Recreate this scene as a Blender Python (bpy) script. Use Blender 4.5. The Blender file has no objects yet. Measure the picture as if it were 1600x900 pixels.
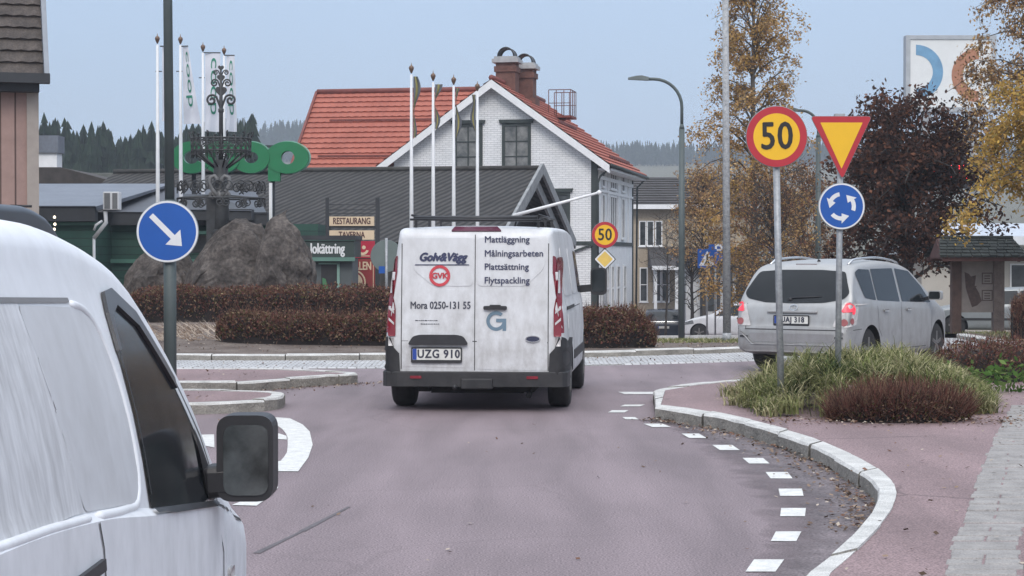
import bpy, bmesh, math, random
import numpy as np
from mathutils import Vector, Matrix
from mathutils.bvhtree import BVHTree

R = math.radians
S = bpy.context.scene
COL = S.collection
F = 3000.0            # focal length in pixels of a 1600 px wide frame
CAMZ = 1.655
HOR = 400.0

# ---------------------------------------------------------------- camera, sky, sun, exposure
cam_d = bpy.data.cameras.new('camera'); cam = bpy.data.objects.new('camera', cam_d); COL.objects.link(cam)
cam.location = (0, 0, CAMZ)
cam.rotation_euler = (R(90) - math.atan(50 / F), 0, 0)
cam_d.sensor_width = 36; cam_d.lens = 36 * F / 1600
cam_d.clip_start = 0.1; cam_d.clip_end = 4000
S.camera = cam
S.view_settings.view_transform = 'Standard'; S.view_settings.look = 'None'
S.view_settings.exposure = -0.2; S.view_settings.gamma = 1; S.view_settings.use_curve_mapping = False
S.render.engine = 'CYCLES'
S.cycles.use_denoising = True
S.cycles.max_bounces = 6; S.cycles.volume_bounces = 1; S.cycles.transparent_max_bounces = 6
S.cycles.diffuse_bounces = 3; S.cycles.glossy_bounces = 3; S.cycles.transmission_bounces = 4

SUN_EL, SUN_AZ = 42, 182
w = bpy.data.worlds.new('World'); S.world = w; w.use_nodes = True
nt = w.node_tree; nt.nodes.clear()
out = nt.nodes.new('ShaderNodeOutputWorld')
sky = nt.nodes.new('ShaderNodeTexSky'); sky.sky_type = 'NISHITA'; sky.sun_disc = False
sky.sun_elevation = R(SUN_EL); sky.sun_rotation = R(SUN_AZ); sky.air_density = 1.0; sky.dust_density = 4.0; sky.ozone_density = 1.0
b1 = nt.nodes.new('ShaderNodeBackground'); b1.inputs['Strength'].default_value = 0.05
nt.links.new(sky.outputs[0], b1.inputs[0])
# overcast cloud layer: three times brighter overhead than at the horizon (CIE overcast sky)
tc = nt.nodes.new('ShaderNodeTexCoord'); sep = nt.nodes.new('ShaderNodeSeparateXYZ')
nt.links.new(tc.outputs['Generated'], sep.inputs[0])
mx = nt.nodes.new('ShaderNodeMath'); mx.operation = 'MAXIMUM'; mx.inputs[1].default_value = 0.0
nt.links.new(sep.outputs['Z'], mx.inputs[0])
pw = nt.nodes.new('ShaderNodeMath'); pw.operation = 'POWER'; pw.inputs[1].default_value = 1.6
nt.links.new(mx.outputs[0], pw.inputs[0])
ma = nt.nodes.new('ShaderNodeMath'); ma.operation = 'MULTIPLY_ADD'; ma.inputs[1].default_value = 3.0; ma.inputs[2].default_value = 1.0
nt.links.new(pw.outputs[0], ma.inputs[0])
ns = nt.nodes.new('ShaderNodeTexNoise'); ns.inputs['Scale'].default_value = 5.0; ns.inputs['Detail'].default_value = 4
nt.links.new(tc.outputs['Generated'], ns.inputs['Vector'])
nm = nt.nodes.new('ShaderNodeMapRange'); nm.inputs['To Min'].default_value = 0.93; nm.inputs['To Max'].default_value = 1.07
nt.links.new(ns.outputs['Fac'], nm.inputs['Value'])
mm = nt.nodes.new('ShaderNodeMath'); mm.operation = 'MULTIPLY'
nt.links.new(ma.outputs[0], mm.inputs[0]); nt.links.new(nm.outputs[0], mm.inputs[1])
b2 = nt.nodes.new('ShaderNodeBackground'); cm = nt.nodes.new('ShaderNodeMix'); cm.data_type = 'RGBA'; cm.inputs[6].default_value = (0.380, 0.498, 0.690, 1); cm.inputs[7].default_value = (0.515, 0.540, 0.580, 1)
cz = nt.nodes.new('ShaderNodeMapRange'); cz.inputs['From Min'].default_value = .12; cz.inputs['From Max'].default_value = .75
nt.links.new(mx.outputs[0], cz.inputs['Value']); nt.links.new(cz.outputs[0], cm.inputs[0]); nt.links.new(cm.outputs[2], b2.inputs['Color'])
nt.links.new(mm.outputs[0], b2.inputs['Strength'])
ad = nt.nodes.new('ShaderNodeAddShader')
nt.links.new(b1.outputs[0], ad.inputs[0]); nt.links.new(b2.outputs[0], ad.inputs[1]); nt.links.new(ad.outputs[0], out.inputs[0])

sl = bpy.data.lights.new('sun', 'SUN'); sl.energy = 1.5; sl.angle = R(25); sl.color = (1, 0.965, 0.92)
so = bpy.data.objects.new('sun', sl); COL.objects.link(so)
so.rotation_euler = (R(90 - SUN_EL), 0, R(180 - SUN_AZ))

# ---------------------------------------------------------------- helpers
def zt(y):
    """terrain height: level, then the street falls away beyond the roundabout, far hill rising"""
    if y < 38: return 0.0
    if y < 100: return -0.0455 * (y - 38)
    if y < 200: return -2.82
    if y < 500: return -2.82 + 0.05 * (y - 200)
    return 12.18 + 0.085 * (min(y, 1050) - 500)

def P(px, py, D):
    return Vector(((px - 800) / F * D, D, CAMZ - (py - HOR) / F * D))
def G(px, py, z=0.0):
    D = F * (CAMZ - z) / (py - HOR)
    return Vector(((px - 800) / F * D, D, z))

_m = {}
def M(name, col, rough=.6, metal=0., var=.12, scale=3., col2=None, bump=0., bscale=60., spec=.5, dirt=None, emit=None, speck=None, coat=0., streak=None):
    """procedural Principled material: two octaves of mottling, optional speckle, low-down road dirt, bump"""
    if name in _m: return _m[name]
    m = bpy.data.materials.new(name); m.use_nodes = True; t = m.node_tree; N = t.nodes; L = t.links
    p = N['Principled BSDF']; p.inputs['Roughness'].default_value = rough; p.inputs['Metallic'].default_value = metal
    p.inputs['Specular IOR Level'].default_value = spec; p.inputs['Coat Weight'].default_value = coat
    tc = N.new('ShaderNodeTexCoord')
    n = N.new('ShaderNodeTexNoise'); n.inputs['Scale'].default_value = scale; n.inputs['Detail'].default_value = 6; n.inputs['Roughness'].default_value = .6
    L.new(tc.outputs['Object'], n.inputs['Vector'])
    mr = N.new('ShaderNodeMapRange'); mr.inputs['From Min'].default_value = .3; mr.inputs['From Max'].default_value = .7
    L.new(n.outputs['Fac'], mr.inputs['Value'])
    mix = N.new('ShaderNodeMix'); mix.data_type = 'RGBA'
    c = Vector(col); a = tuple(c * (1 - var)) + (1,)
    b = (tuple(col2) if col2 else tuple(c * (1 + var))) + (1,)
    mix.inputs[6].default_value = a; mix.inputs[7].default_value = b
    L.new(mr.outputs[0], mix.inputs[0]); cur = mix.outputs[2]
    if speck:
        amt, sc = speck
        n2 = N.new('ShaderNodeTexNoise'); n2.inputs['Scale'].default_value = sc; n2.inputs['Detail'].default_value = 2
        L.new(tc.outputs['Object'], n2.inputs['Vector'])
        r2 = N.new('ShaderNodeMapRange'); r2.inputs['From Min'].default_value = .3; r2.inputs['From Max'].default_value = .7
        r2.inputs['To Min'].default_value = 1 - amt; r2.inputs['To Max'].default_value = 1 + amt
        L.new(n2.outputs['Fac'], r2.inputs['Value'])
        mu = N.new('ShaderNodeMix'); mu.data_type = 'RGBA'; mu.blend_type = 'MULTIPLY'; mu.inputs[0].default_value = 1
        L.new(cur, mu.inputs[6]); L.new(r2.outputs[0], mu.inputs[7]); cur = mu.outputs[2]
    if dirt:
        amt, h, dc = dirt[:3]      # road film: patchy, thicker low down on the vehicle
        sp = N.new('ShaderNodeSeparateXYZ'); L.new(tc.outputs['Object'], sp.inputs[0])
        g = N.new('ShaderNodeMapRange'); g.inputs['From Min'].default_value = 0.2; g.inputs['From Max'].default_value = h
        g.inputs['To Min'].default_value = 1.0; g.inputs['To Max'].default_value = 0.25
        L.new(sp.outputs['Z'], g.inputs['Value'])
        mp = N.new('ShaderNodeMapping'); mp.inputs['Scale'].default_value = dirt[3] if len(dirt) > 3 else (3.5, 3, 1.9)
        L.new(tc.outputs['Object'], mp.inputs['Vector'])
        n3 = N.new('ShaderNodeTexNoise'); n3.inputs['Scale'].default_value = 2.2; n3.inputs['Detail'].default_value = 8; n3.inputs['Roughness'].default_value = .65
        L.new(mp.outputs[0], n3.inputs['Vector'])
        r3 = N.new('ShaderNodeMapRange'); r3.inputs['From Min'].default_value = .35; r3.inputs['From Max'].default_value = .72
        L.new(n3.outputs['Fac'], r3.inputs['Value'])
        q = N.new('ShaderNodeMath'); q.operation = 'MULTIPLY'; L.new(g.outputs[0], q.inputs[0]); L.new(r3.outputs[0], q.inputs[1])
        q2 = N.new('ShaderNodeMath'); q2.operation = 'MULTIPLY'; q2.inputs[1].default_value = amt; L.new(q.outputs[0], q2.inputs[0])
        md = N.new('ShaderNodeMix'); md.data_type = 'RGBA'; md.inputs[7].default_value = tuple(dc) + (1,)
        L.new(q2.outputs[0], md.inputs[0]); L.new(cur, md.inputs[6]); cur = md.outputs[2]
        rr = N.new('ShaderNodeMapRange'); rr.inputs['To Min'].default_value = rough; rr.inputs['To Max'].default_value = .8
        L.new(q2.outputs[0], rr.inputs['Value']); L.new(rr.outputs[0], p.inputs['Roughness'])
    L.new(cur, p.inputs['Base Color'])
    if bump:
        nb = N.new('ShaderNodeTexNoise'); nb.inputs['Scale'].default_value = bscale; nb.inputs['Detail'].default_value = 5
        L.new(tc.outputs['Object'], nb.inputs['Vector'])
        bp = N.new('ShaderNodeBump'); bp.inputs['Strength'].default_value = bump; bp.inputs['Distance'].default_value = .02
        L.new(nb.outputs['Fac'], bp.inputs['Height']); L.new(bp.outputs[0], p.inputs['Normal'])
    if emit:
        p.inputs['Emission Color'].default_value = tuple(emit[0]) + (1,); p.inputs['Emission Strength'].default_value = emit[1]
    _m[name] = m
    return m

def M_pattern(name, kind, c1, c2, joint, sx, sy, mortar=.02, bump=.4, rough=.7, rot=0., var=.5, speck=.12, jointdepth=True):
    """UV (metres) pattern: 'brick' blocks or 'wave' ribs"""
    if name in _m: return _m[name]
    m = bpy.data.materials.new(name); m.use_nodes = True; t = m.node_tree; N = t.nodes; L = t.links
    p = N['Principled BSDF']; p.inputs['Roughness'].default_value = rough
    uv = N.new('ShaderNodeUVMap'); mp = N.new('ShaderNodeMapping'); mp.inputs['Rotation'].default_value = (0, 0, rot)
    L.new(uv.outputs[0], mp.inputs[0])
    if kind == 'brick':
        b = N.new('ShaderNodeTexBrick'); b.inputs['Scale'].default_value = 1; b.inputs['Brick Width'].default_value = sx; b.inputs['Row Height'].default_value = sy
        b.inputs['Mortar Size'].default_value = mortar; b.inputs['Mortar Smooth'].default_value = .3; b.inputs['Bias'].default_value = 0
        b.inputs['Color1'].default_value = tuple(c1) + (1,); b.inputs['Color2'].default_value = tuple(c2) + (1,); b.inputs['Mortar'].default_value = tuple(joint) + (1,)
        L.new(mp.outputs[0], b.inputs['Vector']); cur = b.outputs['Color']; hgt = b.outputs['Fac']; inv = True
    else:
        wv = N.new('ShaderNodeTexWave'); wv.wave_type = 'BANDS'; wv.bands_direction = 'X'; wv.wave_profile = 'SIN'
        wv.inputs['Scale'].default_value = 1 / sx * .31416 * 1.0; wv.inputs['Distortion'].default_value = sy; wv.inputs['Detail'].default_value = 2
        L.new(mp.outputs[0], wv.inputs['Vector'])
        mix = N.new('ShaderNodeMix'); mix.data_type = 'RGBA'; mix.inputs[6].default_value = tuple(c1) + (1,); mix.inputs[7].default_value = tuple(c2) + (1,)
        L.new(wv.outputs['Fac'], mix.inputs[0]); cur = mix.outputs[2]; hgt = wv.outputs['Fac']; inv = False
    tc = N.new('ShaderNodeTexCoord')
    n2 = N.new('ShaderNodeTexNoise'); n2.inputs['Scale'].default_value = 1.7; n2.inputs['Detail'].default_value = 8; n2.inputs['Roughness'].default_value = .7
    L.new(tc.outputs['Object'], n2.inputs['Vector'])
    r2 = N.new('ShaderNodeMapRange'); r2.inputs['From Min'].default_value = .3; r2.inputs['From Max'].default_value = .7
    r2.inputs['To Min'].default_value = 1 - speck * 2; r2.inputs['To Max'].default_value = 1 + speck
    L.new(n2.outputs['Fac'], r2.inputs['Value'])
    mu = N.new('ShaderNodeMix'); mu.data_type = 'RGBA'; mu.blend_type = 'MULTIPLY'; mu.inputs[0].default_value = 1
    L.new(cur, mu.inputs[6]); L.new(r2.outputs[0], mu.inputs[7]); L.new(mu.outputs[2], p.inputs['Base Color'])
    if bump:
        bp = N.new('ShaderNodeBump'); bp.inputs['Strength'].default_value = bump; bp.inputs['Distance'].default_value = .02; bp.invert = inv
        L.new(hgt, bp.inputs['Height']); L.new(bp.outputs[0], p.inputs['Normal'])
    _m[name] = m
    return m

def M_leaf(name, col, var=.35, trans=.35):
    if name in _m: return _m[name]
    m = bpy.data.materials.new(name); m.use_nodes = True; t = m.node_tree; N = t.nodes; L = t.links
    for n in list(N):
        if n.type == 'BSDF_PRINCIPLED': N.remove(n)
    o = [n for n in N if n.type == 'OUTPUT_MATERIAL'][0]
    g = N.new('ShaderNodeNewGeometry')
    mr = N.new('ShaderNodeMapRange'); mr.inputs['To Min'].default_value = 1 - var; mr.inputs['To Max'].default_value = 1 + var
    L.new(g.outputs['Random Per Island'], mr.inputs['Value'])
    mu = N.new('ShaderNodeMix'); mu.data_type = 'RGBA'; mu.blend_type = 'MULTIPLY'; mu.inputs[0].default_value = 1; mu.inputs[6].default_value = tuple(col) + (1,)
    L.new(mr.outputs[0], mu.inputs[7])
    d = N.new('ShaderNodeBsdfDiffuse'); tr = N.new('ShaderNodeBsdfTranslucent'); ms = N.new('ShaderNodeMixShader'); ms.inputs[0].default_value = trans
    L.new(mu.outputs[2], d.inputs[0]); L.new(mu.outputs[2], tr.inputs[0]); L.new(d.outputs[0], ms.inputs[1]); L.new(tr.outputs[0], ms.inputs[2])
    L.new(ms.outputs[0], o.inputs[0])
    _m[name] = m
    return m

class MB:
    def __init__(s): s.v = []; s.f = []; s.m = []; s.s = []
    def add(s, v, f, mi=0, smooth=False, mat=None):
        b = len(s.v)
        s.v += [tuple(mat @ Vector(p)) if mat is not None else tuple(p) for p in v]
        for q in f:
            s.f.append(tuple(i + b for i in q)); s.m.append(mi); s.s.append(smooth)
        return s
    def box(s, x0, x1, y0, y1, z0, z1, mi=0, mat=None):
        v = [(x0,y0,z0),(x1,y0,z0),(x1,y1,z0),(x0,y1,z0),(x0,y0,z1),(x1,y0,z1),(x1,y1,z1),(x0,y1,z1)]
        return s.add(v, [(0,3,2,1),(4,5,6,7),(0,1,5,4),(1,2,6,5),(2,3,7,6),(3,0,4,7)], mi, False, mat)
    def beam(s, a, b, wd, th, mi=0, up=(0,0,1)):
        a, b = Vector(a), Vector(b); d = (b - a).normalized(); u = Vector(up)
        if abs(d.dot(u)) > .98: u = Vector((0, 1, 0))
        x = d.cross(u).normalized() * wd / 2; z = x.cross(d).normalized() * th / 2
        v = [a-x-z, a+x-z, a+x+z, a-x+z, b-x-z, b+x-z, b+x+z, b-x+z]
        return s.add(v, [(0,3,2,1),(4,5,6,7),(0,1,5,4),(1,2,6,5),(2,3,7,6),(3,0,4,7)][:], mi)
    def tube(s, pts, r, n=8, mi=0, smooth=True, cap=True):
        pts = [Vector(p) for p in pts]; rs = r if isinstance(r, (list, tuple)) else [r] * len(pts)
        v = []; f = []; prev = None
        for i, p in enumerate(pts):
            d = (pts[min(i+1, len(pts)-1)] - pts[max(i-1, 0)]).normalized()
            if prev is None:
                u = Vector((0,0,1)) if abs(d.z) < .9 else Vector((0,1,0))
                prev = d.cross(u).normalized()
            x = (prev - d * prev.dot(d)).normalized(); prev = x; z = d.cross(x)
            for k in range(n):
                a = 2 * math.pi * k / n; v.append(p + (x * math.cos(a) + z * math.sin(a)) * rs[i])
        for i in range(len(pts) - 1):
            for k in range(n):
                f.append((i*n+k, i*n+(k+1)%n, (i+1)*n+(k+1)%n, (i+1)*n+k))
        if cap: f.append(tuple(range(n))[::-1]); f.append(tuple((len(pts)-1)*n + k for k in range(n)))
        return s.add(v, f, mi, smooth)
    def prism(s, poly, o, ax, ay, az, d, mi=0, mi_side=None):
        o, ax, ay, az = Vector(o), Vector(ax), Vector(ay), Vector(az); n = len(poly)
        v = [o + ax*p[0] + ay*p[1] for p in poly] + [o + ax*p[0] + ay*p[1] + az*d for p in poly]
        s.add(v, [tuple(range(n))[::-1], tuple(range(n, 2*n))], mi)
        return s.add(v, [(i, (i+1)%n, n+(i+1)%n, n+i) for i in range(n)], mi if mi_side is None else mi_side)
    def ringprism(s, outer, inner, o, ax, ay, az, d, mi=0):
        o, ax, ay, az = Vector(o), Vector(ax), Vector(ay), Vector(az); n = len(outer)
        v = []
        for k in (0, d):
            for L in (outer, inner): v += [o + ax*p[0] + ay*p[1] + az*k for p in L]
        f = []
        for i in range(n):
            j = (i+1) % n
            f += [(i, n+i, n+j, j), (2*n+i, 2*n+j, 3*n+j, 3*n+i), (i, j, 2*n+j, 2*n+i), (n+j, n+i, 3*n+i, 3*n+j)]
        return s.add(v, f, mi)
    def lathe(s, prof, o=(0,0,0), ax=(1,0,0), ay=(0,1,0), az=(0,0,1), n=24, mi=0, smooth=True):
        """prof: list of (r, h); turned round az"""
        o, ax, ay, az = Vector(o), Vector(ax), Vector(ay), Vector(az); v = []; f = []; m = len(prof)
        for (r, h) in prof:
            for k in range(n):
                a = 2*math.pi*k/n; v.append(o + (ax*math.cos(a) + ay*math.sin(a))*r + az*h)
        for i in range(m-1):
            for k in range(n): f.append((i*n+k, i*n+(k+1)%n, (i+1)*n+(k+1)%n, (i+1)*n+k))
        f.append(tuple(range(n))[::-1]); f.append(tuple((m-1)*n+k for k in range(n)))
        return s.add(v, f, mi, smooth)
    def text(s, body, size, o, ax=(1,0,0), ay=(0,0,1), mi=0, bold=0., shear=0., align='CENTER', depth=.002, space=1., xs=1.):
        c = bpy.data.curves.new('txt', 'FONT'); c.body = body; c.size = size; c.shear = shear
        c.align_x = align; c.align_y = 'CENTER'; c.extrude = depth; c.resolution_u = 3; c.space_character = space
        ob = bpy.data.objects.new('txt', c); me = ob.to_mesh()
        o, ax, ay = Vector(o), Vector(ax), Vector(ay); az = ax.cross(ay).normalized()
        f = [tuple(p.vertices) for p in me.polygons]
        for k, (sx, sy) in enumerate(((0,0),) if not bold else ((0,0), (-1,0), (1,0), (0,.8), (0,-.8))):   # heavier strokes
            s.add([o + ax*(q.co.x*xs+sx*bold) + ay*(q.co.y+sy*bold) + az*(q.co.z+k*.0004) for q in me.vertices], f, mi)
        ob.to_mesh_clear(); bpy.data.objects.remove(ob); bpy.data.curves.remove(c)
        return s
    def mesh(s, name, mats):
        me = bpy.data.meshes.new(name); me.from_pydata(s.v, [], s.f)
        for m in (mats if isinstance(mats, (list, tuple)) else [mats]): me.materials.append(m)
        me.polygons.foreach_set('material_index', s.m); me.polygons.foreach_set('use_smooth', s.s)
        me.update()
        add_uv(me)
        return me
    def build(s, name, mats, parent=None, bevel=0., seg=2, loc=None, rz=0., autosmooth=None):
        o = bpy.data.objects.new(name, s.mesh(name, mats)); COL.objects.link(o)
        if parent is not None: o.parent = parent
        if loc is not None: o.location = loc
        if rz: o.rotation_euler = (0, 0, rz)
        if bevel:
            b = o.modifiers.new('bevel', 'BEVEL'); b.width = bevel; b.segments = seg; b.limit_method = 'ANGLE'; b.angle_limit = R(40)
        return o

def add_uv(me):
    """UV in metres: along the horizontal tangent and up the slope (or x, y on level faces)"""
    uvl = me.uv_layers.new(name='UVMap').data
    nl = len(me.loops); np_ = len(me.polygons)
    if np_ == 0: return
    co = np.empty(len(me.vertices)*3); me.vertices.foreach_get('co', co); co = co.reshape(-1, 3)
    vi = np.empty(nl, dtype=np.int32); me.loops.foreach_get('vertex_index', vi)
    nr = np.empty(np_*3); me.polygons.foreach_get('normal', nr); nr = nr.reshape(-1, 3)
    tot = np.empty(np_, dtype=np.int32); me.polygons.foreach_get('loop_total', tot)
    nn = np.repeat(nr, tot, axis=0); p = co[vi]
    h = np.hypot(nn[:, 0], nn[:, 1]); lvl = h < .2
    hh = np.where(h < 1e-6, 1, h)
    tx = -nn[:, 1] / hh; ty = nn[:, 0] / hh
    u = tx * p[:, 0] + ty * p[:, 1]
    bx = -nn[:, 2] * nn[:, 0] / hh; by = -nn[:, 2] * nn[:, 1] / hh
    v = bx * p[:, 0] + by * p[:, 1] + h * p[:, 2]
    u = np.where(lvl, p[:, 0], u); v = np.where(lvl, p[:, 1], v)
    uvl.foreach_set('uv', np.stack([u, v], 1).ravel())

def empty(name, loc, label, cat, group=None, rz=0.):
    o = bpy.data.objects.new(name, None); COL.objects.link(o); o.location = loc; o.rotation_euler = (0, 0, rz); o.empty_display_size = .3
    return tag(o, label, cat, group)
def tag(o, label, cat, group=None, kind=None):
    o['label'] = label; o['category'] = cat
    if group: o['group'] = group
    if kind: o['kind'] = kind
    return o
def struct(name, mb, mats, **k):
    o = mb.build(name, mats, **k); o['kind'] = 'structure'; return o
def copy_tree(o, parent=None):
    c = o.copy(); COL.objects.link(c)
    if parent is not None: c.parent = parent
    for ch in [q for q in o.children]: copy_tree(ch, c)
    return c
def circ(r, n=32, cx=0, cy=0, a0=0.):
    return [(cx + r*math.cos(a0 + 2*math.pi*k/n), cy + r*math.sin(a0 + 2*math.pi*k/n)) for k in range(n)]
def rnd_poly(pts, r, n=4):
    o = []; N = len(pts)
    for i in range(N):
        p = Vector(pts[i]); a = Vector(pts[i-1]) - p; b = Vector(pts[(i+1) % N]) - p
        rr = min(r, a.length*.45, b.length*.45); A = p + a.normalized()*rr; B = p + b.normalized()*rr
        for k in range(n+1):
            t = k/n; q = A*(1-t)**2 + p*2*t*(1-t) + B*t*t; o.append((q.x, q.y))
    return o
def rect(x0, x1, y0, y1): return [(x0,y0),(x1,y0),(x1,y1),(x0,y1)]
def pchip(tbl):
    xs = np.array([p[0] for p in tbl], float); ys = np.array([p[1] for p in tbl], float)
    h = np.diff(xs); d = np.diff(ys)/h; m = np.zeros(len(xs)); m[0] = d[0]; m[-1] = d[-1]
    for i in range(1, len(xs)-1):
        if d[i-1]*d[i] > 0:
            w1 = 2*h[i]+h[i-1]; w2 = h[i]+2*h[i-1]; m[i] = (w1+w2)/(w1/d[i-1]+w2/d[i])
    def f(x):
        x = min(max(x, xs[0]), xs[-1]); i = min(int(np.searchsorted(xs, x, 'right')-1), len(xs)-2)
        t = (x-xs[i])/h[i]; t2 = t*t; t3 = t2*t
        return float((2*t3-3*t2+1)*ys[i] + (t3-2*t2+t)*h[i]*m[i] + (-2*t3+3*t2)*ys[i+1] + (t3-t2)*h[i]*m[i+1])
    return f
def pipe_poly(line, wd):
    """closed outline of a polyline given a width (2D)"""
    L = [Vector(p) for p in line]; a = []; b = []
    for i, p in enumerate(L):
        d = (L[min(i+1, len(L)-1)] - L[max(i-1, 0)]).normalized(); n = Vector((-d.y, d.x)) * wd/2
        a.append(tuple(p+n)); b.append(tuple(p-n))
    return a + b[::-1]
# ================================================================= SETTING: ground, road, kerbs, markings
m_asph = M('asphalt_red', (.212, .168, .179), rough=.72, var=.10, scale=.35, bump=.22, bscale=120, speck=(.55, 85), spec=.4)
def asph_extra(m, lo=.78, hi=1.10, crack=.62):
    """long worn wheel tracks and fine cracks on top of the asphalt speckle"""
    t = m.node_tree; N = t.nodes; L = t.links; p = N['Principled BSDF']
    cur = p.inputs['Base Color'].links[0].from_socket
    tc = N.new('ShaderNodeTexCoord')
    mp = N.new('ShaderNodeMapping'); mp.inputs['Scale'].default_value = (1.3, .16, 1); L.new(tc.outputs['Object'], mp.inputs[0])
    n = N.new('ShaderNodeTexNoise'); n.inputs['Scale'].default_value = 1.4; n.inputs['Detail'].default_value = 5; n.inputs['Distortion'].default_value = .4; L.new(mp.outputs[0], n.inputs['Vector'])
    r = N.new('ShaderNodeMapRange'); r.inputs['From Min'].default_value = .3; r.inputs['From Max'].default_value = .7; r.inputs['To Min'].default_value = lo; r.inputs['To Max'].default_value = hi
    L.new(n.outputs['Fac'], r.inputs['Value'])
    v = N.new('ShaderNodeTexVoronoi'); v.feature = 'DISTANCE_TO_EDGE'; v.inputs['Scale'].default_value = .55
    nz = N.new('ShaderNodeTexNoise'); nz.inputs['Scale'].default_value = 2.5; nz.inputs['Detail'].default_value = 4; L.new(tc.outputs['Object'], nz.inputs['Vector'])
    mxv = N.new('ShaderNodeMix'); mxv.data_type = 'VECTOR'; mxv.inputs[0].default_value = .22; L.new(tc.outputs['Object'], mxv.inputs[4]); L.new(nz.outputs['Color'], mxv.inputs[5])
    L.new(mxv.outputs[1], v.inputs['Vector'])
    cr = N.new('ShaderNodeMapRange'); cr.inputs['From Min'].default_value = .004; cr.inputs['From Max'].default_value = .012; cr.inputs['To Min'].default_value = crack
    L.new(v.outputs['Distance'], cr.inputs['Value'])
    # cracks only in some areas
    n4 = N.new('ShaderNodeTexNoise'); n4.inputs['Scale'].default_value = .35; L.new(tc.outputs['Object'], n4.inputs['Vector'])
    g4 = N.new('ShaderNodeMapRange'); g4.inputs['From Min'].default_value = .48; g4.inputs['From Max'].default_value = .58; L.new(n4.outputs['Fac'], g4.inputs['Value'])
    mc = N.new('ShaderNodeMix'); mc.data_type = 'FLOAT'; mc.inputs[2].default_value = 1.0; L.new(g4.outputs[0], mc.inputs[0]); L.new(cr.outputs[0], mc.inputs[3])
    q = N.new('ShaderNodeMath'); q.operation = 'MULTIPLY'; L.new(r.outputs[0], q.inputs[0]); L.new(mc.outputs[0], q.inputs[1])
    mu = N.new('ShaderNodeMix'); mu.data_type = 'RGBA'; mu.blend_type = 'MULTIPLY'; mu.inputs[0].default_value = 1
    L.new(cur, mu.inputs[6]); L.new(q.outputs[0], mu.inputs[7]); L.new(mu.outputs[2], p.inputs['Base Color'])
asph_extra(m_asph, .74, 1.14, crack=.9)
m_pave = M('pavement_red', (.235, .165, .168), rough=.8, var=.12, scale=.6, bump=.25, bscale=110, speck=(.48, 80)); asph_extra(m_pave, .82, 1.1)
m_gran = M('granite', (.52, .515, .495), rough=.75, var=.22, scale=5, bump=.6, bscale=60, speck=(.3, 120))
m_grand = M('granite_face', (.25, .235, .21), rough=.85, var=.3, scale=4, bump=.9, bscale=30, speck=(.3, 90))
m_paint = M('road_paint', (.60, .60, .58), rough=.7, var=.16, scale=9, bump=.2, speck=(.12, 60))
m_soil = M('island_soil', (.12, .085, .07), rough=.95, var=.4, scale=2, bump=.8, bscale=25, col2=(.17, .14, .12), speck=(.4, 40))
m_grassland = M('ground_grass', (.075, .085, .04), rough=.95, var=.3, scale=1.2, bump=.8, bscale=20, col2=(.12, .095, .06), speck=(.3, 30))
m_cobble = M_pattern('cobble_apron', 'brick', (.54, .545, .55), (.42, .425, .44), (.20, .19, .18), .14, .12, .012, .9, .8)

# one ground sheet to the horizon
mb = MB(); ys = [-60, -20, 0, 20, 38, 55, 70, 85, 100, 130, 160, 200, 300, 400, 500, 650, 800, 1050, 1300]; xs = [-640, -300, -150, -80, -40, -20, 0, 20, 40, 80, 150, 300, 640]
for y in ys:
    for x in xs: mb.v.append((x, y, zt(y) - .03))
nx = len(xs)
for j in range(len(ys)-1):
    for i in range(nx-1):
        mb.f.append((j*nx+i, j*nx+i+1, (j+1)*nx+i+1, (j+1)*nx+i)); mb.m.append(0); mb.s.append(False)
struct('ground', mb, m_grassland)
# carriageway sheet: approach, ring and the street beyond
mb = MB(); ys = [-30, 0, 20, 38, 56, 72, 88, 100, 130]
for y in ys:
    x0, x1 = (-12, 30)
    mb.v += [(x0, y, zt(y)), (x1, y, zt(y))]
for j in range(len(ys)-1): mb.f.append((2*j, 2*j+1, 2*j+3, 2*j+2)); mb.m.append(0); mb.s.append(False)
struct('road', mb, m_asph)

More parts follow.
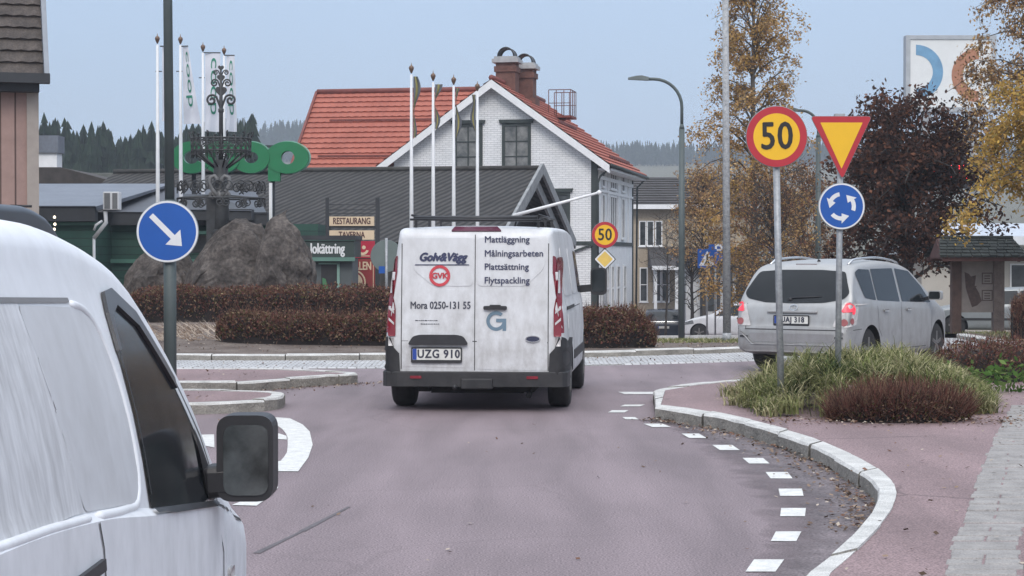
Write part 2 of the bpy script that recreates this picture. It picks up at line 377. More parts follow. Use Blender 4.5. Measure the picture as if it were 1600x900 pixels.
def kerb_run(name, front, back, z=.13, drop=.0, mats=None, seglen=1.0):
    """granite kerb: stones with thin joints between a front and a back line (lists of (x, y), same count)"""
    mb = MB()
    def along(L):
        L = [Vector(p) for p in L]; c = [0]
        for i in range(1, len(L)): c.append(c[-1] + (L[i]-L[i-1]).length)
        return L, c
    Lf, cf = along(front); Lb, cb = along(back)
    def at(L, c, t):
        d = t*c[-1]
        for i in range(1, len(L)):
            if d <= c[i] + 1e-9:
                k = (d-c[i-1])/max(1e-9, c[i]-c[i-1]); return L[i-1].lerp(L[i], k)
        return L[-1]
    n = max(1, round(cf[-1]/seglen)); rng = random.Random(5)
    for k in range(n):
        sub = 4; dz = rng.uniform(-.010, .008)
        t0 = k/n + .007/cf[-1]; t1 = (k+1)/n - .007/cf[-1]; v = []; jx, jy = rng.uniform(-.008,.008), rng.uniform(-.008,.008)
        for q in range(sub+1):
            t = t0 + (t1-t0)*q/sub; a = at(Lf, cf, t); b = at(Lb, cb, t); zz = zt(a.y)
            a2 = a.lerp(b, .10)
            a = a + Vector((jx, jy)); b = b + Vector((jx, jy)); ch_ = rng.uniform(0, .012); a2 = a2 + Vector((jx, jy))
            v += [(a.x, a.y, zz-.04), (a.x, a.y, zz+z-.016+dz-ch_), (a2.x, a2.y, zz+z+dz), (b.x, b.y, zz+z+dz), (b.x, b.y, zz-.04)]
        f = []; fm = []
        for q in range(sub):
            i = q*5
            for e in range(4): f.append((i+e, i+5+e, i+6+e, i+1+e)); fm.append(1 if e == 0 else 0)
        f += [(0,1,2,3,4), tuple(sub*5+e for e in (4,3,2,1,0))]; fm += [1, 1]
        b0 = len(mb.v); mb.v += v
        for q, mi in zip(f, fm): mb.f.append(tuple(b0+i for i in q)); mb.m.append(mi); mb.s.append(False)
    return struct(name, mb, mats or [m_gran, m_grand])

Z2 = lambda u, v, z=0.: G(960 + u/2.5, 560 + v/2.5, z)
KF = [(.75,-12), (.8,0), (.9,6), (1.12,8)] + [tuple(Z2(u, v, .13).xy) for u, v in [(735,850),(830,780),(930,690),(1000,608),(1028,550),(1029,505),(1000,468),(930,425),(840,372),(760,333),(640,290),(500,250),(380,225),(260,205),(160,190)]]
KB = [(.95,-12), (1.0,0), (1.1,6), (1.33,8)] + [tuple(Z2(u, v, .13).xy) for u, v in [(830,850),(930,765),(1025,670),(1085,590),(1104,530),(1090,480),(1040,432),(960,386),(860,342),(780,308),(660,273),(520,238),(400,212),(290,194),(180,181)]]
kerb_run('kerb_pavement', KF, KB)
NF = [KF[-1], (1.62, 22.0), (2.05, 22.9), (2.7, 23.75), (3.6, 24.45), (4.9, 25.3), (6.4, 26.8), (7.6, 28.8), (8.4, 31.5), (8.7, 34), (8.8, 38)]
NB = [KB[-1], (1.75, 21.9), (2.15, 22.7), (2.78, 23.55), (3.68, 24.25), (5.0, 25.1), (6.55, 26.65), (7.78, 28.7), (8.6, 31.45), (8.9, 34), (9.0, 38)]
kerb_run('kerb_corner', NF, NB)
mb = MB(); poly = KB + NB[1:] + [(40, 38), (40, -12)]
bm = bmesh.new(); bm.faces.new([bm.verts.new((x, y, .122)) for x, y in poly]); bmesh.ops.triangulate(bm, faces=bm.faces[:])
mb.add([v.co for v in bm.verts], [tuple(v.index for v in f.verts) for f in (bm.verts.index_update() or bm.faces)]); bm.free()
struct('pavement', mb, m_pave)
# raised verge right of the exit road, running downhill
mb = MB()
for y in (33, 38, 60, 90): mb.v += [(9.05, y, zt(y)+.126), (60, y, zt(y)+.126)]
for j in range(3): mb.f.append((2*j, 2*j+1, 2*j+3, 2*j+2)); mb.m.append(0); mb.s.append(False)
struct('verge', mb, m_grassland)
# sett strip along the pavement, each sett a block
SL = [Vector(q) for q in ((.95,5.3), (2.07,9.2), (2.37,10.3), (2.74,11.5), (3.4,13.9), (4.23,16.7), (5.1,19.6))]
mb = MB(); rng = random.Random(3)
for i in range(len(SL)-1):
    a, b = SL[i], SL[i+1]; n = max(1, round((b-a).length/.17)); d = (b-a)/n
    for k in range(n):
        p = a + d*k; q = p + d*.92; z = .128 + rng.uniform(-.005, .005); wdt = .36 + rng.uniform(-.02, .02); x0 = rng.uniform(-.015, .015)
        sp = rng.choice([None, None, .5])
        parts = [(0, 1)] if sp is None else [(0, sp-.014), (sp+.014, 1)]
        for (s0, s1) in parts:
            v = [(p.x+x0+wdt*s0, p.y, z), (p.x+x0+wdt*s1, p.y, z), (q.x+x0+wdt*s1, q.y, z), (q.x+x0+wdt*s0, q.y, z)]
            mb.add(v + [(c[0], c[1], .10) for c in v], [(0,1,2,3), (0,4,5,1), (1,5,6,2), (2,6,7,3), (3,7,4,0)])
struct('paving_strip', mb, M('sett_stone', (.27, .255, .245), rough=.8, var=.2, scale=6, bump=.7, bscale=40, speck=(.2, 90)), bevel=.006, seg=1)
mb = MB(); v = [(p.x+.39, p.y, .1265) for p in SL] + [(40, 19.6, .1265), (40, 5.3, .1265)]
mb.add(v, [tuple(range(len(v)))]); struct('lawn', mb, M('lawn_leafy', (.10, .095, .05), rough=.95, var=.3, scale=3, col2=(.17, .12, .08), bump=.8, bscale=30, speck=(.35, 50)))

# ---- central island: kerb ring, cobbled apron, mounded soil
IC = Vector((-3.5, 41.6)); IR = 12.0
m_apron = m_cobble
def ring_pts(r, n=120): return [(IC.x + r*math.sin(2*math.pi*k/n), IC.y - r*math.cos(2*math.pi*k/n)) for k in range(n+1)]
kerb_run('kerb_island', ring_pts(IR), ring_pts(IR-.2), .14, seglen=1.15)
def isl_z(x, y):
    r = (Vector((x, y)) - IC).length; t = max(0, 1 - (r/(IR-.2))**2)
    q = min(1, max(0, (x + 1.0)/3.2)); q = q*q*(3-2*q)      # level on the left, falling away with the street on the right
    return zt(y) + .13 + (1-q)*.30*t - q*.022*max(0, y-31.5)
mb = MB(); n = 96; rr = [11.82, 11.4, 10, 8, 6, 4, 2, .3]
for r in rr:
    for k in range(n):
        a = 2*math.pi*k/n; x, y = IC.x + r*math.sin(a), IC.y - r*math.cos(a); mb.v.append((x, y, isl_z(x, y)))
for i in range(len(rr)-1):
    for k in range(n): mb.f.append((i*n+k, i*n+(k+1)%n, (i+1)*n+(k+1)%n, (i+1)*n+k)); mb.m.append(0); mb.s.append(True)
mb.f.append(tuple((len(rr)-1)*n+k for k in range(n))); mb.m.append(0); mb.s.append(True)
struct('island_ground', mb, m_soil)
mb = MB(); a = ring_pts(IR+1.5, 160); b = ring_pts(IR-.02, 160)
v = [(x, y, zt(y)+.022) for x, y in a] + [(x, y, zt(y)+.045) for x, y in b]
mb.add(v, [(i, i+1, len(a)+i+1, len(a)+i) for i in range(len(a)-1)])
a2 = ring_pts(IR+1.55, 160); v = [(x, y, zt(y)-.01) for x, y in a2] + [(x, y, zt(y)+.022) for x, y in a]
mb.add(v, [(i, i+1, len(a)+i+1, len(a)+i) for i in range(len(a)-1)])
struct('apron_paving', mb, m_apron)

# ---- splitter islands on the left
def island(name, poly, z=.13):
    n = len(poly); c = Vector((sum(p[0] for p in poly)/n, sum(p[1] for p in poly)/n))
    # inward offset by normals
    P2 = [Vector(p) for p in poly]; ins = []
    area = sum(P2[i].x*P2[(i+1)%n].y - P2[(i+1)%n].x*P2[i].y for i in range(n))
    for i in range(n):
        d = (P2[(i+1)%n] - P2[i-1]).normalized(); nn = Vector((-d.y, d.x)) * (1 if area > 0 else -1); ins.append(tuple(P2[i] + nn*.14))
    kerb_run(name + '_kerb', poly + [poly[0]], ins + [ins[0]], z, seglen=.9)
    mb = MB(); mb.add([(x, y, z-.008) for x, y in ins], [tuple(range(n))]); struct(name, mb, m_pave)
island('traffic_island', rnd_poly([(-8.5, 19.9), (-3.3, 19.95), (-2.45, 20.5), (-2.55, 21.7), (-3.4, 21.95), (-8.5, 21.95)], .7, 5))
island('crossing_island', rnd_poly([(-8.5, 23.15), (-3.35, 23.25), (-2.05, 24.85), (-1.98, 25.2), (-3.2, 26.0), (-8.5, 26.6)], .18, 3))
# left pavement, partly behind the near van
mb = MB(); mb.box(-40, -8.2, -12, 18, -.02, .12); struct('pavement_left', mb, m_pave)

# ---- road markings
mb = MB()
def mark(pts):
    q = [Vector((p.x, p.y, zt(p.y)+.005)) for p in pts]; mb.add(q, [tuple(range(len(q)))])
for (u, v, wd, h, sk) in [(590,815,118,48,34),(673,700,100,38,20),(700,605,97,32,4),(692,527,92,28,-6),(645,460,86,25,-20),(555,403,80,22,-26),(437,351,78,20,-30),(312,305,68,17,-30),(168,264,74,13,-34)]:
    mark([Z2(u-wd/2-sk/2, v+h/2), Z2(u+wd/2-sk/2, v+h/2), Z2(u+wd/2+sk/2, v-h/2), Z2(u-wd/2+sk/2, v-h/2)])
for (u0, u1, v, h, sk) in [(22, 100, 186, 7, 20), (40, 195, 137, 9, -25), (-25, 40, 209, 9, 16), (45,95,236,9,-14)]:
    mark([Z2(u0, v+h/2), Z2(u1, v+h/2), Z2(u1+sk, v-h/2), Z2(u0+sk, v-h/2)])
Z6 = lambda u, v: G(250 + u/3.461, 540 + v/3.461)
outer = [(570,391),(640,392),(700,396),(770,430),(808,468),(824,540),(800,610),(745,685),(620,684),(540,690)]
inner = [(590,410),(625,430),(660,455),(680,480),(688,500),(689,540),(685,580),(670,605),(650,628),(560,640)]
for i in range(len(outer)-1): mark([Z6(*outer[i]), Z6(*outer[i+1]), Z6(*inner[i+1]), Z6(*inner[i])])
mark([Z6(q[0], q[1]) for q in ((215,486),(290,484),(292,555),(238,545))]); mark([Z6(q[0], q[1]) for q in ((560,468),(640,478),(682,492),(684,512),(605,508),(560,500))])
mark([Z6(q[0], q[1]) for q in ((385,868),(520,872),(600,815),(640,768),(560,800))])
struct('road_markings', mb, m_paint)
# darker dirty strip between the dashes and the kerb
k0_ = [Vector(p) for p in KF[4:]]; kq = []; v = []; rng = random.Random(21)
for i in range(len(k0_)-1):
    n = max(1, round((k0_[i+1]-k0_[i]).length/.16)); kq += [k0_[i].lerp(k0_[i+1], k/n) for k in range(n)]
kq.append(k0_[-1]); wob = 0.
for i, p in enumerate(kq):
    d = (kq[min(i+1, len(kq)-1)] - kq[max(i-1, 0)]).normalized(); nn = Vector((-d.y, d.x)); t_ = i/(len(kq)-1); wob = wob*.7 + rng.uniform(-.05,.05); w_ = wob + .22 + .62*math.sin(math.pi*min(1, t_*1.05))**.8
    for k in range(5): q = p - nn*.1 + nn*(w_+.1)*k/4; v.append((q.x, q.y, .003))
mb = MB(); mb.add(v, [(5*i+k, 5*i+5+k, 5*i+6+k, 5*i+1+k) for i in range(len(kq)-1) for k in range(4)]); 
m_edge = M('asphalt_edge', (.140, .120, .127), rough=.8, var=.18, scale=2.5, bump=.6, bscale=60, speck=(.45, 55), col2=(.205,.172,.182)); asph_extra(m_edge, .75, 1.1, .6)
oe = struct('road_edge', mb, m_edge)
fa = oe.data.attributes.new('fade', 'FLOAT', 'POINT'); fa.data.foreach_set('value', [1 - (i % 5)/4 for i in range(len(v))])
t = m_edge.node_tree; N = t.nodes; at_ = N.new('ShaderNodeAttribute'); at_.attribute_name = 'fade'; tc = N.new('ShaderNodeTexCoord'); nz = N.new('ShaderNodeTexNoise'); nz.inputs['Scale'].default_value = 3.0; nz.inputs['Detail'].default_value = 8
t.links.new(tc.outputs['Object'], nz.inputs['Vector']); q1 = N.new('ShaderNodeMath'); q1.operation = 'MULTIPLY_ADD'; q1.inputs[1].default_value = 1.1; q1.inputs[2].default_value = -.55; t.links.new(nz.outputs['Fac'], q1.inputs[0])
q2 = N.new('ShaderNodeMath'); q2.operation = 'MULTIPLY_ADD'; q2.inputs[1].default_value = 1.7; t.links.new(at_.outputs['Fac'], q2.inputs[0]); t.links.new(q1.outputs[0], q2.inputs[2])
q3 = N.new('ShaderNodeMapRange'); q3.inputs['From Min'].default_value = .05; q3.inputs['From Max'].default_value = 1.0; t.links.new(q2.outputs[0], q3.inputs['Value']); t.links.new(q3.outputs[0], N['Principled BSDF'].inputs['Alpha'])
# repair seam across the asphalt
mb = MB()
for a in ((G(400,866), G(470,832)), (G(470,832), G(545,793))):
    d = (a[1]-a[0]).normalized(); nrm = Vector((-d.y, d.x, 0))*.022
    mb.add([p + Vector((0,0,.003)) for p in (a[0]-nrm, a[0]+nrm, a[1]+nrm*.5, a[1]-nrm*.5)], [(0,3,2,1)])
struct('road_seam', mb, M('bitumen_seam', (.10, .088, .094), rough=.7, var=.3, scale=12))
# ================================================================= VEHICLES
m_white = M('white_paint', (.64, .65, .665), rough=.35, var=.05, scale=1.5, spec=.5, dirt=(.8, 2.0, (.27, .255, .24)))
m_whitec = M('white_paint_clean', (.80, .81, .83), rough=.38, var=.03, scale=1.5, spec=.45, dirt=(.5, 2.6, (.38, .375, .37)))
m_silver = M('silver_paint', (.38, .385, .385), rough=.38, metal=.35, var=.05, scale=2, spec=.5, dirt=(.75, 1.1, (.22, .205, .19)))
m_dkblue = M('dark_blue_paint', (.02, .028, .045), rough=.25, var=.1, spec=.5)
m_hatch = M('white_hatch_paint', (.62, .63, .65), rough=.3, var=.03, dirt=(.4, .9, (.25, .24, .22)))
m_grey = M('grey_green_paint', (.26, .28, .29), rough=.35, metal=.3, var=.05, dirt=(.4, .9, (.2, .19, .18)))
m_black = M('black_plastic', (.022, .022, .025), rough=.5, var=.25, scale=6)
m_bump = M('bumper_plastic', (.017, .017, .019), rough=.6, var=.3, scale=5, dirt=(.3, 1.2, (.075, .07, .068)))
m_rub = M('tyre_rubber', (.022, .021, .021), rough=.85, var=.3, scale=9, bump=.3, bscale=40)
m_rim = M('wheel_rim', (.16, .155, .15), rough=.5, metal=.5, var=.25, scale=6)
m_well = M('wheel_well', (.012, .012, .012), rough=.95)
m_glass = M('car_glass', (.016, .02, .022), rough=.06, var=.1, spec=.45)
m_glassd = M('car_glass_dark', (.010, .013, .016), rough=.12, var=.1, spec=.3)
m_red = M('tail_lamp_red', (.19, .012, .022), rough=.2, var=.15, scale=9, spec=.6)
m_lens = M('lamp_clear', (.50, .48, .47), rough=.2, var=.2, scale=14, spec=.6)
m_lit = M('brake_lamp_lit', (.7, .03, .05), rough=.3, emit=((1, .05, .09), .7))
m_seam = M('panel_gap', (.05, .05, .052), rough=.8)
m_chrome = M('bright_trim', (.55, .56, .57), rough=.25, metal=.8)
m_plate = M('plate_white', (.66, .66, .62), rough=.4, var=.12, scale=12)
m_blueeu = M('plate_blue', (.02, .06, .30), rough=.4)
m_ink = M('sign_ink', (.035, .037, .06), rough=.5, var=.25, scale=10)
m_navy = M('navy_lettering', (.03, .035, .085), rough=.5, var=.3, scale=12)
m_redvinyl = M('red_vinyl', (.52, .045, .06), rough=.45, var=.12, scale=8)
m_gblue = M('grey_blue_vinyl', (.13, .20, .26), rough=.5, var=.12, scale=9)

class Car:
    """body lofted from cross-sections along the length; y = 0 at the tail, x to the right side, z up"""
    def __init__(s, root, paint, top, width, zb, belt, tum, L, wheel_r, axles, track, sh=.1, crown=.04, lean=0., lean_z=.7, step=.006, tyre_w=.205, arch=1.16, tcurve=0.):
        s.root, s.paint = root, paint
        ftop, fw = pchip(top), pchip(width); fb = pchip(zb) if isinstance(zb, list) else (lambda y: zb)
        fbelt = pchip(belt)
        ysl = sorted(set([0, .012, .03, .06, .1, .16] + [L*k/46 for k in range(1, 46)] + [L-.16, L-.1, L-.06, L-.03, L-.012, L] + [p[0] for p in top]))
        secs = []
        for y in ysl:
            w_, t_, b_, bl = fw(y), ftop(y), fb(y), fbelt(y)
            sh_ = min(sh, (t_-b_)*.25); cr = min(crown, (t_-b_)*.1); zs = t_ - cr - sh_
            pts = [(0, b_), (w_*.5, b_), (w_*.90, b_), (w_*.965, b_+.035)]
            z0 = b_ + .09; N = 13; xl = w_
            if zs > bl + .12: zl = [z0 + (bl-z0)*k/6 for k in range(6)] + [bl - .004, bl + .016] + [bl + .016 + (zs-bl-.016)*k/5 for k in range(1, 6)]
            else: zl = [z0 + (zs-z0)*k/(N-1) for k in range(N)]
            for z in zl:
                x = w_ * (1 - .018*((z-.62)/.45)**2 if z < bl else 1 - .018*((bl-.62)/.45)**2)
                if z > bl: x -= tum*((z-bl)*(1-tcurve) + tcurve*(z-bl)**2/.62)
                if z > bl + .01: x -= step
                xl = max(.02, x); pts.append((xl, z))
            for k in range(1, 7):
                a = math.pi/2*k/6; pts.append((xl - sh_*1.15*(1-math.cos(a)), zs + sh_*math.sin(a)*1.0))
            xr, zr = pts[-1]
            for k in range(1, 6):
                q = 1-k/5; pts.append((xr*q, zr + cr*(1-q*q)))
            ln = lean * max(0, 1 - y/.9)
            secs.append([(x, y + ln*max(0, z-lean_z), z) for x, z in pts])
        K = len(secs[0]); v = []; f = []
        for sec in secs:
            v += sec + [(-p[0], p[1], p[2]) for p in sec[-2:0:-1]]
        n = 2*K-2
        for i in range(len(secs)-1):
            for k in range(n): f.append((i*n+k, i*n+(k+1)%n, (i+1)*n+(k+1)%n, (i+1)*n+k))
        for i, fl in ((0, True), ((len(secs)-1), False)):
            for k in range(K-1):
                a, b, c, d = i*n+k, i*n+k+1, i*n+(n-k-1)%n, i*n+(n-k)%n
                q = [a, b, c, d]; q2 = []
                for t in q:
                    if t not in q2: q2.append(t)
                if len(q2) >= 3: f.append(tuple(q2) if not fl else tuple(q2[::-1]))
        # orient outward
        bm = bmesh.new(); vs = [bm.verts.new(p) for p in v]
        for q in f: 
            try: bm.faces.new([vs[i] for i in q])
            except ValueError: pass
        bmesh.ops.recalc_face_normals(bm, faces=bm.faces[:])
        s.bvh = BVHTree.FromBMesh(bm)
        bm.verts.index_update()
        mb = MB(); mb.add([p.co for p in bm.verts], [tuple(q.index for q in fc.verts) for fc in bm.faces], 0, True); bm.free()
        body = mb.build('body', [paint, m_well], root); s.body = body
        # wheel arches cut out
        cut = MB()
        for ay in axles:
            for sx in (-1, 1):
                cut.lathe([(wheel_r*arch, -.16), (wheel_r*arch, .16)], (sx*(track), ay, wheel_r*1.0), (0,1,0), (0,0,1), (1,0,0), 36, 1, False)
        bmc = bmesh.new(); me = cut.mesh('cut', [paint, m_well]); bmc.from_mesh(me); bmesh.ops.recalc_face_normals(bmc, faces=bmc.faces[:]); bmc.to_mesh(me); bmc.free()
        co = bpy.data.objects.new('cut', me); COL.objects.link(co)
        md = body.modifiers.new('arch', 'BOOLEAN'); md.object = co; md.operation = 'DIFFERENCE'; md.solver = 'EXACT'
        wmat = body.matrix_world.copy(); par = body.parent; body.parent = None; body.matrix_world = Matrix.Identity(4)
        bpy.context.view_layer.update()
        dg = bpy.context.evaluated_depsgraph_get(); nm = bpy.data.meshes.new_from_object(body.evaluated_get(dg), depsgraph=dg)
        body.modifiers.clear(); body.data = nm; body.parent = par; body.matrix_local = Matrix.Identity(4)
        bpy.data.objects.remove(co)
        b2 = bmesh.new(); b2.from_mesh(nm); bmesh.ops.triangulate(b2, faces=[q for q in b2.faces if len(q.verts) > 4])
        for q in b2.faces: q.smooth = q.material_index == 0
        for e in b2.edges:
            if len(e.link_faces) == 2 and e.calc_face_angle(0) > R(38): e.smooth = False
        b2.to_mesh(nm); b2.free()
        # wheels
        for ay in axles:
            for sx in (-1, 1):
                wb = MB(); wv = tyre_w; xo = sx*(track+.095)
                wb.lathe([(wheel_r*.60, 0), (wheel_r*.90, .0), (wheel_r*.985, -.025), (wheel_r, -.06), (wheel_r, -wv+.06), (wheel_r*.985, -wv+.025), (wheel_r*.9, -wv), (wheel_r*.6, -wv)], (xo, ay, wheel_r), (0,1,0), (0,0,1), (sx,0,0), 36, 0)
                wh = wb.build('wheel', m_rub, root)
                rb = MB(); rr = wheel_r*.63
                rb.lathe([(rr, -.10), (rr, -.004), (rr*.92, .0), (rr*.88, -.03), (rr*.2, -.035)], (xo, ay, wheel_r), (0,1,0), (0,0,1), (sx,0,0), 30, 0, False)
                for k in range(5):
                    a = 2*math.pi*k/5 + .3; c0, s0 = math.cos(a), math.sin(a)
                    p = Vector((xo + sx*-.012, ay, wheel_r)); rb.beam(p + Vector((0, c0, s0))*rr*.12, p + Vector((0, c0, s0))*rr*.95, .055, .035, 0, up=(1,0,0))
                rb.lathe([(rr*.26, -.03), (rr*.24, .0), (rr*.1, .006)], (xo, ay, wheel_r), (0,1,0), (0,0,1), (sx,0,0), 16)
                rb.build('rim', m_rim, wh)
    def hit(s, d, a, b):
        """surface point under a 2D coordinate seen from side d"""
        o, v = {'R': ((5, a, b), (-1,0,0)), 'L': ((-5, a, b), (1,0,0)), 'B': ((a, -5, b), (0,1,0)), 'F': ((a, 12, b), (0,-1,0)), 'T': ((a, b, 6), (0,0,-1))}[d]
        h = s.bvh.ray_cast(Vector(o), Vector(v))
        return (h[0], (h[1] if h[1].dot(-Vector(v)) > 0 else -h[1])) if h[0] is not None else (None, -Vector(v))
    def patch(s, name, d, poly, mat, off=.004, cuts=3, parent=None, thick=0., bevel=0., mbo=None):
        bm = bmesh.new(); bm.faces.new([bm.verts.new((p[0], p[1], 0)) for p in poly])
        bmesh.ops.triangulate(bm, faces=bm.faces[:])
        for _ in range(cuts):
            long = [e for e in bm.edges if e.calc_length() > .14]
            if not long: break
            bmesh.ops.subdivide_edges(bm, edges=long, cuts=1, use_grid_fill=False)
            bmesh.ops.triangulate(bm, faces=bm.faces[:])
        bm.verts.index_update(); v = []; prev = None; nl_ = []
        cx_ = sum(p[0] for p in poly)/len(poly); cy_ = sum(p[1] for p in poly)/len(poly)
        for q in bm.verts:
            h, nrm = s.hit(d, q.co.x, q.co.y); k_ = 0
            while (h is None or (d in 'RL' and abs(h.x) < .55)) and k_ < 12:
                k_ += 1; f_ = k_/12; h, nrm = s.hit(d, q.co.x + (cx_-q.co.x)*f_, q.co.y + (cy_-q.co.y)*f_)
            nl_.append(nrm)
            if h is None:
                k = prev if prev is not None else Vector((0,0,0)); idx = {'R':0,'L':0,'B':1,'F':1,'T':2}[d]
                p = {'R': Vector((k[0], q.co.x, q.co.y)), 'L': Vector((k[0], q.co.x, q.co.y)), 'B': Vector((q.co.x, k[1], q.co.y)), 'F': Vector((q.co.x, k[1], q.co.y)), 'T': Vector((q.co.x, q.co.y, k[2]))}[d]
            else: p = h + nrm*off; prev = p
            v.append(p)
        fs = [tuple(x.index for x in fc.verts) for fc in bm.faces]
        if d in 'LF': pass
        if thick:
            # extrude the rim back towards the body
            nv = len(v); bnd = [e for e in bm.edges if len(e.link_faces) == 1]
            v2 = [p - n_*thick for p, n_ in zip(v, nl_)]; v += v2
            for e in bnd: a, b = e.verts[0].index, e.verts[1].index; fs.append((a, b, b+nv, a+nv))
        bm.free()
        if mbo is not None: mbo.add(v, fs, 0, True); return mbo
        mb = MB(); mb.add(v, fs, 0, not thick)
        o = mb.build(name, mat, parent or s.root)
        if bevel: 
            b = o.modifiers.new('bevel', 'BEVEL'); b.width = bevel; b.segments = 2; b.limit_method = 'ANGLE'; b.angle_limit = R(50)
        return o
    def seams(s, lines, wd=.008, parent=None, name='panel_gap', mat=None):
        for d, L in lines: 
            mb = MB()
            for i in range(len(L)-1):
                a, b = Vector(L[i]), Vector(L[i+1]); n = max(1, int((b-a).length/.12))
                for k in range(n): s.patch('', d, pipe_poly([a.lerp(b, k/n), a.lerp(b, (k+1)/n)], wd), None, .0025, 0, mbo=mb)
            mb.build(name, mat or m_seam, parent or s.root)
    def at(s, d, a, b, off=.004):
        h, n = s.hit(d, a, b); ax_ = {'R': Vector((1,0,0)), 'L': Vector((-1,0,0)), 'B': Vector((0,-1,0)), 'F': Vector((0,1,0)), 'T': Vector((0,0,1))}[d]; return h + ax_*off

def plate(root, c, body, parent=None, width=.52, h=.11, rowname='number_plate', ax=(1,0,0), yo=0.):
    mb = MB(); ax = Vector(ax); n = ax.cross(Vector((0,0,1))); c = Vector(c)
    mb.prism(rnd_poly(rect(-width/2, width/2, -h/2, h/2), .012, 3), c, ax, (0,0,1), n, .012)
    p = mb.build(rowname, m_plate, parent or root)
    fr = MB(); fr.ringprism(rnd_poly(rect(-width/2-.012, width/2+.012, -h/2-.03, h/2+.012), .015, 3), rnd_poly(rect(-width/2+.002, width/2-.002, -h/2+.002, h/2-.002), .008, 3), c, ax, (0,0,1), n, .016)
    fr.build('plate_frame', m_black, p)
    b = MB(); b.prism(rect(-width/2+.004, -width/2+.048, -h/2+.004, h/2-.004), c + n*.0125, ax, (0,0,1), n, .001)
    b.build('country_band', m_blueeu, p)
    if body:
        t = MB(); t.text(body, h*.98, c + n*.0145 + ax*.022 + Vector((0,0,0)), ax, (0,0,1), bold=.004, depth=.0006, space=1.12, xs=.88); t.build('plate_lettering', m_ink, p)
    return p

# ---------------------------------------------------------------- the white panel van ahead
van = empty('panel_van', (-.40, 20.35, 0), 'white tradesman panel van seen from behind with lettered rear doors and roof rack', 'van', rz=R(-4.9))
V = Car(van, m_white,
        top=[(0,1.90),(.03,1.935),(.09,1.96),(.25,1.978),(.8,1.985),(2.2,1.99),(3.2,1.95),(3.5,1.88),(4.15,1.30),(4.3,1.20),(4.8,.98),(4.92,.80),(4.97,.6)],
        width=[(0,.905),(.03,.935),(.08,.955),(.2,.968),(1,.985),(3.4,.985),(4.3,.95),(4.7,.88),(4.9,.75),(4.97,.6)],
        zb=.30, belt=[(0,1.12),(4.97,1.12)], tum=.135, L=4.97, wheel_r=.345, axles=(.86, 3.80), track=.88, sh=.055, crown=.022, lean=.075, lean_z=.75, step=.010, tyre_w=.235)
vx = lambda px: (px-737)/148.5
vz = lambda py: (645.5-py)/148.5
def VR(poly): return [(vx(a), vz(b)) for a, b in poly]
# rear doors: raised upper panels and their pressed edge
V.patch('rear_door', 'B', rnd_poly(VR([(639,371),(734,371),(734,447),(671,447),(641,423),(634,400)]), .05), m_white, .006, 4, thick=.006)['label'] = 'left rear door with the firm name and phone number'
V.patch('rear_door', 'B', rnd_poly(VR([(741,371),(836,371),(849,405),(846,420),(818,447),(741,447)]), .05), m_white, .006, 4, thick=.006)['label'] = 'right rear door with list of services and big letter'
V.patch('rear_door_panel', 'B', rnd_poly(VR([(622,453),(734,453),(734,576),(622,574)]), .03), m_white, .004, 4, thick=.004)
V.patch('rear_door_panel', 'B', rnd_poly(VR([(741,453),(852,453),(852,580),(741,578)]), .03), m_white, .004, 4, thick=.004)
V.seams([('B', VR([(737.5,366),(737.5,580)])), ('B', VR([(621,380),(621,578)])), ('B', VR([(853.5,380),(853.5,580)])), ('B', VR([(621,534),(632,534)])), ('B', VR([(730,534),(853,536)])),
         ('R', [(.42,1.75),(.40,1.2),(.37,.55)]), ('R', [(1.75,1.78),(1.75,.42)]), ('R', [(2.95,1.78),(2.95,.42)]), ('R', [(.40,1.08),(2.95,1.08)]), ('L', [(1.75,1.78),(1.75,.42)]), ('L', [(2.95,1.78),(2.95,.42)])], .009)
def ytext(d, body, size, px, py, bold, mat, name, align='CENTER', shear=0., xs=1., space=1., off=.011):
    p = V.at('B', vx(px), vz(py), off); mb = MB()
    mb.text(body, size, p, (1,0,0), (0,.075,1), 0, bold, shear, align, .0008, space, xs); return mb.build(name, mat, van)
for t, py in (('Mattläggning', 374), ('Målningsarbeten', 396), ('Plattsättning', 417), ('Flytspackling', 438.5)):
    ytext('B', t, .096, 752, py, .0018, m_navy, 'lettering', 'LEFT', xs=1.0)
ytext('B', 'Golv&Vägg', .122, 685.5, 402, .0075, m_navy, 'lettering', shear=.28, xs=.93)
ytext('B', 'Mora 0250-131 55', .108, 683, 478, .0020, m_ink, 'lettering', xs=.80, off=.008)
mb = MB(); c = V.at('B', vx(685), vz(413.5), .0115); mb.box(c.x-.29, c.x+.29, c.y-.002, c.y+.001, c.z-.006, c.z+.004); mb.build('lettering_rule', m_navy, van)
c = V.at('B', vx(681.5), vz(431), .012); mb = MB(); mb.ringprism(circ(.113, 40), circ(.082, 40), c, (1,0,0), (0,.075,1), (0,-1,0), .002); rg = mb.build('trade_badge', m_redvinyl, van)
mb = MB(); mb.text('GVK', .085, c + Vector((0,-.003,-.002)), mi=0, bold=.004, depth=.0005); mb.build('badge_lettering', m_redvinyl, rg)
mb = MB()
rng = random.Random(2)
for row, (x0, x1, py) in enumerate(((643,676,501.5), (652,679,507))):
    x = x0
    while x < x1:
        q = rng.uniform(1.2, 3.4); c = V.at('B', vx(x), vz(py), .008); hh = rng.uniform(.004, .009); mb.box(c.x, c.x+q/148, c.y-.001, c.y+.001, c.z-hh/2, c.z+hh/2); x += q+rng.uniform(.4, 1)
mb.build('small_print', m_ink, van)
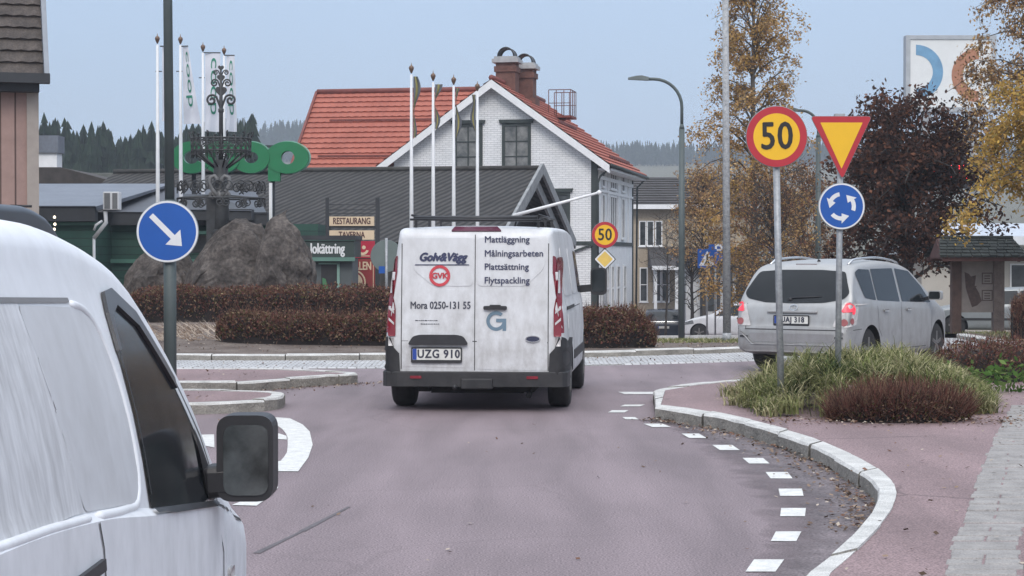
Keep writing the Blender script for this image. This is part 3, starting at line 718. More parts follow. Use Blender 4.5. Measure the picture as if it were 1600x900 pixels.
# big letter
c = V.at('B', vx(771.5), vz(502), .009); mb = MB(); o_ = []; i_ = []
A0, A1 = R(48), R(360)
for k in range(37):
    a = A0 + (A1-A0)*k/36; o_.append((.105*math.cos(a), .105*math.sin(a))); i_.append((.068*math.cos(a), .068*math.sin(a)))
mb.prism(o_ + i_[::-1], c, (1,0,0), (0,.03,1), (0,-1,0), .002)
mb.prism(rect(0, .107, -.012, .025), c, (1,0,0), (0,.03,1), (0,-1,0), .0022); mb.prism(rect(.068, .107, -.105, 0), c, (1,0,0), (0,.03,1), (0,-1,0), .0018)
mb.build('large_initial', m_gblue, van)
# handle, emblem, plate, trim
c = V.at('B', vx(770), vz(481), .01); mb = MB(); mb.prism(rnd_poly(rect(-.125, .125, -.022, .018), .018), c, (1,0,0), (0,0,1), (0,-1,0), .03); mb.prism(rnd_poly(rect(-.06,.06,.012,.03),.01), c, (1,0,0),(0,0,1),(0,-1,0), .02); mb.build('door_handle', m_black, van, bevel=.006)
c = V.at('B', vx(829.5), vz(530), .008); mb = MB(); mb.prism([(p[0]*1.0, p[1]*.42) for p in circ(.075, 28)], c, (1,0,0), (0,0,1), (0,-1,0), .012, 0); mb.ringprism([(p[0], p[1]*.45) for p in circ(.08, 28)], [(p[0], p[1]*.40) for p in circ(.07, 28)], c, (1,0,0), (0,0,1), (0,-1,0), .015, 1); mb.build('emblem', [M('emblem_blue', (.035,.04,.075), rough=.3), m_chrome], van)
c = V.at('B', vx(680), vz(533), .0); mb = MB(); mb.prism(rnd_poly([(-.325,-.045),(.325,-.045),(.27,.045),(.2,.062),(-.2,.062),(-.27,.045)], .03), c, (1,0,0), (0,0,1), (0,-1,0), .05); mb.build('plate_lamp_trim', m_black, van, bevel=.012)
plate(van, V.at('B', vx(677.5), vz(554.5), .012) , 'UZG 910', h=.125)
# tall tail lamps wrapped round the corners
for sx in (-1, 1):
    pl = rnd_poly([(sx*.842, 1.02), (sx*.925, .95), (sx*.945, .82), (sx*.952, 1.3), (sx*.905, 1.70), (sx*.862, 1.70), (sx*.855, 1.35), (sx*.842, 1.12)][:0] or [(sx*.842,.80),(sx*.915,.80),(sx*.915,1.18),(sx*.888,1.64),(sx*.858,1.64),(sx*.866,1.22),(sx*.842,1.08)], .02)
    mb = MB(); V.patch('', 'B', pl, None, .014, 4, mbo=mb); V.patch('', 'R' if sx > 0 else 'L', rnd_poly([(.0,.84),(.075,.84),(.085,1.25),(.15,1.64),(.09,1.66),(.02,1.3)], .015), None, .006, 4, mbo=mb)
    tl = mb.build('tail_lamp', m_red, van)
    for z in (.98, 1.10):
        mb = MB(); V.patch('', 'B', [(sx*.858, z-.06), (sx*.905, z-.01), (sx*.905, z+.02), (sx*.858, z-.035)], None, .02, 2, mbo=mb); mb.build('clear_lens', m_lens, tl)
    mb = MB(); V.patch('', 'B', [(sx*.873, 1.26), (sx*.893, 1.26), (sx*.880, 1.50), (sx*.870, 1.50)], None, .019, 2, mbo=mb)
    mb.build('clear_lens', m_lens, tl)
    mb = MB(); V.patch('', 'B', [(sx*.862,.70),(sx*.905,.70),(sx*.905,.785),(sx*.862,.785)], None, .02, 2, mbo=mb, thick=.02); mb.build('reflector', m_lens, van)
    c = V.at('B', sx*.87, 1.44, .015); mb = MB(); mb.box(c.x-.016, c.x+.016, c.y-.012, c.y+.012, c.z-.045, c.z+.045); mb.build('door_hinge', m_white, van, bevel=.006)
pl = rnd_poly(VR([(699,361.5),(704,355.5),(772,355.5),(779,361.5)]), .01); V.patch('high_brake_lamp', 'B', pl, M('brake_lamp_dark', (.10,.02,.045), rough=.25), .02, 3, thick=.02)
# bumper: lower bar, corners rising, step and reflectors
mb = MB()
def arcbar(z0, z1, off, y1=.42, n=14):
    pts = [(-.985, y1)] + [(-.985, .2), (-.975, .08), (-.93, -.0)] + [(x/10*.9, -.02) for x in range(-9, 10)] + [(.93, 0), (.975, .08), (.985, .2), (.985, y1)]
    v = []; 
    for (x, y) in pts: s_ = 1 + off; v += [(x*s_, y-off, z0), (x*s_, y-off, z1), (x*.93, y+.10, z1)]
    mb.add(v, [(i*3+e, i*3+3+e, i*3+4+e, i*3+1+e) for i in range(len(pts)-1) for e in (0, 1)], 0, False)
arcbar(.27, .43, .012); 
bp = mb.build('bumper', m_bump, van, bevel=.012)
for sx in (-1, 1):
    mb = MB(); V.patch('', 'B', [(sx*.79,.40),(sx*.99,.40),(sx*.99,.78),(sx*.90,.80),(sx*.855,.68),(sx*.80,.62)] , None, .022, 4, mbo=mb)
    V.patch('', 'R' if sx > 0 else 'L', [(-.02,.40),(.55,.40),(.50,.62),(.30,.74),(.02,.80)], None, .010, 4, mbo=mb); mb.build('bumper_corner', m_bump, van)
    mb = MB(); mb.box(sx*.62-.06, sx*.62+.06, -.046, -.03, .355, .385); mb.build('bumper_reflector', m_red, bp)
mb = MB(); mb.box(-.14, .20, -.05, -.0, .245, .36); mb.build('tow_step', m_bump, van, bevel=.015)
mb = MB(); mb.tube([(-.2,.05,.26), (-.2,-.09,.27)], .02); mb.lathe([(.001,-.03),(.02,-.02),(.026,0),(.02,.02),(.001,.03)], (-.2,-.09,.27), n=12); mb.build('tow_ball', m_black, van)
mb = MB(); mb.tube([(-.62,.98,.28),(.62,.98,.28)], .05, 10); mb.box(-.5,.5,.3,.36,.18,.26); mb.box(-.62,-.5,.2,1.4,.2,.3); mb.box(.45,.62,.2,1.4,.2,.3); mb.build('rear_axle', m_well, van)
mb = MB(); mb.tube([(.55,1.2,.22),(.57,.25,.2),(.57,.12,.17)], .032, 10); mb.build('exhaust_pipe', m_well, van)
# side glass, rail, handle, fuel flap, mirrors, rack
for ya, yb in ((.50,1.66),(1.84,2.86)): V.patch('load_panel', 'R', rnd_poly([(ya,1.22),(yb,1.22),(yb,1.74),(ya+.05,1.74)], .07), m_white, .006, 4, thick=.006)
V.patch('side_window', 'R', rnd_poly([(3.04,1.22),(3.95,1.20),(3.58,1.70),(3.04,1.72)], .06), m_glassd, .004, 4)
V.patch('side_window', 'L', rnd_poly([(3.04,1.22),(3.95,1.20),(3.58,1.70),(3.04,1.72)], .06), m_glassd, .004, 4)
V.patch('windscreen', 'F', rnd_poly([(-.72,1.33),(.72,1.33),(.62,1.82),(-.62,1.82)], .06), m_glassd, .004, 4)
V.patch('side_rail', 'R', rect(.45, 1.7, 1.075, 1.11), m_black, .008, 2, thick=.01)
V.patch('side_moulding', 'R', rect(1.4, 3.5, .50, .60), m_bump, .012, 3, thick=.014)
V.patch('fuel_flap', 'R', rnd_poly(rect(.50,.68,.86,1.02), .02), m_white, .006, 2, thick=.006)
for sx in (-1, 1):
    mb = MB(); mb.prism(rnd_poly(rect(-.10,.10,-.17,.17), .06, 5), (sx*1.17, 3.62, 1.34), (1,0,0), (0,0,1), (0,1,0), .13); mr = mb.build('side_mirror', m_black, van, bevel=.02)
    mb = MB(); mb.prism(rnd_poly(rect(-.08,.08,-.13,.15), .045, 5), (sx*1.17, 3.617, 1.34), (1,0,0), (0,0,1), (0,-1,0), .002); mb.build('mirror_glass', m_glass, mr)
    mb = MB(); mb.beam((sx*.90, 3.68, 1.24), (sx*1.09, 3.68, 1.26), .1, .09); mb.build('mirror_arm', m_black, mr)
mb = MB()
for y in (.30, 1.4, 2.5): mb.tube([(-.68, y, 2.075), (.68, y, 2.075)], .013, 8)
for sx in (-1, 1):
    mb.tube([(sx*.68, .12, 2.09), (sx*.68, 2.7, 2.09)], .013, 8)
    for y in (.30, 1.4, 2.5): mb.beam((sx*.66, y, 1.93), (sx*.66, y, 2.08), .025, .02)
mb.tube([(-.66,.16,2.06),(.66,.16,2.06)], .022, 8); mb.tube([(-.70,.10,2.045),(.98*.72,.10,2.035)], .012, 8); mb.build('roof_rack', m_black, van)

# ---------------------------------------------------------------- near white van on the left
cad = empty('small_van', (-1.83, 2.75, 0), 'dirty white small van close on the left with black door mirror, cropped by the frame', 'van')
C_ = Car(cad, m_whitec,
        top=[(0,1.45),(.04,1.62),(.15,1.72),(.5,1.765),(1.3,1.785),(2.0,1.775),(2.45,1.735),(2.79,1.67),(3.06,1.50),(3.31,1.29),(3.49,1.08),(3.57,1.0),(3.72,.93),(4.0,.78),(4.22,.62),(4.36,.46),(4.40,.40)],
        width=[(0,.84),(.04,.87),(.15,.895),(1,.90),(3.3,.90),(3.8,.905),(4.1,.88),(4.3,.74),(4.4,.6)],
        zb=.22, belt=[(0,1.13),(.93,1.10),(1.65,1.05),(2.3,.975),(3.35,.86),(4.4,.5)], tum=.27, L=4.40, wheel_r=.275, axles=(.78, 3.72), track=.77, sh=.10, crown=.035, step=.020, arch=1.06, tcurve=.5)
m_panel = M('white_panel_filmed', (.70, .705, .72), rough=.5, var=.05, scale=1.5, spec=.4, dirt=(.95, 3.6, (.34, .335, .335), (11, 11, .9)))
wpoly = [(2.33,.985),(2.385,1.44),(2.44,1.535),(2.57,1.55),(2.80,1.48),(3.08,1.27),(3.29,1.075),(3.39,.92),(3.385,.868)]
C_.patch('door_window', 'R', wpoly, m_glassd, .004, 5)
mb = MB(); C_.patch('', 'R', pipe_poly([(2.345,1.02),(2.39,1.45),(2.45,1.545),(2.58,1.557),(2.81,1.487),(3.09,1.28)], .012), None, .010, 4, mbo=mb); C_.patch('', 'R', pipe_poly([(3.09,1.28),(3.30,1.085),(3.40,.93),(3.40,.866)], .016), None, .010, 4, mbo=mb); mb.build('window_seal', m_black, cad)
mb = MB(); C_.patch('', 'R', pipe_poly([(2.32,.975),(2.8,.925),(3.40,.860)], .011), None, .010, 4, mbo=mb); mb.build('window_sill_strip', m_black, cad)
C_.patch('wind_deflector', 'R', [(2.37,1.40),(2.40,1.50),(2.455,1.555),(2.58,1.562),(2.82,1.49),(3.10,1.28),(3.085,1.25),(2.79,1.45),(2.57,1.515),(2.45,1.49),(2.405,1.40)], M('smoked_visor', (.05,.05,.055), rough=.3, var=.3, scale=5), .014, 4, thick=.01)
# quarter-light triangle behind the mirror
C_.patch('quarter_panel', 'R', [(3.22,.89),(3.385,.868),(3.38,.95),(3.28,1.065),(3.22,1.12)], m_black, .010, 3)
# pressed panel surround of the load side: raised ridges
ridge = [(.2,1.575),(.9,1.57),(1.55,1.555),(1.98,1.545)]
mb = MB(); C_.patch('', 'R', pipe_poly(ridge, .012), None, .004, 4, mbo=mb); mb.build('gutter_line', M('gutter_shadow_tone', (.20,.20,.205), rough=.8), cad)  # shadow line of the gutter groove, painted as a thin grey strip
def ridgetube(line, r):
    L = [Vector(p) for p in line]; pts = []
    for i in range(len(L)-1):
        n = max(1, int((L[i+1]-L[i]).length/.04))
        for k in range(n): q = L[i].lerp(L[i+1], k/n); h, _ = C_.hit('R', q.x, q.y); pts.append(h - Vector((r*.45, 0, 0)))
    h, _ = C_.hit('R', L[-1].x, L[-1].y); pts.append(h - Vector((r*.45, 0, 0)))
    for _ in range(2): pts = [pts[0]] + [(pts[i-1]+pts[i]*2+pts[i+1])/4 for i in range(1, len(pts)-1)] + [pts[-1]]
    mb = MB(); mb.tube(pts, [r*.5]+[r]*(len(pts)-2)+[r*.5], 14); mb.build('pressed_ridge', m_whitec, cad)
ridgetube([(1.98,1.535),(2.12,1.525),(2.21,1.495),(2.265,1.42),(2.285,1.32),(2.285,1.2),(2.265,1.08),(2.24,1.03),(2.19,1.008),(1.9,1.03),(1.66,1.053)], .014)
ridgetube([(1.60,1.058),(1.2,1.088),(.7,1.115),(.1,1.137)], .012)
C_.patch('filmed_band', 'R', rnd_poly([(1.44,1.548),(1.49,1.30),(1.585,1.075),(2.18,1.02),(2.245,1.06),(2.27,1.2),(2.27,1.32),(2.25,1.42),(2.19,1.49),(2.06,1.525)], .03), M('white_band_filmed', (.60, .605, .62), rough=.5, var=.06, scale=2, spec=.4, dirt=(.6, 3.4, (.40,.39,.385))), .002, 5)
C_.patch('side_panel', 'R', rnd_poly([(.1,1.15),(1.58,1.075),(1.488,1.30),(1.438,1.552),(.1,1.572)], .01), m_panel, .002, 5)
C_.seams([('R', [(1.63,1.045),(1.66,.98),(1.68,.3)]), ('R', [(3.36,.86),(3.42,.7),(3.42,.35)]), ('R', [(3.37,.865),(3.9,.74),(4.2,.56)])], .010)
C_.patch('sliding_rail', 'R', rect(.1,1.63,.935,.962), m_black, .012, 3, thick=.012)
mb = MB(); C_.patch('', 'R', rnd_poly(rect(1.74,1.92,.78,.83), .015), None, .03, 2, mbo=mb, thick=.03); mb.build('door_handle', m_whitec, cad)
mb = MB(); C_.patch('', 'R', rnd_poly(rect(3.50,3.58,.60,.635), .012), None, .012, 2, mbo=mb, thick=.012); mb.build('side_repeater', m_lens, cad)
C_.patch('windscreen', 'F', rnd_poly([(-.66,1.06),(.66,1.06),(.54,1.62),(-.54,1.62)], .06), m_glassd, .004, 4)
C_.patch('rear_window', 'B', rnd_poly(rect(-.6,.6,1.12,1.5), .06), m_glassd, .006, 4)
mb = MB(); mb.tube([(-.1+.55,1.5,1.765),(.45,.9,1.98)], .004, 6); mb.build('aerial', m_black, cad)
ex = .78
mb = MB(); mb.prism(rnd_poly(rect(-.088,.088,-.135,.135), .05, 6), (.995, 3.24, 1.022), (1,.05,0), (0,0,1), (0,1,0), .13); mr = mb.build('door_mirror', m_black, cad, bevel=.022, seg=3)
mb = MB(); mb.prism(rnd_poly(rect(-.066,.074,-.115,.105), .038, 6), (.995, 3.236, 1.022), (1,.05,0), (0,0,1), (0,-1,0), .002); mb.build('mirror_glass', M('mirror_glass', (.08,.09,.09), rough=.10, metal=.6, var=.5, scale=8, col2=(.15,.165,.165)), mr)
mb = MB(); mb.beam((.86, 3.30, .945), (.96, 3.30, .95), .13, .10); mb.build('mirror_arm', m_black, mr, bevel=.02)

# ---------------------------------------------------------------- silver MPV on the roundabout
mpv = empty('estate_car', (3.93, 27.05, 0), 'silver people carrier turning off the roundabout, partly behind the grass clump', 'car', rz=R(-32.5))
A_ = Car(mpv, m_silver,
        top=[(0,.66),(.02,.70),(.06,.93),(.12,1.02),(.25,1.25),(.42,1.47),(.55,1.545),(.9,1.59),(1.6,1.615),(2.3,1.57),(2.6,1.51),(3.0,1.30),(3.45,1.05),(3.6,.99),(4.0,.86),(4.25,.70),(4.36,.5)],
        width=[(0,.78),(.03,.83),(.1,.865),(.3,.88),(1.5,.885),(3.3,.88),(3.9,.84),(4.2,.72),(4.36,.55)],
        zb=[(0,.30),(.3,.26),(.8,.2),(3.8,.2),(4.36,.28)], belt=[(0,1.0),(.5,1.02),(2,.98),(3.4,.92),(4.36,.7)], tum=.26, L=4.36, wheel_r=.315, axles=(.80, 3.55), track=.745, sh=.10, crown=.03)
A_.patch('rear_window', 'B', rnd_poly([(-.80,1.13),(-.74,1.05),(-.45,.995),(0,.985),(.45,.995),(.74,1.05),(.80,1.13),(.66,1.43),(.3,1.455),(-.3,1.455),(-.66,1.43)], .05), m_glassd, .006, 5)
A_.patch('side_window', 'R', rnd_poly([(.46,1.42),(.62,1.06),(1.02,1.02),(1.02,1.46),(.62,1.47)], .04), m_glassd, .004, 4)
A_.patch('side_window', 'R', rnd_poly([(1.06,1.02),(1.93,.985),(1.93,1.475),(1.06,1.47)], .03), m_glassd, .004, 4)
A_.patch('side_window', 'R', rnd_poly([(2.01,.985),(3.22,.95),(2.95,1.20),(2.55,1.43),(2.01,1.475)], .03), m_glassd, .004, 4)
for x0, x1 in ((.62,1.93),(2.0,3.2)): A_.patch('side_window', 'L', rnd_poly([(x0,1.03),(x1,.97),(x1-.45,1.45),(x0,1.46)], .04), m_glass, .004, 4)
A_.patch('windscreen', 'F', rnd_poly([(-.72,1.08),(.72,1.08),(.58,1.47),(-.58,1.47)], .06), m_glassd, .004, 4)
A_.seams([('B', [(-.72,.98),(-.70,.62),(.70,.62),(.72,.98)]), ('B', [(-.83,.615),(.83,.615)]), ('R', [(1.04,1.02),(1.08,.62),(1.2,.5)]), ('R', [(1.97,.98),(1.98,.30)]), ('R', [(3.26,.94),(3.22,.6),(3.18,.3)]), ('R', [(.02,.615),(.45,.63)]), ('R', [(3.0,.30),(1.2,.30)])], .009)
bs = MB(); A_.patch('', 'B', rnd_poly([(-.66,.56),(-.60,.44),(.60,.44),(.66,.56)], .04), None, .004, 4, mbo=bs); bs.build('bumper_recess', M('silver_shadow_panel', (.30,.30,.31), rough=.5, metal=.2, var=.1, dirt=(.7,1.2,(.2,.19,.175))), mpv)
mb = MB(); A_.patch('', 'B', pipe_poly([(-.78,.58),(-.68,.50),(-.60,.415),(.60,.415),(.68,.50),(.78,.58)], .022), None, .018, 4, mbo=mb, thick=.018); mb.build('bumper_lip', m_silver, mpv)
for sx in (-1, 1):
    mb = MB(); A_.patch('', 'B', rnd_poly([(sx*.62,.66),(sx*.86,.66),(sx*.88,.98),(sx*.80,1.03),(sx*.72,.95)], .03), None, .010, 4, mbo=mb); A_.patch('', 'R' if sx > 0 else 'L', rnd_poly([(.06,.66),(.26,.70),(.34,.93),(.26,1.0),(.14,.95)], .03), None, .006, 4, mbo=mb); tl = mb.build('tail_lamp', m_lens, mpv)
    mb = MB(); A_.patch('', 'B', rnd_poly([(sx*.74,.87),(sx*.87,.87),(sx*.865,.98),(sx*.79,1.0)], .03), None, .016, 4, mbo=mb); A_.patch('', 'R' if sx > 0 else 'L', rnd_poly([(.12,.84),(.20,.84),(.23,.93),(.16,.94)], .03), None, .012, 4, mbo=mb); mb.build('brake_lamp', m_lit, tl)
    mb = MB(); A_.patch('', 'B', [(p[0]*1+sx*.79, p[1]+.725) for p in circ(.05, 14)], None, .016, 2, mbo=mb); A_.patch('', 'R' if sx > 0 else 'L', [(p[0]+.12, p[1]+.745) for p in circ(.045, 14)], None, .012, 2, mbo=mb); mb.build('indicator_lamp', M('indicator_rose', (.33,.10,.10), rough=.3), tl)
    mb = MB(); A_.patch('', 'B', rect(sx*.72-.06, sx*.72+.06, .50, .525), None, .014, 2, mbo=mb); mb.build('bumper_reflector', m_black, mpv)
    mb = MB()
    pts = []
    for k in range(13):
        y = .62 + 2.0*k/12; h, _ = A_.hit('T', sx*.60, y); pts.append((sx*.60, y, h.z + (.045 if 0 < k < 12 else .0)))
    mb.tube(pts, .017, 8); mb.build('roof_rail', m_chrome, mpv)
    mb = MB(); mb.prism(rnd_poly(rect(-.10,.10,-.07,.07), .04, 4), (sx*1.0, 3.02, 1.06), (1,0,0), (0,0,1), (0,1,0), .10); sm = mb.build('side_mirror', m_silver, mpv, bevel=.02)
    mb = MB(); mb.prism(rnd_poly(rect(-.085,.085,-.055,.055), .03, 4), (sx*1.0, 3.018, 1.06), (1,0,0), (0,0,1), (0,-1,0), .002); mb.build('mirror_glass', m_glass, sm)
    mb = MB(); mb.beam((sx*.84,3.06,1.0),(sx*.92,3.06,1.03),.08,.05); mb.build('mirror_arm', m_black, sm)
    for y in (1.25, 2.15):
        mb = MB(); A_.patch('', 'R' if sx > 0 else 'L', rnd_poly(rect(y, y+.16, .855, .885), .01), None, .03, 2, mbo=mb, thick=.02); mb.build('door_handle', m_silver, mpv)
c = A_.at('B', 0, .865, .0); mb = MB(); mb.box(-.38, .38, c.y-.03, c.y+.02, .85, .885); mb.build('tailgate_trim', m_silver, mpv, bevel=.01)
plate(mpv, A_.at('B', 0, .755, .01), 'UAJ 318', width=.52)
c = A_.at('B', 0.02, .93, .004); mb = MB(); mb.ringprism([(p[0], p[1]*.72) for p in circ(.062, 24)], [(p[0], p[1]*.68) for p in circ(.052, 24)], c, (1,0,0), (0,.3,1), (0,-1,0), .012); mb.ringprism([(p[0]*.45, p[1]*.68) for p in circ(.055, 24)], [(p[0]*.36, p[1]*.6) for p in circ(.055, 24)], c, (1,0,0), (0,.3,1), (0,-1,0), .012); mb.build('emblem', m_chrome, mpv)
a, b = A_.at('B', -.06, 1.06, .02), A_.at('B', .40, 1.085, .02); mb = MB(); mb.tube([a, b], [.014, .006], 6); mb.lathe([(.03,0),(.025,.03)], A_.at('B', -.06, 1.04, .0), (1,0,0), (0,0,1), (0,-1,0), 12); mb.build('rear_wiper', m_black, mpv)
mb = MB(); h, _ = A_.hit('T', 0, .56); mb.box(-.16, .16, h.y-.03, h.y-.01, h.z-.022, h.z-.004); mb.build('high_brake_lamp', M('high_lamp_dark', (.10,.03,.035), rough=.3), mpv)
h, _ = A_.hit('T', .1, .75); mb = MB(); mb.tube([(.1,.75,h.z),(.1,.66,h.z+.1)], .006, 6); mb.lathe([(.03,0),(.015,.03)], (.1,.75,h.z-.003), n=10); mb.build('aerial', m_black, mpv)

# ---------------------------------------------------------------- small cars further off
def simple_car(name, loc, rz, label, paint, top, width, belt, tum, L, wr, axles, track, cat='car', group=None, estate=True, lit=False):
    r = empty(name, loc, label, cat, group, rz)
    c = Car(r, paint, top, width, .22, belt, tum, L, wr, axles, track, sh=.08, crown=.03)
    return r, c
ez = zt(88)
vol, V2 = simple_car('parked_car', (6.95, 88, zt(88)), R(-4), 'dark blue estate car far off beyond the hedge with its brake light lit', m_dkblue,
    [(0,.78),(.03,.88),(.1,1.0),(.35,1.36),(.5,1.44),(1.2,1.48),(2.2,1.45),(2.6,1.38),(3.3,1.0),(3.5,.95),(4.4,.75),(4.65,.5)], [(0,.8),(.05,.86),(.2,.9),(2,.91),(3.9,.88),(4.5,.75),(4.65,.6)], [(0,.96),(4.65,.9)], .25, 4.65, .32, (.95, 3.7), .76)
V2.patch('rear_window', 'B', rnd_poly([(-.76,1.02),(.76,1.02),(.66,1.37),(-.66,1.37)], .05), m_glass, .006, 4)
V2.patch('side_window', 'R', rnd_poly([(.45,1.0),(3.0,.97),(2.55,1.36),(.6,1.38)], .05), m_glass, .004, 4)
V2.patch('bright_strip', 'B', rect(-.8,.8,.90,.93), m_chrome, .012, 3)
for sx in (-1, 1):
    o = V2.patch('tail_lamp', 'B', rnd_poly([(sx*.66,.72),(sx*.84,.72),(sx*.86,1.05),(sx*.72,.9)], .03), m_lit if sx > 0 else m_red, .012, 3)
plate(vol, V2.at('B', 0, .66, .01), '')
hat, V3 = simple_car('parked_car', (10.55, 72.6, zt(72.6)), R(73), 'white hatchback nosing out beside the tall galvanised pole', m_hatch,
    [(0,.75),(.04,.95),(.12,1.1),(.45,1.42),(1.0,1.47),(1.9,1.45),(2.3,1.37),(3.05,1.0),(3.3,.95),(3.85,.80),(4.1,.65),(4.2,.5)], [(0,.78),(.1,.86),(.4,.89),(3,.89),(3.7,.84),(4.05,.68),(4.2,.5)], [(0,.95),(4.2,.85)], .25, 4.2, .315, (.75, 3.35), .75)
for sx, d in ((-1,'L'),(1,'R')):
    V3.patch('side_window', d, rnd_poly([(.4,1.0),(2.75,.96),(2.2,1.36),(.6,1.38)], .05), m_glass, .004, 4)
    mb = MB(); V3.patch('', d, rnd_poly([(3.55,.66),(4.02,.60),(4.0,.68),(3.6,.80)], .03), None, .008, 4, mbo=mb); V3.patch('', 'F', rnd_poly([(sx*.45,.60),(sx*.72,.60),(sx*.76,.72),(sx*.5,.66)], .03), None, .02, 3, mbo=mb); mb.build('headlight', M('headlight_grey', (.16,.17,.18), rough=.15, var=.5, scale=15), hat)
V3.patch('windscreen', 'F', rnd_poly([(-.7,1.04),(.7,1.04),(.58,1.34),(-.58,1.34)], .05), m_glass, .006, 4)
V3.patch('grille', 'F', rnd_poly([(-.55,.30),(.55,.30),(.48,.52),(-.48,.52)], .04), m_black, .02, 3)
gry, V4 = simple_car('parked_car', (16.6, 56.5, zt(56.5)+.12), R(84), 'grey green estate car parked behind the wooden notice board', m_grey,
    [(0,.78),(.04,.92),(.3,1.3),(.5,1.43),(1.3,1.47),(2.2,1.44),(2.6,1.35),(3.35,.99),(3.6,.94),(4.3,.76),(4.55,.5)], [(0,.8),(.1,.86),(.3,.89),(3,.9),(4,.85),(4.4,.7),(4.55,.55)], [(0,.96),(4.55,.86)], .25, 4.55, .32, (.85, 3.6), .76)
for d in 'LR':
    V4.patch('side_window', d, rnd_poly([(.5,1.0),(1.72,.98),(1.72,1.37),(.66,1.38)], .05), m_glass, .004, 4); V4.patch('side_window', d, rnd_poly([(1.8,.98),(3.05,.95),(2.55,1.34),(1.8,1.37)], .05), m_glass, .004, 4)
V4.patch('windscreen', 'F', rnd_poly([(-.7,1.02),(.7,1.02),(.58,1.33),(-.58,1.33)], .05), m_glass, .006, 4)
for d in 'LR': V4.patch('side_moulding', d, rect(.9, 3.5, .50, .57), m_black, .01, 3, thick=.01)
# dark vehicle peeping over the near van's roof
dk, V5 = simple_car('dark_van', (-5.72, 16.2, 0), R(-3), 'dark van mostly hidden behind the roof of the near white van', M('black_paint', (.018,.018,.02), rough=.3, var=.1),
    [(0,1.6),(.04,1.85),(.15,2.06),(.5,2.17),(2.6,2.18),(3.3,2.10),(3.6,1.98),(4.2,1.35),(4.4,1.2),(4.9,1.0),(5.0,.8)], [(0,.86),(.1,.93),(.3,.96),(4,.96),(4.7,.88),(5,.7)], [(0,1.15),(5,1.1)], .12, 5.0, .34, (.9,3.9), .83, cat='van')
V5.patch('rear_window', 'B', rnd_poly(rect(-.7,.7,1.2,1.75), .06), m_glass, .006, 4)
for d in 'LR': V5.patch('side_window', d, rnd_poly([(.4,1.22),(3.6,1.22),(3.4,1.8),(.4,1.85)], .06), m_glass, .004, 4)
# ================================================================= BUILDINGS
m_wbrick = M_pattern('white_painted_brick', 'brick', (.82,.825,.83), (.75,.76,.77), (.56,.57,.58), .26, .085, .012, .6, .75, speck=.06)
m_wboard = M_pattern('white_boards', 'brick', (.80,.81,.82), (.77,.78,.79), (.46,.47,.48), .16, 40, .012, .6, .7, speck=.06)
m_wtrim = M('white_trim', (.74,.745,.75), rough=.6, var=.06, scale=4)
m_gtrim = M('dark_green_trim', (.028,.038,.036), rough=.6, var=.2)
m_win = M('window_glass', (.045,.055,.062), rough=.08, var=.6, scale=1.4, col2=(.10,.11,.115), spec=.5)
m_winb = M('window_glass_bright', (.12,.14,.15), rough=.1, var=.5, scale=2, col2=(.30,.30,.29))
m_tile = M('red_tile', (.335,.098,.066), rough=.8, var=.12, scale=1.3, col2=(.375,.118,.080), bump=.5, bscale=14, speck=(.16, 24))
m_tiled = M('red_tile_dark', (.17,.045,.035), rough=.7, var=.2)
m_broof = M_pattern('black_corrugated_roof', 'wave', (.005,.005,.005), (.054,.049,.046), (0,0,0), .24, 2.2, bump=1.0, rough=.85, rot=R(26), speck=.25)
m_chim = M('chimney_brick', (.13,.062,.048), rough=.9, var=.3, scale=5, bump=.5, bscale=20, speck=(.25, 40))
m_cap = M('chimney_cap', (.36,.365,.37), rough=.5, var=.2)

def tile_roof(name, e0, e1, r0, r1, n, mat, parent, lift=.05, ribs=0, th=.06):
    """roof plane from an eave line to a ridge line in overlapping courses"""
    e0, e1, r0, r1 = map(Vector, (e0, e1, r0, r1)); mb = MB(); nrm = (e1-e0).cross(r0-e0).normalized()
    if nrm.z < 0: nrm = -nrm
    cols = max(2, ribs)
    for i in range(n):
        t0, t1 = i/n, (i+1)/n
        a, b, c, d = e0.lerp(r0, t0), e1.lerp(r1, t0), e1.lerp(r1, t1), e0.lerp(r0, t1)
        v = []
        for k in range(cols+1):
            q = k/cols; wv = (.034 if k % 2 else -.0) if ribs else 0
            lo = a.lerp(b, q) + nrm*(lift+wv); v += [lo - nrm*(lift+.02), lo, d.lerp(c, q) + nrm*(.005+wv*.3)]
        mb.add(v, [(3*k+e, 3*k+3+e, 3*k+4+e, 3*k+1+e) for k in range(cols) for e in (0, 1)], 0, False)
    # underside
    mb.add([e0-nrm*th, e1-nrm*th, r1-nrm*th, r0-nrm*th], [(0,3,2,1)], 0)
    return mb.build(name, mat, parent)

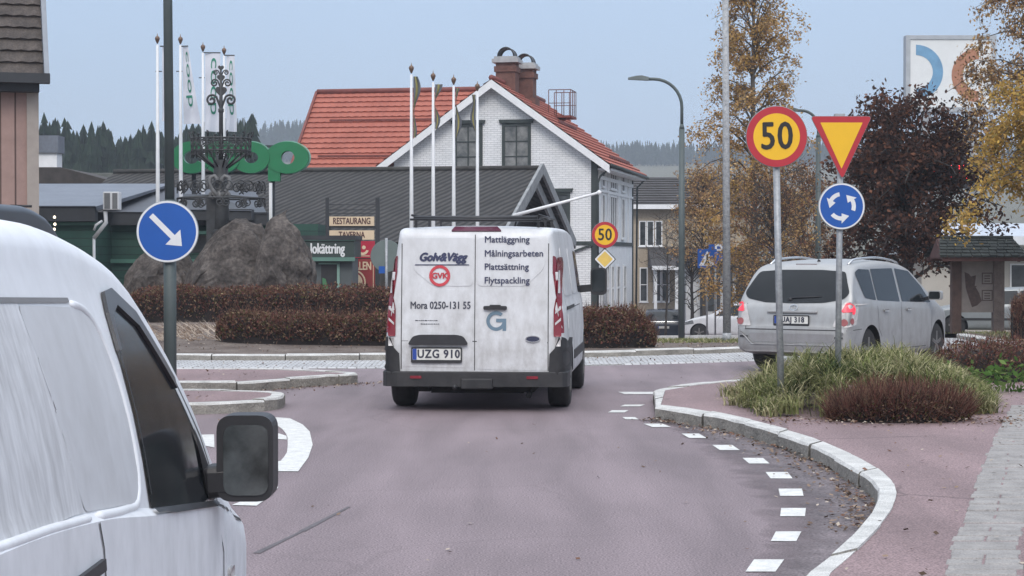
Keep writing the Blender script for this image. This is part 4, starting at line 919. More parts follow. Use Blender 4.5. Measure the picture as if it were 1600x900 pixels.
def window(root, o, ax, n, wd, ht, nx=2, ny=2, fm=None, gm=None, casing=.09, head=0., fr=.05, name='window'):
    """casing + sash bars as one part, the pane as its sub-part; o = lower left corner on the wall, n = outward normal"""
    o, ax, n = Vector(o), Vector(ax).normalized(), Vector(n).normalized(); mb = MB(); up = Vector((0,0,1))
    mb.ringprism(rect(-casing, wd+casing, -casing, ht+casing), rect(0, wd, 0, ht), o + n*.002, ax, up, n, .05)
    if head: mb.prism([(-casing-.08, ht+casing), (wd+casing+.08, ht+casing), (wd+casing+.12, ht+casing+head), (-casing-.12, ht+casing+head)], o + n*.002, ax, up, n, .11)
    mb.prism(rect(-casing-.04, wd+casing+.04, -casing-.05, -casing), o + n*.002, ax, up, n, .09)
    for i in range(1, nx): mb.prism(rect(wd*i/nx-fr/2, wd*i/nx+fr/2, 0, ht), o + n*.02, ax, up, n, .022)
    for j in range(1, ny): mb.prism(rect(0, wd, ht*j/ny-fr*.4, ht*j/ny+fr*.4), o + n*.018, ax, up, n, .02)
    w_ = mb.build(name, fm or m_wtrim, root)
    g = MB(); g.prism(rect(0, wd, 0, ht), o + n*.004, ax, up, n, .006); g.build('pane', gm or m_win, w_)
    return w_

# ---- white brick house with red tiled roof
HB = zt(75)
hs = empty('brick_house', (3.25, 75, HB), 'white brick house with red tiled roof, gable front and two chimneys', 'house', rz=R(-11))
W_, D_ = 8.1, 10.8; PK = 1.655 + 275*75.6/3000 - HB; EV = 1.655 + 142*75/3000 - HB; OV = .62
sl_ = (PK-EV)/(W_/2+OV); we = EV + OV*sl_ - .12
mb = MB(); mb.prism([(-W_,0),(0,0),(0,we),(-W_/2,PK-.14),(-W_,we)], (0,0,0), (1,0,0), (0,0,1), (0,1,0), D_); mb.build('wall', m_wbrick, hs)
mb = MB(); mb.box(.003, .06, .16, D_-.16, 0, we-.05); mb.build('boarded_facade', m_wboard, hs)
for (x0, x1, y0, y1) in ((-.16, .10, -.03, .16), (-.1, .10, D_-.16, D_+.03)): mb = MB(); mb.box(x0, x1, y0, y1, 0, we-.1); mb.build('corner_board', m_gtrim, hs)
mb = MB(); zb_ = 2.15-HB
mb.box(-2.2, .09, -.035, 0, zb_-.06, zb_+.08); mb.box(.0, .10, -.03, D_, zb_-.07, zb_+.09); mb.beam((-1.5,-.06,zb_-.55),(-.1,-.06,zb_-.05),.08,.08); mb.build('storey_band', m_gtrim, hs)
mb = MB(); mb.box(.06, .12, .1, D_-.1, we-.95+.1, we-.70); mb.box(.06,.11,.1,D_-.1, we-1.35, we-1.25)
for y in (.3, 2.9, 5.9, 9.2): mb.box(.06, .12, y-.09, y+.09, zb_+.1, we-.1)
mb.build('facade_trim', m_wtrim, hs)
# roof planes
zr = PK; e = .42
tile_roof('roof', (OV, -e, EV), (OV, D_+e, EV), (-W_/2, -e, zr), (-W_/2, D_+e, zr), 15, m_tile, hs, ribs=64)
tile_roof('roof', (-W_-OV, -e, EV), (-W_-OV, D_+e, EV), (-W_/2, -e, zr), (-W_/2, D_+e, zr), 15, m_tile, hs, ribs=64)
mb = MB(); mb.tube([(-W_/2, -e, zr+.06), (-W_/2, D_+e, zr+.06)], .12, 8); mb.build('ridge_tiles', m_tiled, hs)
for sx in (-1, 1):
    mb = MB(); a = Vector((-W_/2, -e-.05, zr-.02)); b = Vector((-W_/2 + sx*(W_/2+OV), -e-.05, EV-.02)); dn = Vector((0,0,-.32))
    mb.add([a, b, b+dn, a+dn, a+Vector((0,.07,0)), b+Vector((0,.07,0)), b+dn+Vector((0,.07,0)), a+dn+Vector((0,.07,0))], [(0,1,2,3),(4,7,6,5),(0,4,5,1),(1,5,6,2),(2,6,7,3),(3,7,4,0)])
    mb.add([a+Vector((0,.07,-.3)), b+Vector((0,.07,-.3)), b+Vector((0,.45,-.22)), a+Vector((0,.45,-.22))], [(0,1,2,3)])
    mb.build('bargeboard', m_wtrim, hs)
# soffit and gutter on the right
mb = MB(); mb.box(.07, OV, 0, D_+e-.05, EV-.20, EV-.12); mb.build('soffit', m_wtrim, hs)
mb = MB(); mb.tube([(OV+.06, -e+.1, EV-.03), (OV+.06, D_+e, EV-.07)], .075, 8); mb.tube([(OV+.05, .05, EV-.05), (.2, -.05, EV-.45), (.12, -.08, EV-.7), (.12, -.08, .2)], .045, 6); mb.tube([(OV+.05, D_+e-.1, EV-.05), (.25, D_+.15, EV-.5), (.2, D_+.15, .2)], .045, 6); mb.build('gutter', m_gtrim, hs)
# snow guards
mb = MB()
for t, y0, y1 in ((.52, 2.2, 6.6), (.12, 3.6, 9.6)):
    x = -W_/2 + (W_/2+OV)*(1-t); z = EV + (zr-EV)*t
    mb.beam((x, y0, z+.13), (x, y1, z+.13), .05, .10)
    k = y0
    while k < y1: mb.beam((x+.05, k, z+.0), (x, k, z+.15), .04, .03); k += .6
mb.build('snow_guard', m_tiled, hs)
# left wing
wy, half, wx0 = 4.9, 3.75, -12.35; wz = PK + .02; we2 = EV - .05
tile_roof('roof', (wx0-.4, wy-half, we2), (-W_/2+.2, wy-half, we2), (wx0-.4, wy, wz), (-W_/2+.2, wy, wz), 15, m_tile, hs, ribs=56)
tile_roof('roof', (wx0-.4, wy+half, we2), (-W_/2+.2, wy+half, we2), (wx0-.4, wy, wz), (-W_/2+.2, wy, wz), 15, m_tile, hs)
mb = MB(); mb.box(wx0, -W_+.01, wy-half+.55, wy+half-.5, 0, we2+.35); mb.prism([(-half+.55,0),(half-.55,0),(0,wz-we2-.4)], (wx0, wy, we2+.3), (0,1,0), (0,0,1), (1,0,0), .12); mb.build('wall', m_wbrick, hs)
mb = MB(); mb.tube([(wx0-.4, wy, wz+.06), (-W_/2, wy, wz+.06)], .12, 8); mb.build('ridge_tiles', m_tiled, hs)
mb = MB(); mb.beam((wx0-.42, wy-half, we2+.03), (wx0-.42, wy, wz+.03), .10, .18); mb.beam((wx0-.42, wy+half, we2+.03), (wx0-.42, wy, wz+.03), .10, .18); mb.build('verge_tiles', m_tiled, hs)
mb = MB()
for t in (.14, .60):
    y = wy-half+half*t; z = we2+(wz-we2)*t; mb.beam((wx0+.6, y-.02, z+.12), (-W_/2-3.3*(1-t)-.6, y-.02, z+.10), .05, .07)
mb.build('snow_guard', m_tiled, hs)
# windows
for cx in (-5.07, -3.13):
    window(hs, (cx-.46, 0, 4.98-HB), (1,0,0), (0,-1,0), .92, 1.78, 2, 3, m_gtrim, m_winb, casing=.12, head=.14)
for cx in (-6.4, -1.55): window(hs, (cx-.45, 0, 2.55-HB), (1,0,0), (0,-1,0), .9, 1.5, 2, 3, m_gtrim, m_win, casing=.11, head=.14)
for cx in (-6.5, -4.2, -1.8): window(hs, (cx-.45, 0, -.35-HB), (1,0,0), (0,-1,0), .9, 1.5, 2, 2, m_gtrim, m_win, casing=.11, head=.12)
for (y, wd, nx) in ((1.3, .62, 1), (3.6, 1.75, 3), (7.1, .75, 1)):
    window(hs, (.062, y, 4.45-HB), (0,1,0), (1,0,0), wd, .82, nx, 1, m_wtrim, m_win, casing=.06, fr=.12)
    window(hs, (.062, y, 2.45-HB), (0,1,0), (1,0,0), wd, 1.62, nx, 1, m_wtrim, m_winb, casing=.06, fr=.14)
for (y, wd, nx) in ((.6, .8, 2), (2.3, .8, 2), (4.0, .55, 1), (5.6, .8, 1), (7.7, .7, 1)):
    window(hs, (.062, y, -.55-HB), (0,1,0), (1,0,0), wd, 1.75, nx, 2, m_wtrim, m_win, casing=.06, fr=.1)
# chimneys with arched caps
for (px, wd, zt0, yy) in ((791, .80, 80, 2.3), (819.5, .74, 85, 3.7)):
    cx = -W_/2 + {791:.10, 819.5:.60}[px]; x0 = cx; ztop = (1.655 + (400-zt0-12)*78.5/3000) - HB
    mb = MB(); mb.box(x0-wd/2, x0+wd/2, yy-.4, yy+.4, PK-1.2, ztop-.25); mb.box(x0-wd/2-.06, x0+wd/2+.06, yy-.46, yy+.46, ztop-.62, ztop-.40)
    mb.box(x0-wd/2-.12, x0+wd/2+.12, yy-.5, yy+.5, PK-1.2, PK-.45); ch = mb.build('chimney', m_chim, hs)
    mb = MB(); mb.box(x0-wd/2-.14, x0+wd/2+.14, yy-.52, yy+.52, ztop-.25, ztop-.10); mb.box(x0-wd/2-.06, x0+wd/2+.06, yy-.45, yy+.45, ztop-.10, ztop); mb.build('chimney_cap', m_cap, ch)
    mb = MB(); pts = [(x0 - .33*math.cos(math.pi*k/12), .36*math.sin(math.pi*k/12)) for k in range(13)]
    for k in range(12):
        a, b = pts[k], pts[k+1]; mb.add([(a[0], yy-.35, ztop+a[1]), (b[0], yy-.35, ztop+b[1]), (b[0], yy+.35, ztop+b[1]), (a[0], yy+.35, ztop+a[1])], [(0,1,2,3)])
    for y in (yy-.35, yy+.35): mb.tube([(p[0], y, ztop+p[1]) for p in pts], .03, 6)
    mb.build('chimney_hood', m_black, ch)
# sweep's platform with railing beside the ridge
m_rail = M('rail_red', (.13,.05,.045), rough=.6)
mb = MB(); t = .60; x = -W_/2 + (W_/2+OV)*(1-t) + .1; z = EV + (zr-EV)*t + .15; y0, y1 = 4.2, 5.6
mb.box(x-.55, x+.45, y0, y1, z, z+.09); mb.beam((x-.55, y0+.2, z-.35), (x+.4, y0+.2, z), .05, .05); mb.build('roof_platform', m_tiled, hs)
mb = MB()
for yy in (y0, y1):
    for xx in (x-.5, x-.18, x+.14, x+.42): mb.tube([(xx, yy, z+.05), (xx, yy, z+1.15)], .018, 6)
    mb.tube([(x-.5, yy, z+1.15), (x+.42, yy, z+1.15)], .02, 6); mb.tube([(x-.5, yy, z+.6), (x+.42, yy, z+.6)], .016, 6)
for yy in (y0+.5, y0+.95): mb.tube([(x+.42, yy, z+.05), (x+.42, yy, z+1.15)], .018, 6)
mb.tube([(x+.42, y0, z+1.15), (x+.42, y1, z+1.15)], .02, 6); mb.build('platform_railing', m_rail, hs)
mb = MB(); mb.box(-1.7, -.75, -.1, -.04, 1.30-HB, 1.42-HB); mb.build('wall_sign', M('pale_sign', (.5,.55,.52)), hs)

# ---- low building with black corrugated roof and timber gable
lb_z = zt(60)
lb = empty('low_building', (.72, 62, lb_z), 'low dark building with black corrugated roof and pale A shaped gable boards', 'building', rz=R(-11))
rz_ = 4.45 - lb_z; hd = 6.6; dr = .365; L_ = 14.4; ez_ = rz_ - hd*dr
tile_roof('roof', (-L_, -hd, ez_), (.25, -hd, ez_), (-L_, 0, rz_), (.25, 0, rz_), 1, m_broof, lb, lift=.02)
tile_roof('roof', (-L_, hd, ez_), (.25, hd, ez_), (-L_, 0, rz_), (.25, 0, rz_), 1, m_broof, lb, lift=.02)
m_dark = M('dark_timber_wall', (.05,.048,.045), rough=.85, var=.3)
mb = MB(); mb.prism([(-hd+.5,0),(hd-.5,0),(hd-.5,ez_+.5*dr-.1),(0,rz_-.12),(-hd+.5,ez_+.5*dr-.1)], (-L_+.3, 0, 0), (0,1,0), (0,0,1), (1,0,0), L_-1.1); mb.build('wall', m_dark, lb)
m_gable = M('weathered_gable_board', (.24,.25,.255), rough=.85, var=.25, scale=4)
for sy in (-1, 1):
    for (x, off) in ((.26, 0), (.05, .55)):
        mb = MB(); mb.beam((x, 0, rz_+.03-off*dr*2.2), (x, sy*(hd+.05), ez_+.03-off*dr*2.2), .09, .34); mb.build('bargeboard', m_gable, lb)
mb = MB(); mb.tube([(-L_, 0, rz_+.05), (.25, 0, rz_+.05)], .09, 6); mb.build('ridge_cap', m_dark, lb)
fp = empty('facade_flagpole', P(802,337,56.4), 'bare white pole slanting out from the dark gable towards the white house', 'pole')
mb = MB(); d = P(936,301,56.4) - P(802,337,56.4); mb.tube([(0,0,0), d], [.055,.035], 8, 0); mb.lathe([(.002,-.08),(.075,-.03),(.075,.03),(.002,.08)], d, n=10); mb.build('pole', m_wtrim, fp)
mb = MB(); mb.tube([d*.05+Vector((0,.0,-.02)), (0,.9,-.5)], .03, 6); mb.build('bracket', m_dark, fp)

# ---- green shop building on the left
gb_z = zt(54)
gb = empty('shop_building', (-9.4, 54, gb_z), 'low dark green shop building with grey metal roof behind the boulders', 'building')
m_green = M_pattern('green_boards', 'brick', (.018,.070,.052), (.015,.060,.045), (.008,.03,.022), 40, .22, .012, .5, .7, speck=.15)
m_fascia = M('dark_fascia', (.030,.033,.038), rough=.7, var=.2)
m_metal = M('grey_metal_roof', (.13,.145,.175), rough=.5, var=.14, scale=1.2, speck=(.1, 10))
m_metald = M('grey_metal_roof_dark', (.062,.068,.082), rough=.55, var=.15)
z_ = lambda py, D: 1.655 - (py-400)*D/3000 - gb_z
xw = lambda px, D: (px-800)/3000*D + 9.4
mb = MB(); mb.box(xw(30,52), xw(150,52), -2, 6, 0, z_(345,52)); mb.box(xw(150,54)-.0, xw(497,54), 0, 6, 0, z_(350,54)); mb.build('wall', m_green, gb)
mb = MB(); mb.box(xw(28,52), xw(152,52), -2.25, -1.9, z_(346,52), z_(322,52)); mb.box(xw(153,54), xw(420,54), -.35, 0, z_(352,54), z_(332,54)); mb.box(xw(260,54), xw(400,54), -.9, -.35, z_(345,54), z_(328,54)); mb.build('fascia', m_fascia, gb)
mb = MB(); mb.add([(xw(26,52), -2.3, z_(323,52)), (xw(154,52), -2.3, z_(323,52)), (xw(270,60), 6, z_(287,60)), (xw(20,60), 6, z_(287,60))], [(0,1,2,3)]); mb.add([(xw(154,52), -2.3, z_(323,52)), (xw(154,52), -2.2, z_(330,52)), (xw(270,60),6,z_(290,60)), (xw(270,60),6,z_(287,60))],[(0,1,2,3)]); mb.build('roof', m_metal, gb)
mb = MB(); mb.add([(xw(152,53), -.4, z_(331,54)), (xw(420,54), -.4, z_(334,54)), (xw(400,60), 6, z_(300,60)), (xw(240,60), 6, z_(291,60))], [(0,1,2,3)]); mb.add([(xw(258,54), -.95, z_(328,54)), (xw(402,54), -.95, z_(331,54)), (xw(345,56), .5, z_(306,56)), (xw(300,56), .5, z_(306,56))], [(0,1,2,3)]); mb.build('side_roof', m_metald, gb)
m_gline = M('green_ledge', (.06,.16,.12), rough=.6)
mb = MB(); mb.box(xw(150,54), xw(480,54), -.12, -.003, z_(411,54), z_(405,54)); mb.box(xw(62,52), xw(150,52), -2.08, -2.003, z_(352,52), z_(347,52)); mb.box(xw(230,54), xw(400,54), -.5, -.003, z_(366,54), z_(361,54)); mb.build('ledge', m_gline, gb)
mb = MB(); mb.box(xw(68,52), xw(72,52), -2.1, -2.003, 0, z_(322,52)); mb.build('downpipe', m_wtrim, gb)
for a_, b_2, c_2, d_2 in ((250,330,395,368),(345,410,398,366)): mb = MB(); mb.box(xw(a_,54), xw(b_2,54), -.02, .0, z_(c_2,54), z_(d_2,54)); mb.build('shop_window', m_win, gb)
bb_z = zt(66)
bh = empty('rear_shed', (-16.2, 68, bb_z), 'small dark roofed outbuilding with white chimney behind the green shop', 'building')
zz = lambda py, D: 1.655 - (py-400)*D/3000 - bb_z
mb = MB(); mb.box(-3, 2.2, 0, 5, 0, zz(288,68)); mb.build('wall', m_dark, bh)
mb = MB(); mb.prism([(-3.2, zz(287,68)), (2.4, zz(287,68)), (.3, zz(262,68)), (-3.2, zz(262,68))], (0,-.3,0), (1,0,0), (0,0,1), (0,1,0), 5.4); mb.build('roof', M('brown_black_roof', (.05,.043,.04), rough=.9, var=.3), bh)
mb = MB(); mb.box(-.75, .0, .4, 1.2, zz(268,68), zz(238,68)); ch = mb.build('chimney', m_wtrim, bh); mb = MB(); mb.box(-.8, .07, .3, 1.3, zz(238,68), zz(211,68)); mb.build('chimney_cap', m_metal, ch)
# long low dark roofs seen above the shop
lr = empty('rear_building', (-11.0, 72, zt(72)), 'long low building with mossy dark roof between the shop and the forest', 'building')
zz = lambda py, D: 1.655 - (py-400)*D/3000 - zt(72)
mb = MB(); mb.box(-5.6, 4.5, 0, 6, 0, zz(292,72)); mb.build('wall', m_dark, lr)
mb = MB(); mb.prism([(-.3, zz(293,72)), (6.3, zz(293,72)), (3, zz(270,75))], (-6, 0, 0), (0,1,0), (0,0,1), (1,0,0), 11); mb.build('roof', M('mossy_roof', (.05,.052,.042), rough=.95, var=.45, scale=3, bump=.6), lr)

# ---- pink boarded house, top left
ph = empty('boarded_house', (-9.87, 40, 0), 'pink boarded house with dark tiled roof at the left edge of the photo', 'house', rz=R(17))
m_pink = M_pattern('pink_boards', 'brick', (.34,.225,.195), (.30,.20,.175), (.10,.06,.05), .30, 60, .018, .9, .75, speck=.12)
zz = lambda py: 1.655 - (py-400)*40/3000
mb = MB(); mb.box(-8, -.22, 0, 9, 0, zz(128)); mb.build('wall', m_pink, ph)
m_pale = M('pale_corner_board', (.33,.29,.26), rough=.7, var=.12)
mb = MB(); mb.box(-.22, .02, -.05, 9, 0, zz(140)); mb.build('corner_board', m_pale, ph)
m_dtile = M('dark_roof_tile', (.046,.036,.031), rough=.75, var=.3, scale=3, col2=(.085,.068,.058), bump=.5, bscale=20, speck=(.3, 25))
rt = zz(-190)
tile_roof('roof', (-8.4, -.42, zz(122)), (.10, -.42, zz(122)), (-8.4, 2.4, rt), (.10, 2.4, rt), 16, m_dtile, ph, ribs=60)
mb = MB(); mb.beam((.16, -.46, zz(124)), (.16, 2.4, rt), .10, .26); mb.build('bargeboard', M('grey_metal_verge', (.22,.24,.27), rough=.5), ph)
mb = MB(); mb.box(-8.4, .22, -.62, -.36, zz(134), zz(119)); mb.box(-8.4, .02, -.36, 0, zz(146), zz(133)); mb.build('eaves_gutter', m_fascia, ph)
mb = MB(); mb.tube([(-.55,-.02,zz(322)),(-.15,-.3,zz(323))], .03, 6); mb.build('wall_bracket', m_black, ph)

# ---- beige house beyond
bg_z = zt(95); s95 = 95/3000
bg = empty('beige_house', (6.2, 95, bg_z), 'beige rendered house with dark roof and white framed windows right of the white house', 'house')
zz = lambda py: 1.655 - (py-400)*s95 - bg_z
bx = lambda px: (px-800)*s95 - 6.2
m_beige = M('beige_render', (.36,.30,.225), rough=.85, var=.12, scale=1.5, speck=(.1, 12))
m_dgroof = M('dark_grey_roof', (.050,.046,.046), rough=.85, var=.25, scale=2)
mb = MB(); mb.box(bx(985), bx(1180), 0, 8, 0, zz(322)); mb.build('wall', m_beige, bg)
tile_roof('roof', (bx(980), -.5, zz(322)), (bx(1190), -.5, zz(322)), (bx(985), 4, zz(272)), (bx(1190), 4, zz(272)), 12, m_dgroof, bg)
mb = MB(); mb.box(bx(980), bx(1190), -.62, -.5, zz(327), zz(320)); mb.build('gutter', m_wtrim, bg)
for px in (1000, 1012, 1025): window(bg, (bx(px)-.0, 0, zz(383)), (1,0,0), (0,-1,0), .26, 1.15, 1, 1, m_wtrim, m_win, casing=.05)
for px in (1001, 1022, 1035): window(bg, (bx(px), 0, zz(470)), (1,0,0), (0,-1,0), .30, 1.6, 1, 2, m_wtrim, m_win, casing=.05)
mb = MB(); mb.prism([(-3.0, zz(418)), (0, zz(386)), (0, zz(418))], (bx(1012), 0, 0), (0,1,0), (0,0,1), (1,0,0), bx(1150)-bx(1012)); mb.build('porch_roof', m_dgroof, bg)
for px in (1018, 1050, 1085, 1118): mb = MB(); mb.box(bx(px)-.07, bx(px)+.07, -2.7, -2.55, 0, zz(418)); mb.build('porch_post', m_wtrim, bg)
mb = MB(); mb.box(bx(1012), bx(1150), -3.05, -2.9, zz(421), zz(415)); mb.build('porch_beam', m_wtrim, bg)
# pale delivery body, hut and low fence beyond the crossing signs
wh_z = zt(84)
wh = empty('white_kiosk', (8.5, 84, wh_z), 'small white building with dark posts behind the pedestrian crossing sign', 'building')
zz = lambda py: 1.655 - (py-400)*.028 - wh_z
kx = lambda px: (px-800)*.028 - 8.5
mb = MB(); mb.box(kx(1072), kx(1250), 0, 3, 0, zz(418)); mb.build('wall', M('dull_white_wall', (.55,.56,.57), rough=.8, var=.12), wh)
mb = MB(); mb.box(kx(1066), kx(1270), -.6, 3.2, zz(418), zz(408)); mb.build('roof', m_fascia, wh)
for px in (1095, 1121, 1140, 1176): mb = MB(); mb.box(kx(px)-.07, kx(px)+.07, -.5, -.36, 0, zz(416)); mb.build('canopy_post', m_fascia, wh)
mb = MB(); mb.box(kx(1104), kx(1116), -.03, -.003, zz(486), zz(428)); mb.build('doorway', m_win, wh)
mb = MB(); mb.box(kx(1150), kx(1166), -.03, -.003, zz(470), zz(430)); mb.build('shop_window', m_win, wh)
lf = MB(); lf.box(-.55,.62,0,.18,0,.62); lf.box(-.6,.67,-.04,.22,.62,.68)
o = lf.build('low_wall', M('low_wall_white', (.55,.54,.52), rough=.8), loc=(8.4, 78, zt(78))); tag(o, 'low white wall with coping behind the white hatchback', 'wall')

# ---- filling station: pale building, canopy, pylon sign
fs_z = zt(62)
fs = empty('service_building', (14.0, 62, fs_z), 'long cream service building with flat white roof edge at the right', 'building')
zz = lambda py: 1.655 - (py-400)*62/3000 - fs_z
fx = lambda px: (px-800)*62/3000 - 14.0
m_cream = M('cream_render', (.47,.44,.40), rough=.85, var=.08, scale=1.2)
mb = MB(); mb.box(fx(1440), fx(1790), 0, 8, 0, zz(398)); mb.build('wall', m_cream, fs)
mb = MB(); mb.box(fx(1430), fx(1800), -.5, 8.2, zz(398), zz(384)); mb.box(fx(1545), fx(1800), -1.6, -.5, zz(383), zz(370)); mb.build('roof', M('roof_edge_white', (.66,.68,.71), rough=.5, var=.06), fs)
for a, b in ((1490, 1503), (1580, 1640)): window(fs, (fx(a), 0, zz(482 if a > 1550 else 440)), (1,0,0), (0,-1,0), fx(b)-fx(a), 1.4 if a > 1550 else .7, 2, 1, m_wtrim, m_win, casing=.05)
mb = MB(); mb.box(fx(1505), fx(1527), -.4, -.0, zz(448), zz(412)); mb.build('air_conditioner', m_wtrim, fs, bevel=.02)
mb = MB(); mb.prism([(0, zz(372)), (9, zz(372)), (9, zz(345)), (3, zz(345))], (fx(1500), 2, 0), (0,1,0), (0,0,1), (1,0,0), 8); mb.build('upper_roof', M('pale_blue_roof', (.42,.46,.52), rough=.5), fs)

py_z = zt(75)
py_ = empty('pylon_sign', (16.9, 75, py_z), 'tall white pylon sign with blue and orange arcs rising behind the dark red tree', 'sign')
s75 = 75/3000; zz = lambda py: 1.655 - (py-400)*s75 - py_z; qx = lambda px: (px-800)*s75 - 16.9
m_wpan = M('sign_panel_white', (.66,.67,.66), rough=.4, var=.04)
mb = MB(); mb.box(qx(1421), qx(1548), 0, .4, zz(168), zz(62)); mb.build('panel', m_wpan, py_)
mb = MB(); mb.ringprism(rect(qx(1414), qx(1555), zz(175), zz(56)), rect(qx(1421), qx(1548), zz(168), zz(62)), (0,-.05,0), (1,0,0), (0,0,1), (0,1,0), .5); mb.build('panel_frame', M('panel_frame_grey', (.36,.38,.40), rough=.4), py_)
def arc(cx, cy, r0, r1, a0, a1, n=20, ky=1.): return [(cx+r1*math.cos(a0+(a1-a0)*k/n), cy+ky*r1*math.sin(a0+(a1-a0)*k/n)) for k in range(n+1)] + [(cx+r0*math.cos(a0+(a1-a0)*k/n), cy+ky*r0*math.sin(a0+(a1-a0)*k/n)) for k in range(n, -1, -1)]
mb = MB(); mb.prism(arc(qx(1430), zz(113), .66, 1.06, -math.pi/2, math.pi/2), (0,-.012,0), (1,0,0), (0,0,1), (0,1,0), .01); mb.build('blue_arc', M('sign_blue_light', (.14,.29,.44), rough=.5), py_)
mb = MB(); mb.prism(arc(qx(1528), zz(118), .62, 1.06, math.pi/2, 3*math.pi/2), (0,-.012,0), (1,0,0), (0,0,1), (0,1,0), .01); mb.build('orange_arc', M('sign_orange', (.36,.16,.09), rough=.5), py_)
for a_ in (1440, 1512): mb = MB(); mb.box(qx(a_), qx(a_+15), .1, .3, 0, zz(175)); mb.build('post', M('post_grey', (.30,.31,.32), rough=.5), py_)
mb = MB(); mb.box(qx(1418), qx(1528), -.05, .05, zz(295), zz(245)); pd = mb.build('price_display', m_black, py_)
mb = MB()
def seg7(mb, ch, x, z, w_, h):
    S_ = {'0':'abcdef','1':'bc','2':'abged','3':'abgcd','4':'fgbc','5':'afgcd','6':'afgedc','7':'abc','8':'abcdefg','9':'abcfgd'}[ch]; t = .05
    R_ = {'a':(0,w_,h-t,h),'g':(0,w_,h/2-t/2,h/2+t/2),'d':(0,w_,0,t),'f':(0,t,h/2,h),'b':(w_-t,w_,h/2,h),'e':(0,t,0,h/2),'c':(w_-t,w_,0,h/2)}
    for s_ in S_:
        a, b, c, d = R_[s_]; mb.box(x+a+.012, x+b-.012, -.065, -.052, z+c+.012, z+d-.012)
for ch, px in zip('1919', (1428, 1447, 1473, 1497)): seg7(mb, ch, qx(px), zz(283), .33, .62)
mb.build('lit_digits', M('led_red', (.8,.02,.02), emit=((1,.02,.03), 9)), pd)
# ================================================================= ROAD SIGNS, POLES, LAMPS
m_galv = M('galvanised_steel', (.30,.315,.33), rough=.5, metal=.25, var=.22, scale=9, speck=(.15, 40))
m_dkpole = M('dark_green_pole', (.075,.095,.095), rough=.55, var=.15, scale=3)
m_yel = M('sign_yellow', (.80,.46,.015), rough=.4, var=.03, scale=5)
m_red2 = M('sign_red', (.42,.022,.035), rough=.4, var=.06, scale=5)
m_blue = M('sign_blue', (.008,.085,.36), rough=.38, var=.05, scale=5)
m_swhite = M('sign_white', (.68,.69,.70), rough=.45, var=.06, scale=8)
m_back = M('sign_back', (.23,.25,.26), rough=.5, metal=.2, var=.1)
m_blk = M('sign_black', (.012,.012,.013), rough=.5)
AX, UP, FN = Vector((1,0,0)), Vector((0,0,1)), Vector((0,-1,0))

def disc_sign(parent, c, r, rim, face, rimw, name='sign_plate', inner_line=None):
    mb = MB(); mb.lathe([(r, .0), (r+.004, .004), (r+.004, .022), (r, .026)], c, AX, UP, FN, 56, 0, False); pl = mb.build(name, m_back, parent)
    mb = MB(); mb.ringprism(circ(r-.002, 56), circ(r-rimw, 56), c + FN*.0265, AX, UP, FN, .0015); mb.build('rim', rim, pl)
    mb = MB(); mb.prism(circ(r-rimw, 56), c + FN*.0265, AX, UP, FN, .001); mb.build('face', face, pl)
    return pl
def speed_sign(loc, label, r, zc, post, lean=0., group=None):
    t = empty('road_sign', loc, label, 'road sign', group); t.rotation_euler = (0, lean, 0)
    mb = MB(); mb.tube([(0, .035, -.1), (0, .035, zc-.0)], post, 12); mb.build('post', m_galv, t)
    for z_c in (zc-.22, zc+.14): mb = MB(); mb.box(-.05, .05, -.0, .08, z_c, z_c+.04); mb.build('clamp', m_galv, t)
    pl = disc_sign(t, Vector((0, -.0, zc)), r, m_red2, m_yel, r*.235)
    mb = MB(); mb.text('50', r*1.26, (0, -.030, zc-.005), mi=0, bold=r*.022, depth=.0008, xs=.84, space=1.06); mb.build('numerals', m_blk, pl)
    return t
b_ = P(1219, 0, 19.1)
speed_sign((b_.x+.02, 19.1, .12), 'large yellow 50 speed sign with red rim on leaning post in the grass clump', .302, 2.84-.12, .034, lean=R(-1.3))
b_ = P(945, 0, 44)
t = speed_sign((b_.x, 44, isl_z(b_.x, 44)), 'small far 50 speed sign above a yellow diamond in front of the white house', .30, 1.655+33*44/3000-isl_z(b_.x, 44), .035)
zc = 1.655 - 5*44/3000 - isl_z(b_.x, 44)
mb = MB(); k = .26; mb.prism(rnd_poly([(0,-k),(k,0),(0,k),(-k,0)], .03), (0, 0, zc), AX, UP, FN, .02); dp = mb.build('diamond_plate', m_blk, t)
mb = MB(); k2 = .235; mb.prism(rnd_poly([(0,-k2),(k2,0),(0,k2),(-k2,0)], .03), (0, -.0205, zc), AX, UP, FN, .0015); mb.build('diamond_border', m_swhite, dp)
mb = MB(); k2 = .185; mb.prism(rnd_poly([(0,-k2),(k2,0),(0,k2),(-k2,0)], .02), (0, -.0225, zc), AX, UP, FN, .001); mb.build('diamond_face', M('sign_yellow_pale', (.72,.50,.12), rough=.4), dp)

